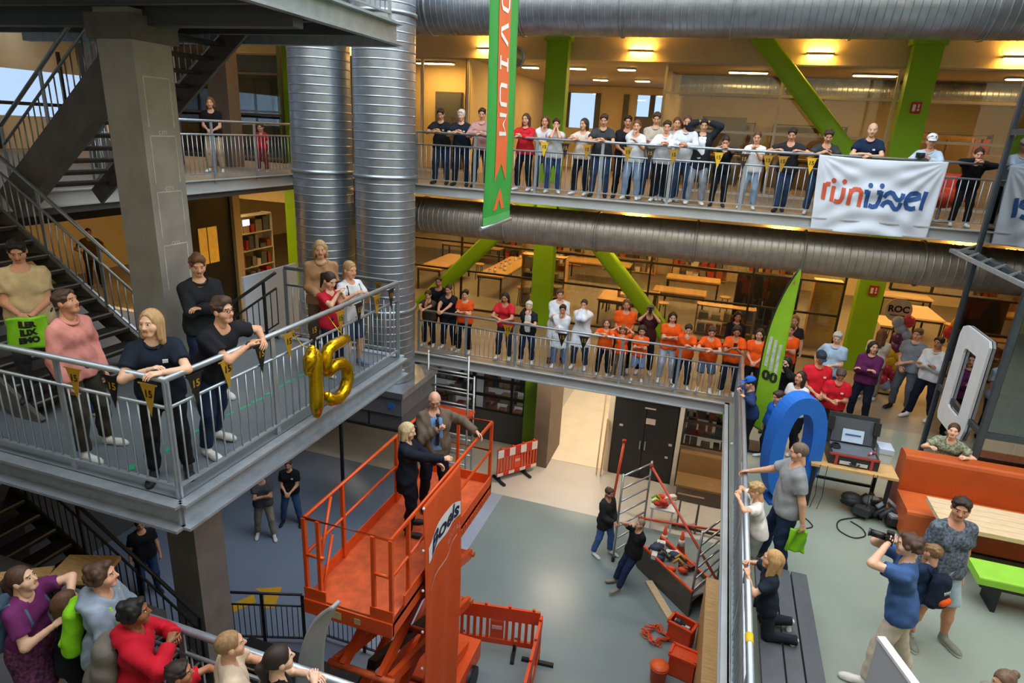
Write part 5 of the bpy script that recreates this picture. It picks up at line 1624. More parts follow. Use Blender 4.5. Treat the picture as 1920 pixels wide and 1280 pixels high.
def hand_template(vox, curl, spread=1.0):
    b = Blob()
    b.cap((0, 0, -.035), (0, 0, .015), .021, .024, k=.012)
    for x, r in ((.026, .013), (.009, .0135), (-.009, .013), (-.026, .012)):
        b.cap((x * .7, 0, .012), (x, 0, .078), r, k=.012)
    segs = ((.0305, .040, .026, .021, .0083), (.0105, .044, .029, .022, .0086), (-.0105, .041, .027, .021, .0082), (-.0295, .032, .021, .018, .0074))
    for i, (x, l1, l2, l3, r) in enumerate(segs):
        p = np.array((x, 0, .076)); a = 0.0
        sx = x * .35 * spread
        for l, c in zip((l1, l2, l3), curl):
            a += R(c)
            q = p + l * np.array((sx * (1 if a < 1.2 else 0), math.sin(a), math.cos(a)))
            b.cap(p, q, r, r * .93, k=.004)
            p = q; r *= .93
    b.cap((.016, .006, .02), (.040, .017, .042), .0145, .0115, k=.012)
    b.cap((.040, .017, .042), (.052, .026, .068), .0105, .0095, k=.004)
    b.cap((.052, .026, .068), (.053, .036, .09), .0092, .0078, k=.004)
    return b.mesh(vox)

def shoe_template(vox):
    b = Blob()
    b.cap((0, -.05, .045), (0, .13, .03), .043, .04, k=.02)
    b.cap((0, .1, .02), (0, .165, .02), .045, .036, k=.03)
    b.cap((0, -.045, .04), (0, -.05, .095), .043, .042, k=.02)
    b.plane((0, 0, 0), (0, 0, -1))
    P, Q = b.mesh(vox)
    mi = (P[Q][:, :, 2].mean(1) < .024).astype(int)
    return P, Q, mi

def hair_template(style, vox):
    b = Blob()
    cx = (0, -.014, .03)
    if style == 'buzz':
        b.ell(cx, (.0815, .1015, .0945), k=.01)
        b.sub((0, .12, -.0), (.1, .08, .092)); b.sub((0, .1, -.06), (.1, .06, .09)); b.sub((0, .0, -.11), (.12, .12, .085))
    elif style == 'bald':
        b.ell((0, -.016, .02), (.084, .1, .08), k=.01)
        b.sub((0, .05, .1), (.11, .15, .075)); b.sub((0, .12, -.03), (.12, .095, .13)); b.sub((0, .0, -.12), (.12, .12, .075))
    else:
        b.ell(cx, (.0855, .1055, .0975), k=.01)
        if style in ('short', 'quiff', 'curly', 'cap', 'helmet'):
            if style == 'quiff':
                b.cap((-.03, .055, .095), (.03, .055, .095), .034, k=.03)
                b.cap((0, -.05, .1), (0, .04, .105), .04, k=.03)
            if style == 'curly':
                rng = random.Random(5)
                for i in range(34):
                    a = rng.uniform(0, 6.283); z = rng.uniform(-.02, .1)
                    rr = math.sqrt(max(.05, 1 - ((z - .02) / .11) ** 2))
                    if math.sin(a) * rr > .62 and z < .06:
                        continue
                    b.ell((.085 * rr * math.cos(a), -.012 + .1 * rr * math.sin(a), z), (.03, .03, .028), k=.01)
            if style != 'curly':
                rng = random.Random(8)
                for i in range(26):
                    a = rng.uniform(0, 6.283); z = rng.uniform(.02, .1)
                    rr = math.sqrt(max(.02, 1 - ((z - .03) / .1) ** 2))
                    b.ell((.078 * rr * math.cos(a), -.012 + .098 * rr * math.sin(a), z), (.02, .024, .016), k=.008)
            b.sub((0, .125, -.002), (.094, .082, .088)); b.sub((0, .1, -.06), (.1, .062, .09))
            b.sub((0, .03, -.115), (.13, .11, .1)); b.sub((0, -.1, -.15), (.12, .12, .08))
        if style in ('long', 'bob', 'wavy'):
            L = {'long': -.27, 'bob': -.13, 'wavy': -.2}[style]
            b.cap((0, -.075, .0), (0, -.085, L), .062, .05, k=.04)
            for s in (-1, 1):
                b.cap((s * .066, -.03, .01), (s * .074, -.03, L * .9), .04, .032, k=.03)
                b.cap((s * .068, .015, .02), (s * .078, .01, L * .7), .024, .02, k=.02)
            b.sub((0, .125, -.015), (.07, .1, .108)); b.sub((0, .14, -.2), (.10, .12, .16))
        if style in ('pony', 'bun', 'braid'):
            b.sub((0, .126, -.004), (.094, .085, .092)); b.sub((0, .1, -.06), (.1, .062, .09)); b.sub((0, .02, -.125), (.13, .1, .085)); b.sub((0, -.06, -.155), (.13, .12, .08))
            if style == 'pony':
                b.cap((0, -.105, .04), (0, -.15, .0), .024, .03, k=.015)
                b.cap((0, -.15, .0), (0, -.13, -.2), .034, .014, k=.02)
            elif style == 'bun':
                b.ell((0, -.125, .045), (.042, .04, .042), k=.012)
            else:
                b.cap((0, -.1, -.03), (.02, -.11, -.24), .03, .016, k=.02)
    return b.mesh(vox)

_T = {}
def tpl(kind, key, q):
    k = (kind, key, q)
    if k not in _T:
        near = q == 'near'
        if kind == 'head':
            _T[k] = head_template(.0075 if near else .0125)
        elif kind == 'hand':
            curl = {'relax': (22, 34, 22), 'grip': (50, 62, 40), 'flat': (6, 10, 6), 'fist': (75, 85, 50)}[key]
            _T[k] = hand_template(.0058 if near else .0084, curl)
        elif kind == 'shoe':
            _T[k] = shoe_template(.016 if near else .027)
        elif kind == 'hair':
            _T[k] = hair_template(key, .0105 if near else .017)
    return _T[k]

def skin_mats(skin, brow):
    return [mat('skin_' + skin, skin, .5, var=.06, scale=30, spec=.35), mat('lip_' + skin, '#%02x%02x%02x' % tuple(int(int(skin[i:i + 2], 16) * f) for i, f in ((1, .85), (3, .6), (5, .6))), .45, var=0),
            mat('brow_' + brow, brow, .8, var=.1), mat('eye_white', '#e8e4de', .25, var=0), mat('iris', '#2a1c14', .2, var=0)]

def cloth(col, kind=''):
    if col[0] == 'p':
        return mat('cloth_print_' + col, col[1:], .85, var=.75, scale=34, bump=.2, bscale=13, spec=.2)
    return mat('cloth_' + kind + col, col, .85, var=.16, scale=9, bump=.22, bscale=13, spec=.2)

def ik(a, t, l1, l2, pole):
    """two bones from a to t, bending towards pole"""
    a, t, pole = np.array(a, float), np.array(t, float), np.array(pole, float)
    d = t - a
    L = np.linalg.norm(d)
    if L > (l1 + l2) * .995:
        d = d / L * (l1 + l2) * .995; L = (l1 + l2) * .995; t = a + d
    u = d / L
    x = (l1 * l1 - l2 * l2 + L * L) / (2 * L)
    hgt = math.sqrt(max(l1 * l1 - x * x, 1e-6))
    w = pole - u * (pole @ u)
    w /= max(np.linalg.norm(w), 1e-6)
    return a + u * x + w * hgt, t

def rot_to(zdir, ydir):
    """matrix whose z axis is zdir and whose y axis leans to ydir"""
    z = np.array(zdir, float); z /= np.linalg.norm(z)
    y = np.array(ydir, float); y = y - z * (y @ z)
    if np.linalg.norm(y) < 1e-3:
        y = np.array((1., 0, 0)) - z * z[0]
    y /= np.linalg.norm(y)
    x = np.cross(y, z)
    return np.stack([x, y, z], 1)

def skeleton(h, ps):
    headh = ps.get('headh', .135 + .057 * h)
    hb = (h - headh) / 1.515 * 1.75
    s = headh / .235
    lean = R(ps.get('lean', 0)); side = R(ps.get('side', 0))
    hipz = ps.get('hipz', .53) * hb - ps.get('drop', 0)
    hip = np.array((ps.get('hipx', 0.), ps.get('hipy', 0.) - .06 * math.sin(lean) * hb, hipz))
    up = np.array((math.sin(side), math.sin(lean) * math.cos(side), math.cos(lean) * math.cos(side)))
    rt = np.array((math.cos(side), 0, -math.sin(side)))
    tw = R(ps.get('twist', 0))
    fw = np.cross(up, rt)
    rt2 = rt * math.cos(tw) + fw * math.sin(tw)
    fw2 = np.cross(up, rt2)
    def T(x, f, u, tws=True):
        return hip + (rt2 if tws else rt) * (x * hb) + (fw2 if tws else fw) * (f * hb) + up * (u * hb)
    nb = T(0, 0, .295)
    hl = lean * .35
    nd = np.array((math.sin(side * .5), math.sin(hl), math.cos(hl)))
    hc = nb + nd * (.041 * hb + .12 * s) + np.array((0, .012, 0))
    return dict(hb=hb, s=s, hip=hip, up=up, rt=rt2, fw=fw2, T=T, nb=nb, hc=hc, top=hc + np.array((0, 0, .115 * s)), headh=headh)

def hand_targets(ps, h, hb, sk):
    p = ps.get('arms', 'down')
    rz = ps.get('railz', 1.13); rd = ps.get('rail', .36)
    P = {
        'down': ((-.155 * hb, .03 * hb, .45 * hb), (.155 * hb, .03 * hb, .45 * hb)),
        'rail': ((-.05, rd + .05, rz + .015), (.06, rd + .03, rz + .045)),
        'railwide': ((-.2, rd - .02, rz + .035), (.2, rd - .02, rz + .035)),
        'cross': ((.035 * hb, .125 * hb, .675 * hb), (-.035 * hb, .145 * hb, .69 * hb)),
        'front': ((-.03 * hb, .15 * hb, .57 * hb), (.03 * hb, .16 * hb, .58 * hb)),
        'phone': ((-.03 * hb, .2 * hb, .72 * hb), (.03 * hb, .2 * hb, .73 * hb)),
        'pocket': ((-.135 * hb, .035 * hb, .50 * hb), (.135 * hb, .035 * hb, .50 * hb)),
        'hips': ((-.10 * hb, .02 * hb, .58 * hb), (.10 * hb, .02 * hb, .58 * hb)),
    }
    hc = sk['hc']; s = sk['s']
    if p == 'chin':
        return ((.05 * hb, .12 * hb, .67 * hb), hc + np.array((.015, .085 * s, -.13 * s)))
    if p == 'chinrail':
        return ((-.05, rd + .03, rz + .04), hc + np.array((.02, .09 * s, -.12 * s)))
    if p == 'mouth':
        return (hc + np.array((-.03, .10 * s, -.10 * s)), hc + np.array((.03, .10 * s, -.10 * s)))
    if p == 'head':
        return (hc + np.array((-.09, .03, .05)), hc + np.array((.09, .03, .05)))
    if p == 'photo':
        return (hc + np.array((-.06, .17, -.02)), hc + np.array((.06, .17, -.03)))
    if isinstance(p, str):
        return P[p]
    return p

N_PEOPLE = [0]
CAST = {}
def person(label, head, floor, yaw=0, pose=None, skin='#d8a283', hair=('short', '#3a2a1e'), top=('tee', '#333333'), bot=('trousers', '#26303f'), shoe='#dcdcdc',
           q='far', fat=1.0, group=None, h=None, front=None, name='person', tie=None, glasses=False, key=None):
    ps = dict(pose or {})
    tz = head[2] - floor
    if h is None:
        h = tz
        for _ in range(8):
            h *= tz / skeleton(h, ps)['top'][2]
    sk = skeleton(h, ps)
    hb, s, T, hip, up, rt, fw = (sk[k] for k in ('hb', 's', 'T', 'hip', 'up', 'rt', 'fw'))
    a = R(yaw)
    f2 = np.array((math.sin(a), -math.cos(a))); r2 = np.array((f2[1], -f2[0]))
    tp = sk['top']
    root = np.array(head[:2]) - r2 * tp[0] - f2 * tp[1]
    e = thing(name, label, 'person', group=group)
    M = Matrix(((r2[0], f2[0], 0, root[0]), (r2[1], f2[1], 0, root[1]), (0, 0, 1, floor), (0, 0, 0, 1)))
    e.matrix_basis = M
    near = q == 'near'
    vb, vc = (.022, .0165) if near else (.034, .026)
    # --- limbs
    la, lf = .172 * hb, .148 * hb
    if group in ('people on the upper gallery', 'people on the lower gallery') and ps.get('arms') in ('rail', 'railwide', 'chinrail'):
        ps['rail'] = float(root[1]) - 13.37
    if isinstance(ps.get('arms'), tuple) and ps['arms'][0] == 'w':
        loc = []
        for t in ps['arms'][1:]:
            if t is None:
                loc.append(None); continue
            dxy = np.array(t[:2]) - root
            loc.append((float(dxy @ r2), float(dxy @ f2), t[2] - floor))
        ps['arms'] = tuple(loc)
    tl, tr = hand_targets(ps, h, hb, sk)
    sh = [T(-.098, 0, .262), T(.098, 0, .262)]
    poles = ps.get('poles')
    arms = []
    for i, (t, sg) in enumerate(((tl, -1), (tr, 1))):
        if t is None:
            t = (sg * .155 * hb, .03 * hb, .45 * hb)
        pole = poles[i] if poles else {'head': (sg * 1., .3, .1), 'photo': (sg * .6, -.1, -.8), 'cross': (sg * .9, -.2, -.6), 'rail': (sg * .7, -.35, -.25), 'railwide': (sg * .8, -.5, -.2), 'mouth': (sg * .5, -.1, -.8),
                'pocket': (sg * .5, -1., 0), 'hips': (sg * 1., -.6, 0)}.get(ps.get('arms', 'down'), (sg * .5, -.6, -.4))
        el, w = ik(sh[i], t, la, lf, pole)
        arms.append((sh[i], el, w))
    lt, ls = .236 * hb, .226 * hb
    fl = ps.get('feet', ((-.085, .0, 0), (.085, .02, 0)))
    legs = []
    for i, sg in enumerate((-1, 1)):
        hj = hip + rt * (sg * .052 * hb) - up * .015 * hb
        fx = fl[i]
        ank = np.array((fx[0] * hb / 1.0 if abs(fx[0]) < .3 else fx[0], fx[1], .062 * hb + fx[2]))
        kp = (ps.get('knees') or ((sg * .15, 1, 0),) * 2)[i]
        kn, an = ik(hj, ank, lt, ls, kp)
        legs.append((hj, kn, an))
    F = fat
    # --- body: torso, neck, arms, legs grown together
    b = Blob()
    def torso(b, g=0.0, lo=True, k=.04):
        if lo:
            b.cap(T(-.045, 0, .0), T(.045, 0, .0), (.068 * F) * hb + g, k=k * hb)
        b.cap(T(-.034, .008 * F, .10), T(.034, .008 * F, .10), (.056 * F ** 1.7) * hb + g, k=k * hb)
        b.cap(T(-.050, .006, .2), T(.050, .006, .2), (.059 * F) * hb + g, k=k * hb)
        b.cap(T(-.074, -.004, .258), T(.074, -.004, .258), .035 * hb + g, k=k * hb)
        b.cap(T(-.03, -.008, .285), T(.03, -.008, .285), .026 * hb + g, k=k * hb)
    torso(b)
    b.cap(T(0, -.008, .27), sk['hc'] + np.array((0, -.03 * s, -.10 * s)), .034 * hb, .031 * hb, k=.02 * hb)
    for A, E_, W in arms:
        b.cap(A, E_, .030 * hb * F, .0245 * hb, k=.02 * hb)
        b.cap(E_, W, .0255 * hb, .017 * hb, k=.012 * hb)
    for H, K, A in legs:
        b.cap(H, K, .052 * hb * F, .034 * hb, k=.025 * hb)
        b.cap(K, K * .55 + A * .45, .034 * hb, .034 * hb, k=.012 * hb)
        b.cap(K * .55 + A * .45, A, .033 * hb, .021 * hb, k=.012 * hb)
    P, Q = b.mesh(vb)
    pcs = [(P, Q, 0)]
    # head
    hy, hp, hr = R(ps.get('hy', 0)), R(ps.get('hp', -14)), R(ps.get('hr', 0))
    HM = np.array((Matrix.Rotation(-hy, 3, 'Z') @ Matrix.Rotation(hp, 3, 'X') @ Matrix.Rotation(hr, 3, 'Y')))
    hc = sk['hc']
    for V, Fc, mi in tpl('head', 0, q):
        pcs.append((np.asarray(V) * s @ HM.T + hc, Fc, mi))
    # hands
    hs = .9 * hb / 1.75 + .1
    hk = ps.get('hands', ('relax', 'relax'))
    pd = ps.get('palms', ((.6, .2, -.6), (-.6, .2, -.6)))
    hd = ps.get('hdir', (None, None))
    for i, (A, E_, W) in enumerate(arms):
        V, Fc = tpl('hand', hk[i], q)
        d = (W - E_) if hd[i] is None else np.array(hd[i], float)
        RM = rot_to(d, pd[i])
        V = np.asarray(V) * hs
        sgn = 1
        # thumb on the upper or inner side: mirror for the other hand
        tx = RM[:, 0]
        if (tx @ np.array((-1 if i else 1, .3, .9))) < 0:
            sgn = -1
        V = V * np.array((sgn, 1, 1))
        Fc2 = Fc if sgn > 0 else Fc[:, ::-1]
        pcs.append((V @ RM.T + W, Fc2, 0))
    body = bpy.data.objects.new('body', join_meshes('body', pcs, skin_mats(skin, hair[1])))
    def child(o):
        COL.objects.link(o); o.parent = e; return o
    child(body)
    # hair
    if hair[0] not in ('none', 'cap', 'helmet'):
        V, Fc = tpl('hair', hair[0], q)
        child(bpy.data.objects.new('hair', join_meshes('hair', [(V * s @ HM.T + hc, Fc, 0)], [mat('hair_' + hair[1], hair[1], .6, var=.3, scale=60, stretch=(1, 1, .12), spec=.4)])))
    elif hair[0] in ('cap', 'helmet'):
        V, Fc = tpl('hair', 'short', q)
        child(bpy.data.objects.new('hair', join_meshes('hair', [(V * s @ HM.T + hc, Fc, 0)], [mat('hair_' + hair[1], hair[1], .6, var=.3, scale=60, stretch=(1, 1, .12), spec=.4)])))
        cb = Blob()
        cb.ell((0, -.014, .045), (.093, .113, .095), k=.01)
        cb.plane((0, 0, .035), (0, -.15, -1))
        V, Fc = cb.mesh(.011)
        br = Blob()
        br.ell((0, .105, .038), (.075, .075, .008), k=.005)
        V2, Fc2 = br.mesh(.0055)
        child(bpy.data.objects.new('cap', join_meshes('cap', [(V * s @ HM.T + hc, Fc, 0), (V2 * s @ HM.T + hc, Fc2, 0)], [cloth(hair[2], 'cap')])))
    # top
    kind, tc = top[0], top[1]
    g = .010 if near else .013
    if kind != 'none':
        c = Blob()
        long_ = kind in ('coat', 'dress')
        torso(c, g + (.012 if kind in ('jacket', 'coat', 'hoodie') else 0), True, .04)
        jk = kind in ('jacket', 'coat', 'hoodie')
        gw = g + (.008 if jk else .002)
        slv = {'tee': .62, 'polo': .62, 'vest': 0, 'dress': .0}.get(kind, 1.0)
        if len(top) > 2:
            slv = top[2] if isinstance(top[2], float) else slv
        for A, E_, W in arms:
            if slv <= 0:
                continue
            if slv < 1:
                c.cap(A, A + (E_ - A) * slv, .031 * hb * F + gw, .031 * hb * F + gw * 1.25, k=.02 * hb, flat=True)
            else:
                fr = .93 if slv >= 1 else slv
                c.cap(A, E_, .030 * hb * F + gw, .026 * hb + gw, k=.012 * hb)
                c.cap(E_, E_ + (W - E_) * fr, .0265 * hb + gw, .022 * hb + gw, k=.012 * hb, flat=True)
        if kind == 'coat' or kind == 'dress':
            km = (legs[0][1] + legs[1][1]) / 2
            lowp = km + np.array((0, -.02, .04 * hb if kind == 'coat' else 0))
            for sg in (-1, 1):
                c.cap(T(sg * .045, 0, 0), np.array((lowp[0] + sg * .07 * hb, lowp[1], lowp[2])), .07 * hb * F + g, .078 * hb, k=.05 * hb, flat=True)
        else:
            hem = {'jacket': -.11, 'hoodie': -.05}.get(kind, -.045)
            c.cap(T(-.045, 0, .06), T(-.045, 0, hem - .02), .064 * hb * F + g, .068 * hb * F + g, k=.03 * hb)
            c.cap(T(.045, 0, .06), T(.045, 0, hem - .02), .064 * hb * F + g, .068 * hb * F + g, k=.03 * hb)
            c.plane(T(0, 0, hem), -up)
        nc = sk['nb'] + np.array((0, .008, .018 * hb))
        if kind == 'hoodie':
            c.ell(T(0, -.055, .285), (.075 * hb, .05 * hb, .04 * hb), k=.03 * hb)
        c.sub(nc + fw * (.02 * hb), (.052 * hb, .056 * hb, .05 * hb))
        V, Fc = c.mesh(vc, wr=.0065 if near else .005, ph=N_PEOPLE[0] * 1.7)
        child(bpy.data.objects.new({'jacket': 'jacket', 'coat': 'lab_coat', 'dress': 'dress', 'hoodie': 'hoodie', 'polo': 'polo_shirt', 'vest': 'sleeveless_top'}.get(kind, 'shirt'), join_meshes('top', [(V, Fc, 0)], [cloth(tc)])))
        if kind == 'polo' or (kind == 'shirt'):
            cl = MB()
            ring = []
            for j in range(14):
                t = 2 * math.pi * j / 14
                ring.append(sk['nb'] + rt * (.042 * hb * math.cos(t)) + fw * (.044 * hb * math.sin(t) + .004 * hb) + up * (.006 * hb - .02 * hb * max(0, math.sin(t))))
            cl.tube(ring, .009 * hb, 6, closed=True)
            o = cl.build('collar', cloth(tc)); o.parent = e
    if kind == 'polo':
        bp = MB()
        c0 = T(-.05, .0, .215) + fw * (.072 * F * hb + g)
        bp.bar(c0 - rt * .022, c0 + rt * .022, .012, .03, up=tuple(up))
        o = bp.build('chest_badge', m_white); o.parent = e
    if front:
        c = Blob()
        torso(c, g + .022, True, .04)
        c.plane(T(.05 if kind != 'vest2' else .07, 0, 0), rt); c.plane(T(-.05, 0, 0), -rt)
        c.plane(T(0, .02, 0), -fw); c.plane(T(0, 0, .0), -up); c.plane(T(0, 0, .275), up)
        V, Fc = c.mesh(vc)
        child(bpy.data.objects.new('shirt_front', join_meshes('shirt_front', [(V, Fc, 0)], [cloth(front)])))
    if tie:
        tb = MB()
        pts = [T(0, .062 * F + .012, u) for u in (.27, .2, .12, .06)]
        pts = [p + fw * (.03 * hb if i else .0) for i, p in enumerate(pts)]
        for i in range(3):
            tb.bar(pts[i], pts[i + 1], .045, .012, up=tuple(fw))
        o = tb.build('tie', cloth(tie)); o.parent = e
    if glasses:
        gb_ = MB()
        for sgn in (-1, 1):
            gb_.tube([np.array((sgn * .031 + .021 * math.cos(k * .524), .1, .002 + .016 * math.sin(k * .524))) * s @ HM.T + hc for k in range(12)], .0025, 5, closed=True)
            gb_.tube([np.array((sgn * .052, .098, .006)) * s @ HM.T + hc, np.array((sgn * .082, .0, .004)) * s @ HM.T + hc], .0025, 5)
        gb_.tube([np.array((x, .104, .006)) * s @ HM.T + hc for x in (-.01, .01)], .0025, 5)
        o = gb_.build('glasses', mat('glasses_black', '#15151a', .3, var=0)); o.parent = e
    # bottoms
    bk, bc = bot[0], bot[1]
    c = Blob()
    g2 = .007 if near else .010
    if bk != 'none':
        c.cap(T(-.045, 0, .0), T(.045, 0, .0), .068 * hb * F + g2, k=.03 * hb)
        c.cap(T(-.038, 0, .05), T(.038, 0, .05), .062 * hb * F + g2, k=.03 * hb)
        for H, K, A in legs:
            if bk == 'shorts':
                c.cap(H, H + (K - H) * .98, .054 * hb * F + g2 + .004, .046 * hb + g2, k=.02 * hb, flat=True)
            elif bk == 'skirt':
                c.cap(H, H + (K - H) * .95, .07 * hb, .09 * hb, k=.06 * hb, flat=True)
            else:
                c.cap(H, K, .054 * hb * F + g2, .038 * hb + g2, k=.02 * hb)
                c.cap(K, K + (A - K) * 1.0, .037 * hb + g2, .028 * hb + g2 * 1.4, k=.012 * hb, flat=True)
        c.plane(T(0, 0, .075), up)
        V, Fc = c.mesh(vc, wr=.006 if near else .0045, ph=N_PEOPLE[0] * 2.3)
        child(bpy.data.objects.new({'shorts': 'shorts', 'skirt': 'skirt'}.get(bk, 'trousers'), join_meshes('bottom', [(V, Fc, 0)], [cloth(bc)])))
    # shoes
    if shoe:
        V, Fc, mi = tpl('shoe', 0, q)
        sd = ps.get('shoedir', ((-.15, 1, 0), (.15, 1, 0)))
        su = ps.get('shoeup', ((0, 0, 1),) * 2)
        for i, (H, K, A) in enumerate(legs):
            RM = rot_to(su[i], sd[i])
            w = .085 * hb / 1.75 / .085
            o = bpy.data.objects.new('shoe', join_meshes('shoe', [(V * w @ RM.T + A + RM[:, 2] * (-.062 * hb) + RM[:, 1] * (.03 * hb), Fc, mi)], [mat('shoe_' + shoe, shoe, .6, var=.1), mat('sole_white', '#d8d6d0', .6) if shoe != '#15151a' else mat('sole_dark', '#1c1c1e', .6)]))
            child(o)
    N_PEOPLE[0] += 1
    e['h'] = round(float(h), 2)
    def toworld(p):
        v = M @ Vector((float(p[0]), float(p[1]), float(p[2])))
        return (v.x, v.y, v.z)
    CAST[key or label] = dict(e=e, hands=[toworld(w) for _, _, w in arms], M=M, T=T, hb=hb, w=toworld, hc=hc, HM=HM, s=s, fw=fw, up=up, rt=rt)
    return e, dict(hands=[toworld(w) for _, _, w in arms], M=M, sk=sk, w=toworld, T=T, hb=hb, arms=arms, legs=legs)
# ------------------------------------------------------------------ who stands where
SK = {'a': '#d9a585', 'b': '#c99070', 'c': '#e2b598', 'd': '#8a5a3c', 'e': '#b97f5e'}
G2, G1 = 'people on the upper gallery', 'people on the lower gallery'
DN, JE, BK, LJ, BE, WH = '#1b2230', '#31486b', '#17181c', '#7f97b5', '#b9a98c', '#e4e4e2'
def rail(d=.3, lean=16, **k):
    return dict(arms='rail', rail=d, lean=lean, railz=1.13, hands=('relax', 'relax'), **k)
# upper gallery, left to right
person('man in a dark polo leaning on the upper railing beside the round duct', (-6.17, 13.6, 9.71), L2, 8, rail(.3, 12, hp=-25), hair=('short', '#2e2219'), top=('polo', '#22262e'), bot=('trousers', '#26344a'), shoe='#15151a', group=G2)
person('white-haired man in a navy polo leaning on the upper railing', (-5.66, 13.56, 9.71), L2, 10, rail(.28, 14, hp=-12, hy=10), SK['c'], ('short', '#d8d4cc'), ('polo', '#1e2636'), ('trousers', DN), '#15151a', group=G2)
person('man in a pink checked shirt half hidden by the green banner', (-5.19, 13.6, 9.76), L2, 15, rail(.28, 10, hp=-18), hair=('short', '#3a2a1e'), top=('shirt', '#b98d86'), bot=('trousers', DN), shoe='#15151a', group=G2)
person('person in a red shirt mostly hidden behind the green banner', (-4.98, 13.98, 9.68), L2, 5, dict(arms='front'), hair=('short', '#4a3424'), top=('shirt', '#c0242c'), bot=('trousers', BK), group=G2)
person('woman in a red cardigan with long brown hair on the upper gallery', (-4.21, 13.68, 9.69), L2, -5, rail(.34, 4, hp=-8), hair=('long', '#4e3524'), top=('shirt', '#c4252e'), bot=('trousers', BK), group=G2)
person('woman in a white top with brown hair resting her chin on her hand', (-3.83, 13.86, 9.67), L2, 5, dict(arms='chin', hp=-10), hair=('long', '#5a3a26'), top=('tee', '#e2e4e8'), bot=('trousers', '#4c5a70'), group=G2)
person('man in a pale grey tee with both hands at his mouth', (-3.52, 13.62, 9.62), L2, 15, dict(arms='mouth', lean=8, hp=-12), hair=('short', '#2e2219'), top=('tee', '#c9ccd2'), bot=('trousers', JE), group=G2)
person('woman in a beige top and dark trousers smiling at the upper railing', (-2.94, 13.7, 9.65), L2, -10, rail(.34, 6, hp=-8, hy=15), hair=('bob', '#3a2a22'), top=('tee', '#d6c8bc'), bot=('trousers', BK), group=G2)
person('man in a charcoal shirt with forearms folded on the upper railing', (-2.51, 13.6, 9.75), L2, 5, rail(.28, 16, hp=-22), hair=('short', '#3a2a1e'), top=('shirt', '#3c3f44', .62), bot=('trousers', '#2d3f5c'), shoe='#15151a', group=G2)
person('bearded man in black behind the woman in pale jeans', (-2.06, 13.88, 9.75), L2, 10, dict(arms='front', hp=-12), SK['b'], ('short', '#1e1612'), ('tee', '#1f2024'), ('trousers', BK), '#15151a', group=G2)
person('woman in a pale top holding a hand to her face, in wide pale jeans', (-1.83, 13.62, 9.66), L2, 0, dict(arms='chinrail', rail=.28, lean=6, hp=-10), hair=('pony', '#6a4a30'), top=('tee', '#d8dee6'), bot=('trousers', LJ), group=G2)
person('tall man in a beige shirt looking down from the upper gallery', (-1.49, 13.95, 9.84), L2, 5, dict(arms='cross', hp=-25), hair=('short', '#4a3626'), top=('shirt', '#bcb2a2'), bot=('trousers', JE), group=G2)
person('man in a crisp white shirt leaning low on the upper railing', (-1.23, 13.6, 9.68), L2, 5, rail(.28, 18, hp=-18), hair=('short', '#3a2a1e'), top=('shirt', '#e6ebf2'), bot=('trousers', BK), group=G2)
person('woman peeking out between the two men in white shirts', (-1.08, 14.05, 9.76), L2, 10, dict(arms='front', hp=-8), hair=('pony', '#5a3a26'), top=('tee', '#a8b0bc'), bot=('trousers', JE), group=G2)
person('bald bearded man in a light grey tee on the upper gallery', (-.85, 13.66, 9.79), L2, 0, rail(.32, 8, hp=-14), SK['b'], ('buzz', '#4a3a30'), ('shirt', '#cdd3da'), ('trousers', '#2d3f5c'), group=G2)
person('man in a dark blazer holding his head with both hands', (-.53, 13.75, 9.75), L2, 5, dict(arms='head', hp=-20), hair=('short', '#2a2018'), top=('jacket', '#23262d'), bot=('trousers', '#8d97a4'), front='#dfe4ea', group=G2)
person('woman in black looking down behind the bright yellow pennant', (-.07, 13.66, 9.45), L2, 0, rail(.32, 14, hp=-30), hair=('pony', '#2a1e18'), top=('tee', '#17181c'), bot=('trousers', BK), shoe='#15151a', group=G2)
person('woman in a white tee with clasped hands and pale jeans', (.5, 13.72, 9.56), L2, -5, dict(arms=((-.02, .24, 1.13), (.04, .26, 1.15)), hp=-16), hair=('bun', '#5a3e28'), top=('tee', '#e2e4e8'), bot=('trousers', '#8fa6c4'), group=G2)
person('man in a dark tee with a red print crossing his legs at the upper railing', (1.11, 13.6, 9.65), L2, -10, dict(arms='railwide', rail=.3, lean=14, hp=-25, feet=((-.02, -.12, 0), (.04, .1, 0))), hair=('short', '#2e2219'), top=('tee', '#2a2b2f'), bot=('trousers', '#2d3f5c'), shoe='#15151a', group=G2)
person('man in dark grey leaning his forearms over the white cloth banner edge', (1.73, 13.52, 9.65), L2, 0, rail(.2, 22, hp=-28), hair=('short', '#3a2a1e'), top=('tee', '#3a3b3e'), bot=('trousers', JE), group=G2)
person('bald man in a navy polo with a badge behind the white cloth banner', (2.46, 13.66, 9.8), L2, -8, rail(.26, 10, hp=-8), SK['c'], ('bald', '#9a9088'), ('polo', '#1d2c48'), ('trousers', BK), group=G2)
person('man in a white cap and light blue shirt holding a camera on the upper railing', (3.42, 13.55, 9.65), L2, -20, rail(.24, 18, hp=-12, hy=-10), SK['a'], ('cap', '#8a7a66', '#dfe4ea'), ('shirt', '#b6cbe0'), ('trousers', DN), group=G2, key='capman')
person('girl in black resting her chin on folded arms beside the lift', (4.18, 13.5, 9.46), L2, -5, rail(.24, 24, hp=-14), hair=('bun', '#33241b'), top=('shirt', '#15171c'), bot=('trousers', BK), group=G2)
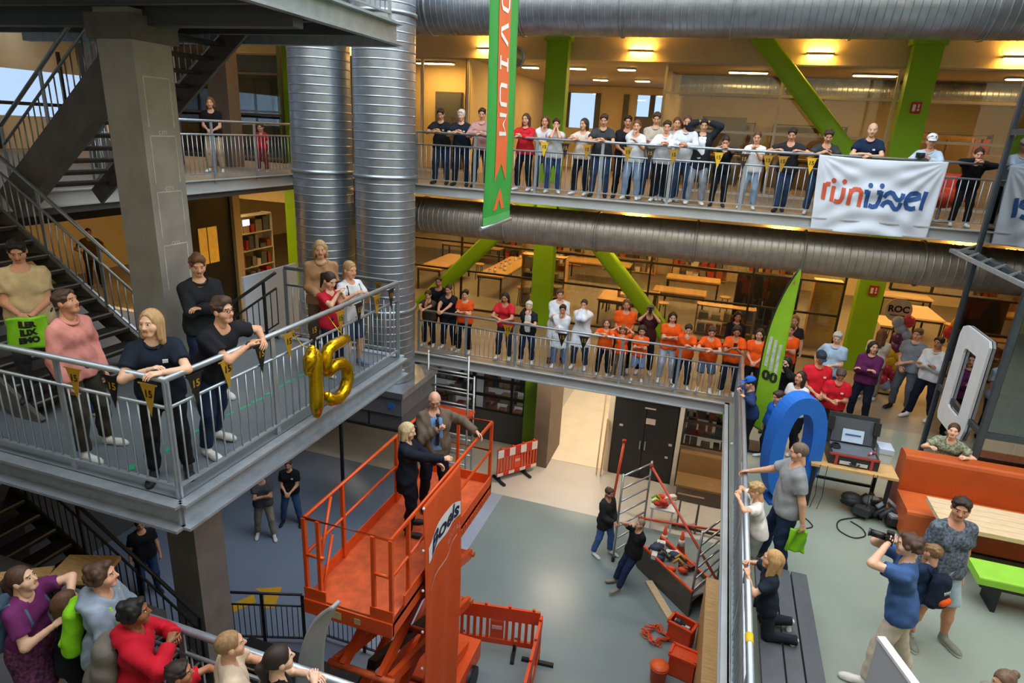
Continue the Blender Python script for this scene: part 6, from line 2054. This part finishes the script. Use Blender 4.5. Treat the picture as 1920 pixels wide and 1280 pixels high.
# left gallery
person('woman in a black top and beige trousers on the gallery left of the ducts', (-11.0, 12.0, 9.68), L2, 30, dict(arms='front', hp=-6), hair=('bob', '#6a4a30'), top=('tee', '#15161a'), bot=('trousers', '#a99474'), group='people on the left gallery')
person('child in red standing behind the left gallery railing', (-10.6, 13.1, 9.2), L2, 20, dict(arms='down'), hair=('short', '#4a3424'), top=('tee', '#b01e26'), bot=('trousers', '#7a2a2a'), group='people on the left gallery')
person('person in blue jeans glimpsed through the open stair treads', (-10.9, 9.6, 9.75), L2, 60, dict(arms='down'), hair=('short', '#3a2a1e'), top=('tee', '#20242c'), bot=('trousers', '#2f4a74'), group='people on the left gallery')
person('dark-clothed man standing in the lit doorway behind the stair', (-17.9, 14.1, 5.9), L1, 60, dict(arms='hips'), SK['d'], ('buzz', '#15100c'), ('tee', '#3a2e22'), ('trousers', BK), '#15151a')
# lower gallery
def r1(d=.3, lean=14, **k):
    return dict(arms='rail', rail=d, lean=lean, railz=1.07, **k)
person('brown-haired person squeezed against the round duct on the lower gallery', (-6.5, 13.75, 5.5), L1, 5, r1(.34, 10), hair=('short', '#4a3424'), top=('tee', '#4a4038'), bot=('trousers', BK), group=G1)
person('bald man in black with arms spread on the lower railing', (-6.36, 14.05, 5.8), L1, 10, dict(arms='railwide', rail=.5, railz=1.07, lean=8, hp=-12), SK['e'], ('buzz', '#2a1e16'), ('tee', '#15171c'), ('trousers', BK), '#15151a', fat=1.1, group=G1)
person('woman in black beside the bald man on the lower gallery', (-5.98, 13.8, 5.7), L1, 0, r1(.36, 8, hp=-14), hair=('pony', '#3a2a1e'), top=('tee', '#1a1d24'), bot=('trousers', DN), group=G1)
person('person in an orange top with folded arms at the lower railing', (-5.51, 13.74, 5.65), L1, 5, dict(arms='cross', hp=-10), SK['a'], ('short', '#241a14'), ('tee', '#e2561c'), ('trousers', BK), group=G1)
person('long-haired person in a red tee leaning on the lower railing', (-4.46, 13.62, 5.74), L1, 0, r1(.28, 14, hp=-20), SK['b'], ('wavy', '#241a16'), ('tee', '#cf2a34'), ('trousers', '#2b3444'), group=G1)
person('grey-haired woman in a black waistcoat with a hand at her chin', (-3.87, 13.64, 5.6), L1, 10, dict(arms='chinrail', rail=.3, railz=1.07, lean=8, hp=-8), SK['c'], ('short', '#c9c6c0'), ('tee', '#1f2127'), ('trousers', '#1d2a44'), front='#d8dade', group=G1)
person('tall man in a white lab coat standing behind the others', (-3.27, 14.15, 5.85), L1, 20, dict(arms='cross', hp=-10), SK['a'], ('short', '#5a4030'), ('coat', '#dfe6f0'), ('trousers', '#c9c2b4'), '#15151a', group=G1)
person('young person in a white lab coat with a hand at the mouth, in pale jeans', (-3.1, 13.8, 5.58), L1, 8, dict(arms='chin', hp=-10), SK['b'], ('short', '#1e1714'), ('coat', '#e2e8f2'), ('trousers', '#6a8ab8'), group=G1)
person('woman in a white lab coat holding both hands to her mouth', (-2.64, 13.95, 5.73), L1, 0, dict(arms='mouth', hp=-8), SK['a'], ('pony', '#3a2a1e'), ('coat', '#dfe6f0'), ('trousers', '#33415a'), group=G1)
OR = '#ea5a18'
person('girl in an orange shirt and black trousers, leftmost of the orange children', (-2.03, 13.66, 5.44), L1, 5, r1(.34, 4, hp=-4), hair=('bob', '#5a3e2a'), top=('tee', OR), bot=('trousers', BK), group=G1)
person('tall long-haired adult in an orange shirt with white print', (-1.7, 14.2, 5.8), L1, 5, dict(arms='front', hp=-12), SK['b'], ('long', '#6a4a30'), ('tee', OR), ('trousers', BK), fat=1.12, group=G1)
person('child in orange peering down between raised arms', (-1.66, 13.72, 5.32), L1, 0, dict(arms='head', hp=-30), hair=('wavy', '#7a5636'), top=('tee', OR), bot=('trousers', '#6a5a48'), group=G1)
person('man in a dark maroon shirt raising a phone behind the orange children', (-1.16, 14.3, 5.71), L1, 5, dict(arms='photo', hp=-6), SK['b'], ('short', '#5a5450'), ('tee', '#3a1c22'), ('trousers', BK), group=G1, key='maroon')
person('child in an orange shirt and blue shorts with crossed arms', (-1.23, 13.64, 5.38), L1, 5, dict(arms='cross', hp=-14), hair=('curly', '#2a1e18'), top=('tee', OR), bot=('shorts', '#7892b8'), group=G1)
person('dark-haired woman in an orange shirt and pale jeans', (-.63, 14.0, 5.69), L1, 8, dict(arms='cross', hp=-12), SK['a'], ('wavy', '#241a16'), ('tee', OR), ('trousers', '#a8b6c8'), group=G1)
person('person in an orange shirt leaning over the rail with a hand at the cheek', (-.25, 13.64, 5.56), L1, 5, dict(arms='chinrail', rail=.3, railz=1.07, lean=12, hp=-18), hair=('short', '#241a16'), top=('tee', OR), bot=('trousers', '#1d2536'), group=G1)
person('person in an orange shirt and grey shorts with folded forearms on the rail', (.24, 13.62, 5.59), L1, 0, r1(.3, 14, hp=-26), hair=('short', '#3a281c'), top=('tee', OR), bot=('shorts', '#5c6a80'), group=G1)
person('woman in an orange shirt looking at a phone at the corner of the gallery', (.74, 13.72, 5.65), L1, 0, dict(arms='phone', lean=8, hp=-28), SK['e'], ('wavy', '#1e1612'), ('tee', OR), ('trousers', '#20242e'), group=G1, key='phonew')
person('woman in an orange shirt half hidden behind the feather flag', (1.2, 13.78, 5.63), L1, -10, dict(arms='front', hp=-10), SK['a'], ('long', '#2a1e18'), ('tee', OR), ('trousers', BK), group=G1)
person('man in an orange vest with folded arms, just right of the feather flag', (1.85, 14.3, 5.68), L1, -15, dict(arms='cross', hp=-6), SK['b'], ('short', '#4a3424'), ('tee', OR), ('trousers', '#3a3f4a'), group=G1)
person('woman with loose hair standing behind the man in the orange vest', (1.98, 15.0, 5.73), L1, -10, dict(arms='down'), SK['c'], ('long', '#8a6a44'), ('tee', '#2a2a30'), ('trousers', BK), group=G1)
person('dark-haired person in black standing at the glass behind the orange shirts', (.77, 14.95, 5.66), L1, 5, dict(arms='front'), SK['e'], ('wavy', '#120e0c'), ('shirt', '#15161a'), ('trousers', BK), '#15151a', group=G1)
# right-hand floor
RF = 'people on the right-hand floor'
person('child in a blue cap peering over the railing corner', (.95, 11.1, 5.46), L1, -80, dict(arms='railwide', rail=.22, railz=1.07, lean=14, hp=-14), hair=('cap', '#241a16', '#2462c0'), top=('shirt', '#24365e'), bot=('trousers', BK), group=RF)
person('woman in black holding a camera behind the feather flag', (1.6, 12.08, 5.62), L1, -30, dict(arms='photo', hp=-8), SK['c'], ('bob', '#1a1412'), ('shirt', '#17181c'), ('trousers', BK), '#15151a', group=RF, key='camw')
person('woman in white with a dark strap standing behind the blue ring', (1.78, 11.4, 5.6), L1, -40, dict(arms='front', hp=10), SK['b'], ('wavy', '#2a1e18'), ('tee', '#d8d8d8'), ('trousers', BK), group=RF)
person('child in a royal blue top hidden between the flag and the blue ring', (1.42, 10.9, 5.36), L1, -60, dict(arms='down'), hair=('short', '#3a2a1e'), top=('shirt', '#1c5bb4'), bot=('trousers', DN), group=RF)
person('man in a red polo and dark cap standing behind the blue ring', (2.16, 12.13, 5.8), L1, 10, dict(arms='front', hp=-22), SK['b'], ('cap', '#3a2a1e', '#2f3a48'), ('polo', '#d22230'), ('trousers', DN), '#15151a', fat=1.18, group=RF)
person('man in a red polo bending over the open case', (2.5, 11.9, 5.6), L1, -5, dict(arms=((-.05, .28, 1.0), (.08, .3, .98)), lean=14, hp=-40), SK['b'], ('short', '#4a3a2e'), ('polo', '#d0212f'), ('trousers', DN), '#15151a', fat=1.08, group=RF)
person('grey-haired man in a light blue shirt with a hand on his hip', (2.65, 13.63, 5.82), L1, -15, dict(arms=((-.02, .26, 1.12), (.26, .1, .98)), hp=-20), SK['c'], ('short', '#b8b6b0'), ('shirt', '#a9c4de', .62), ('trousers', '#24405e'), '#15151a', group=RF)
person('person in a plum sweater with folded arms before the green column', (3.3, 13.52, 5.75), L1, -25, dict(arms='cross', hp=2, hy=-35), SK['a'], ('bob', '#1e1714'), ('shirt', '#5c2450'), ('trousers', '#151b28'), '#15151a', group=RF)
person('woman with long brown hair behind the person in the plum sweater', (3.72, 14.85, 5.7), L1, 170, dict(arms='front'), SK['c'], ('long', '#6a4428'), ('tee', '#d8cfc6'), ('trousers', '#8a8078'), group=RF)
person('slim man in a grey shirt and grey trousers near the balloon column', (4.3, 14.55, 5.88), L1, -35, dict(arms=((.04, .26, 1.1), (.1, .2, 1.0)), hp=-10), SK['a'], ('short', '#6a4c34'), ('shirt', '#7d8896', .62), ('trousers', '#565d68'), '#15151a', group=RF)
person('man in a white shirt and dark jeans beside the glass lift', (4.6, 14.2, 5.84), L1, -45, dict(arms='cross', hp=-4, feet=((-.09, -.1, 0), (.09, .12, 0))), SK['e'], ('short', '#1e1612'), ('shirt', '#d5dde6'), ('trousers', '#161d30'), group=RF)
person('woman in a patterned top leaning over the back of the orange bench', (3.83, 10.28, 5.5), L1, -30, dict(arms=((-.28, .26, 1.06), (.18, .3, 1.06)), lean=16, hp=6, hy=-10, hipy=-.05), SK['c'], ('bun', '#4a3222'), ('tee', 'p#8a9078'), ('trousers', BK), group=RF, q='near')
person('stocky balding man in a grey tee resting an arm on the railing', (1.36, 7.72, 5.88), L1, -85, dict(arms=('w', (1.55, 7.45, 4.85), (.86, 8.1, 5.17)), poles=((-1, -.6, -.3), (.3, -.2, -.8)), hp=-8, hy=10, feet=((-.1, -.05, 0), (.09, .16, 0))), SK['a'], ('buzz', '#6a5a4c'), ('tee', '#8b8e92'), ('trousers', '#22324c'), '#3a3f48', 'near', 1.16, group=RF, key='grey')
person('blond boy in a white tee hugging the railing', (.93, 7.42, 5.4), L1, -90, dict(arms=('w', (.74, 7.3, 5.2), (.76, 7.5, 5.2)), lean=14, hp=-16, poles=((-1, -.1, -.2), (1, -.1, -.3))), SK['a'], ('short', '#b08d5c'), ('tee', '#e0dcd4'), ('shorts', '#8a8f88'), '#8a8f96', 'near', group=RF)
person('blond girl in navy kneeling on the slatted bench at the railing', (1.02, 5.94, 5.42), 4.49, -90, dict(arms=('w', (.82, 5.87, 5.16), (.83, 6.1, 5.16)), hipz=.285, lean=4, hp=6, poles=((-.6, -.8, -.4), (.6, -.8, -.4)), feet=((-.08, -.33, -.01), (.09, -.30, .04)), knees=((-.1, 1, -.3), (.1, 1, -.3)), shoedir=((0, -.3, -1), (0, -.3, -1)), shoeup=((0, -1, .3), (0, -1, .3)), hands=('grip', 'grip')), SK['a'], ('long', '#b58d5a'), ('tee', '#1c2430'), ('trousers', '#20242c'), '#cfd2d6', 'near', group=RF, h=1.28)
person('photographer in a blue tee and stone trousers aiming a camera', (2.23, 6.21, 5.8), L1, -105, dict(arms='photo', lean=8, hp=2, feet=((-.1, .12, 0), (.12, -.22, 0))), SK['c'], ('curly', '#4a3426'), ('tee', '#3f5c8c'), ('trousers', '#c2b4a2'), '#d8d2c8', 'near', group=RF, key='photog')
person('small boy with a navy and orange backpack behind the photographer', (2.72, 6.93, 5.35), L1, -140, dict(arms='front', hp=-4), SK['a'], ('short', '#8a6844'), ('tee', '#22304e'), ('shorts', '#3d5f8e'), '#c9ccc4', 'near', group=RF, key='boybag')
person('man in a patterned grey shirt and pale shorts with one hand in a pocket', (2.9, 7.05, 5.88), L1, 20, dict(arms=((-.24, .02, .86), (.2, .04, .86)), hp=-4, hy=35, feet=((-.12, .06, 0), (.1, .02, 0))), SK['b'], ('short', '#2a1e18'), ('tee', 'p#59626e'), ('shorts', '#a9bcc6'), '#77796a', 'near', 1.06, group=RF)
person('person with a braid whose head shows at the bottom right corner', (2.86, 5.3, 5.22), L1, -60, dict(arms='down', hp=-12), SK['a'], ('bun', '#6a5240'), ('tee', '#8a8078'), ('trousers', DN), q='near', group=RF)
# on the lift
person('balding man in a brown jacket speaking into a microphone on the lift', (-3.53, 7.72, 5.66), 3.8, 40, dict(arms=('w', (-2.97, 8.02, 5.0), (-3.38, 7.52, 5.2)), hp=-16, hy=10, hands=('relax', 'fist'), poles=((-.7, -.3, -.4), (.8, -.3, -.6))), '#dba58c', ('bald', '#c9c2b8'), ('jacket', '#6b5d50'), ('trousers', '#171c28'), '#15151a', 'near', 1.14, front='#6d92c4', tie='#1c2636', key='speaker', glasses=True, group='people on the lift')
person('blond woman in a navy suit holding the lift rail', (-3.57, 6.96, 5.5), 3.8, 110, dict(arms=('w', (-3.28, 7.3, 4.78), (-3.0, 7.12, 4.99)), hp=-6, hy=10), SK['c'], ('bob', '#cbb48a'), ('jacket', '#191f2c'), ('trousers', '#141822'), '#15151a', 'near', group='people on the lift')
# ground floor
GF = 'people on the ground floor'
person('man in a grey tee and grey trousers below the landing', (-8.98, 10.29, 1.76), 0, 40, dict(arms='cross', hp=-4, feet=((-.1, .1, 0), (.1, -.1, 0))), SK['b'], ('short', '#3a2a1e'), ('tee', '#464a50'), ('trousers', '#8a8378'), group=GF)
person('person in a black polo and blue jeans below the landing', (-8.76, 10.98, 1.72), 0, 25, dict(arms='front', hp=-10, feet=((-.12, .05, 0), (.12, 0, 0))), SK['a'], ('short', '#4a3828'), ('polo', '#17191e'), ('trousers', '#38547c'), '#15151a', group=GF, key='gpolo')
person('man in a dark jacket and blue jeans before the scaffold frame', (-1.43, 12.66, 1.78), 0, 60, dict(arms='front', hp=-10, feet=((-.1, .08, 0), (.1, -.12, 0))), SK['b'], ('short', '#4a3828'), ('jacket', '#2b2c2b'), ('trousers', '#4a6ea8'), '#d8d8d8', group=GF)
person('bald man in a black tee leaning back on the dark scaffold platform', (-.62, 11.82, 1.7), 0, -55, dict(arms=((.16, -.16, .72), (.05, .1, 1.58)), poles=((-.6, -.6, 0), (.9, .3, -.4)), lean=-8, hp=8, feet=((-.1, .34, 0), (.1, .22, 0)), hipy=-.05), SK['a'], ('buzz', '#8a7a6c'), ('tee', '#1b1c20'), ('trousers', '#22304e'), '#8a8378', fat=1.1, group=GF)
person('person in blue jeans on the ground floor half hidden below the landing', (-9.9, 7.9, 1.75), 0, 60, dict(arms='down'), SK['a'], ('short', '#241a16'), ('tee', '#1a1c22'), ('trousers', '#2c4468'), '#15151a', group=GF)
# landing
LG = 'people on the balloon landing'
person('man in a beige tee holding a lime green bag on the stair', (-6.91, 4.62, 7.97), 6.22, 50, dict(arms='front', hp=-24), SK['b'], ('short', '#1e1612'), ('tee', '#c2ab80'), ('trousers', '#3a3c3c'), '#15151a', 'near', 1.05, group=LG, key='beige')
person('man in a pink shirt gazing up behind the landing rail', (-5.62, 4.1, 7.71), LD, 95, dict(arms=((-.2, .1, .82), (.2, .08, .8)), hp=14, hy=-12, feet=((-.1, .02, 0), (.1, .1, 0))), SK['b'], ('short', '#4a382c'), ('shirt', '#d88f86'), ('trousers', '#3a362e'), '#d8d8d6', 'near', .94, group=LG)
person('blond woman in a navy polo leaning on the landing corner', (-4.52, 4.0, 7.69), LD, 42, dict(arms=('w', (-4.26, 3.8, 7.225), (-4.42, 3.82, 7.215)), lean=10, hp=2, hy=28, poles=((-.7, -.4, -.2), (.7, -.4, -.2))), SK['c'], ('wavy', '#b08d62'), ('polo', '#1e2634'), ('trousers', BK), '#15151a', 'near', group=LG)
person('teenage boy in a black sweater with folded arms against the steel column', (-5.52, 5.6, 7.8), LD, 60, dict(arms='cross', hp=-14, hy=8), SK['a'], ('quiff', '#6a4a30'), ('shirt', '#25272b'), ('trousers', '#1f2a40'), '#d8d8d6', 'near', group=LG)
person('man in a black tee and glasses leaning his forearms on the landing rail', (-4.28, 4.58, 7.69), LD, 85, dict(arms=('w', (-4.08, 4.86, 7.235), (-4.12, 4.7, 7.22)), poles=((-.9, -.3, -.1), (.9, -.3, -.1)), lean=24, hp=4, hy=-6, feet=((-.1, -.25, 0), (.08, -.05, 0))), SK['a'], ('quiff', '#4a362a'), ('tee', '#1f2127'), ('trousers', '#1e2c46'), '#d8d8d6', 'near', 1.05, group=LG, key='lean', glasses=True)
person('blond woman in a tan cardigan at the far end of the landing', (-5.14, 7.4, 7.75), LD, 35, dict(arms='front', hp=-6), SK['a'], ('bob', '#b59468'), ('shirt', '#a9825e'), ('trousers', '#6a5a4a'), '#8a8378', 'near', group=LG)
person('girl in a red top with a patterned strap, hands together at her face', (-4.69, 6.93, 7.45), LD, 75, dict(arms=((-.03, .2, 1.14), (.03, .2, 1.16)), hp=-22), SK['c'], ('pony', '#33241c'), ('tee', '#c02538'), ('trousers', '#1f2a40'), '#d8d8d6', 'near', group=LG)
person('girl in a white printed tee with a dark backpack at the landing rail', (-4.58, 7.24, 7.55), LD, 75, dict(arms=((-.08, .25, 1.08), (.16, .26, 1.12)), hp=-8), SK['a'], ('braid', '#a8875c'), ('tee', '#d8dce2'), ('shorts', '#33415a'), '#5a6a84', 'near', group=LG, key='whitegirl')
person('small child in mint green standing behind the man in pink', (-6.3, 4.6, 7.12), LD, 80, dict(arms='down'), SK['a'], ('short', '#c9a878'), ('tee', '#6fbf97'), ('trousers', '#2f4a74'), '#d8d8d6', 'near', group=LG)
# crowd below on the left
CR = 'people along the near railing below'
person('woman in a purple top and patterned skirt with hands on the rail', (-5.04, 2.9, 5.69), L1, 115, dict(arms=((-.02, .36, 1.25), (.14, .3, 1.16)), poles=((-1, .2, .6), (.4, -.3, -.8)), hp=16, lean=4), SK['c'], ('pony', '#4e3626'), ('tee', '#6a2a5e'), ('skirt', 'p#5a3048'), '#15151a', 'near', group=CR, key='purple')
person('long-haired child in a dark printed top at the near railing', (-4.74, 3.02, 5.45), L1, 150, dict(arms='rail', rail=.2, railz=1.08, lean=6, hp=4), SK['a'], ('long', '#5a3c26'), ('tee', '#14161c'), ('trousers', BK), '#15151a', 'near', group=CR)
person('curly-haired boy in a grey blue hoodie with a lime bag', (-4.36, 3.08, 5.8), L1, 125, dict(arms='rail', rail=.22, railz=1.13, lean=6, hp=8), SK['a'], ('curly', '#4a3424'), ('hoodie', '#8b98a8'), ('trousers', '#24304a'), '#d8d8d6', 'near', group=CR, key='greyhood')
person('boy in a red hoodie with a grey backpack gripping the rail', (-3.93, 2.98, 5.65), L1, 130, dict(arms='rail', rail=.24, railz=1.13, lean=6, hp=6, hands=('grip', 'grip')), SK['d'], ('curly', '#15110f'), ('hoodie', '#b8182a'), ('trousers', BK), '#15151a', 'near', group=CR, key='redhood')
person('fair-haired man in a sand tee at the near railing', (-3.01, 2.98, 5.65), L1, 140, dict(arms='rail', rail=.24, railz=1.13, lean=4, hp=6), SK['a'], ('buzz', '#8f6f4c'), ('tee', '#c9b49c'), ('trousers', DN), '#15151a', 'near', 1.05, group=CR)
person('dark-haired woman with a ponytail in a black top at the near railing', (-2.59, 3.0, 5.65), L1, 145, dict(arms='rail', rail=.24, railz=1.13, lean=4, hp=6), SK['c'], ('pony', '#2a1f1a'), ('vest', '#15171c'), ('trousers', BK), '#15151a', 'near', group=CR)
person('child in a red shirt low at the near railing', (-3.44, 2.88, 5.3), L1, 130, dict(arms='rail', rail=.26, railz=1.0, lean=2, hp=6), SK['e'], ('short', '#2a1e18'), ('tee', '#c8202c'), ('trousers', BK), '#15151a', 'near', group=CR)

# ------------------------------------------------------------------ things people carry
def mid_of(k, f=.5):
    a, b = CAST[k]['hands']
    return Vector(a).lerp(Vector(b), f)
def facing(k):
    M = CAST[k]['M']
    return Vector((M[0][1], M[1][1], 0)), Vector((M[0][0], M[1][0], 0))
m_cam = mat('camera_black', '#1a1b1e', .4, var=.1)
def camera(k, label, drop=0.0):
    f, r = facing(k)
    HM = CAST[k]['HM']; w = CAST[k]['w']; hc = CAST[k]['hc']; s = CAST[k]['s']
    p = Vector(w(np.array((0, .165, .0)) * s @ HM.T + hc)) - Vector((0, 0, drop))
    t = thing('camera', label, 'camera', tuple(p), 'cameras in hand')
    MB().bar(p - r * .065, p + r * .065, .07, .09).build('body', m_cam, t)
    MB().bar(p - r * .025 + Vector((0, 0, .055)), p + r * .025 + Vector((0, 0, .055)), .06, .035).build('viewfinder', m_cam, t)
    MB().cyl(p + f * .03, p + f * .17, .036, 16).build('lens', m_cam, t)
    MB().cyl(p + f * .17, p + f * .185, .041, 16).build('lens_rim', mat('camera_rim', '#4a4c50', .3, metal=.5), t)
camera('photog', 'black camera with a long lens raised by the photographer in blue')
camera('camw', 'black camera held up behind the feather flag')
def phone(k, label, at=None):
    f, r = facing(k)
    p = mid_of(k) + Vector((0, 0, .07)) + f * .05 if at is None else Vector(at)
    t = thing('phone', label, 'phone', tuple(p), 'phones in hand')
    MB().bar(p - Vector((0, 0, .075)), p + Vector((0, 0, .075)), .075, .009, up=tuple(f)).build('body', m_cam, t)
    MB().bar(p - Vector((0, 0, .065)) - f * .006, p + Vector((0, 0, .065)) - f * .006, .066, .002, up=tuple(f)).build('screen', mat('phone_screen', '#50607a', .2, var=.1), t)
phone('maroon', 'dark phone held up behind the orange children')
phone('phonew', 'dark phone in the hands of the woman at the gallery corner')
p = Vector(CAST['capman']['hands'][1]) + Vector((-.05, -.06, .03))
t = thing('camera', 'black camera resting in the hand of the man in the white cap', 'camera', tuple(p), 'cameras in hand')
MB().box(p, (.13, .07, .09)).build('body', m_cam, t)
MB().cyl(p + Vector((0, -.03, 0)), p + Vector((0, -.12, -.02)), .034, 14).build('lens', m_cam, t)
# microphone
f, r = facing('speaker')
p = Vector(CAST['speaker']['hands'][1]); hcw = Vector(CAST['speaker']['w'](CAST['speaker']['hc'] + np.array((0, .11, -.07))))
d = (hcw - p).normalized(); p = p + d * .02 + f * .04
t = thing('microphone', 'black hand microphone held by the man in the brown jacket', 'microphone', tuple(p))
MB().cyl(p, p + d * .17, .012, 12, .018).build('handle', m_cam, t)
MB().ball(tuple(p + d * .19), .028, 12, 8).build('grille', mat('mic_grille', '#3a3c40', .4, metal=.6), t)
def backpack(k, label, cols, sc=1.0, marks=False):
    c = CAST[k]; T, w = c['T'], c['w']
    t = thing('backpack', label, 'backpack', w(T(0, -.12, .02)), 'backpacks')
    b = Blob()
    hb = c['hb']
    for x in (-.05, -.017, .017, .05):
        b.cap(T(x, -.115 - .02 * sc, .03), T(x * .85, -.11 - .015 * sc, .225), .052 * sc * hb, .04 * sc * hb, k=.05 * hb)
    V, Fc = b.mesh(.018, wr=.006, ph=sc)
    V = np.array([w(v) for v in V])
    me = join_meshes('bag_body', [(V, Fc, 0)], [cloth(cols[0])])
    put('bag_body', me, t)
    b = Blob()
    b.cap(T(-.035, -.125 - .07 * sc, .06), T(.035, -.125 - .07 * sc, .06), .034 * hb * sc, k=.02 * hb)
    V, Fc = b.mesh(.016)
    V = np.array([w(v) for v in V])
    put('pocket', join_meshes('pocket', [(V, Fc, 0)], [cloth(cols[1])]), t)
    for sg in (-1, 1):
        MB().tube([w(T(sg * .06, -.09, .25)), w(T(sg * .068, -.03, .302)), w(T(sg * .07, .045, .27)), w(T(sg * .078, .072, .2)), w(T(sg * .085, .04, .12)), w(T(sg * .075, -.06, .06))], .011 * hb / 1.4, 6).build('strap', cloth(cols[0]), t)
    if marks:
        for i in range(4):
            MB().tube([w(T(.03 - .02 * i, -.198, .135)), w(T(.02 - .02 * i, -.2, .165))], .006, 5).build('white_mark', m_white, t)
backpack('boybag', 'navy and orange child backpack with white marks', ['#1c2436', '#e2581c'], 1.0, True)
backpack('redhood', 'worn grey backpack on the boy in the red hoodie', ['#6e6860', '#5c574f'])
backpack('whitegirl', 'dark backpack on the girl in the white printed tee', ['#20232b', '#2a2e38'], .9)
backpack('greyhood', 'lime green drawstring bag on the boy in the grey hoodie', ['#86cc1e', '#78bc18'], .55)
backpack('purple', 'blue-grey rucksack on the woman in purple', ['#4c6478', '#44586a'], .8)
def floppy(c, wdt, hgt, f, r, label, name='carrier_bag', letters=None):
    c = Vector(c)
    t = thing(name, label, 'bag', tuple(c), 'lime bags')
    def fn(u, v):
        return tuple(c + r * (wdt * (u - .5) * (1 - .12 * v)) + Vector((0, 0, -hgt * (1 - v))) + f * (.02 * math.sin(u * 9 + v * 5) + .035 * math.sin(math.pi * u)))
    MB().grid(fn, 16, 14, .03).build('bag_body', mat('bag_lime', '#7fc21a', .45, var=.14, scale=8), t)
    if letters:
        for i, s_ in enumerate(letters):
            text_mesh(s_, .085, lambda x, y: tuple(Vector(fn(.5 - x / wdt, .78 - i * .25 + y / hgt)) + f * .022), bold=.006).build('lettering', m_black, t)
    return t
f, r = facing('beige')
hm = mid_of('beige')
floppy(hm + f * .07 + Vector((0, 0, .0)) , .38, .34, f, r, 'lime green bag with black letters held by the man on the stair', letters=['ILER', 'ILIX', 'EMO'])
f, r = facing('grey')
floppy(Vector(CAST['grey']['hands'][0]) + Vector((-.02, 0, -.1)), .22, .32, r, f, 'crumpled lime green bag hanging from the hand of the man in grey')
o = MB().tube([(.8165, 4.95 + .06 * i, L1 + 1.06) for i in range(3)], .037, 12).build('tape_band', mat('tape_yellow', '#d8b418', .5, var=.1)); tag(o, 'yellow tape wrapped on the right-hand handrail', 'tape')
w = Vector(CAST['lean']['hands'][1])
o = MB().tube([w + Vector((0, .032 * math.cos(k * .524), .032 * math.sin(k * .524))) for k in range(12)], .009, 6, closed=True).build('wrist_watch', m_cam); tag(o, 'black watch on the wrist of the leaning man in black', 'watch')
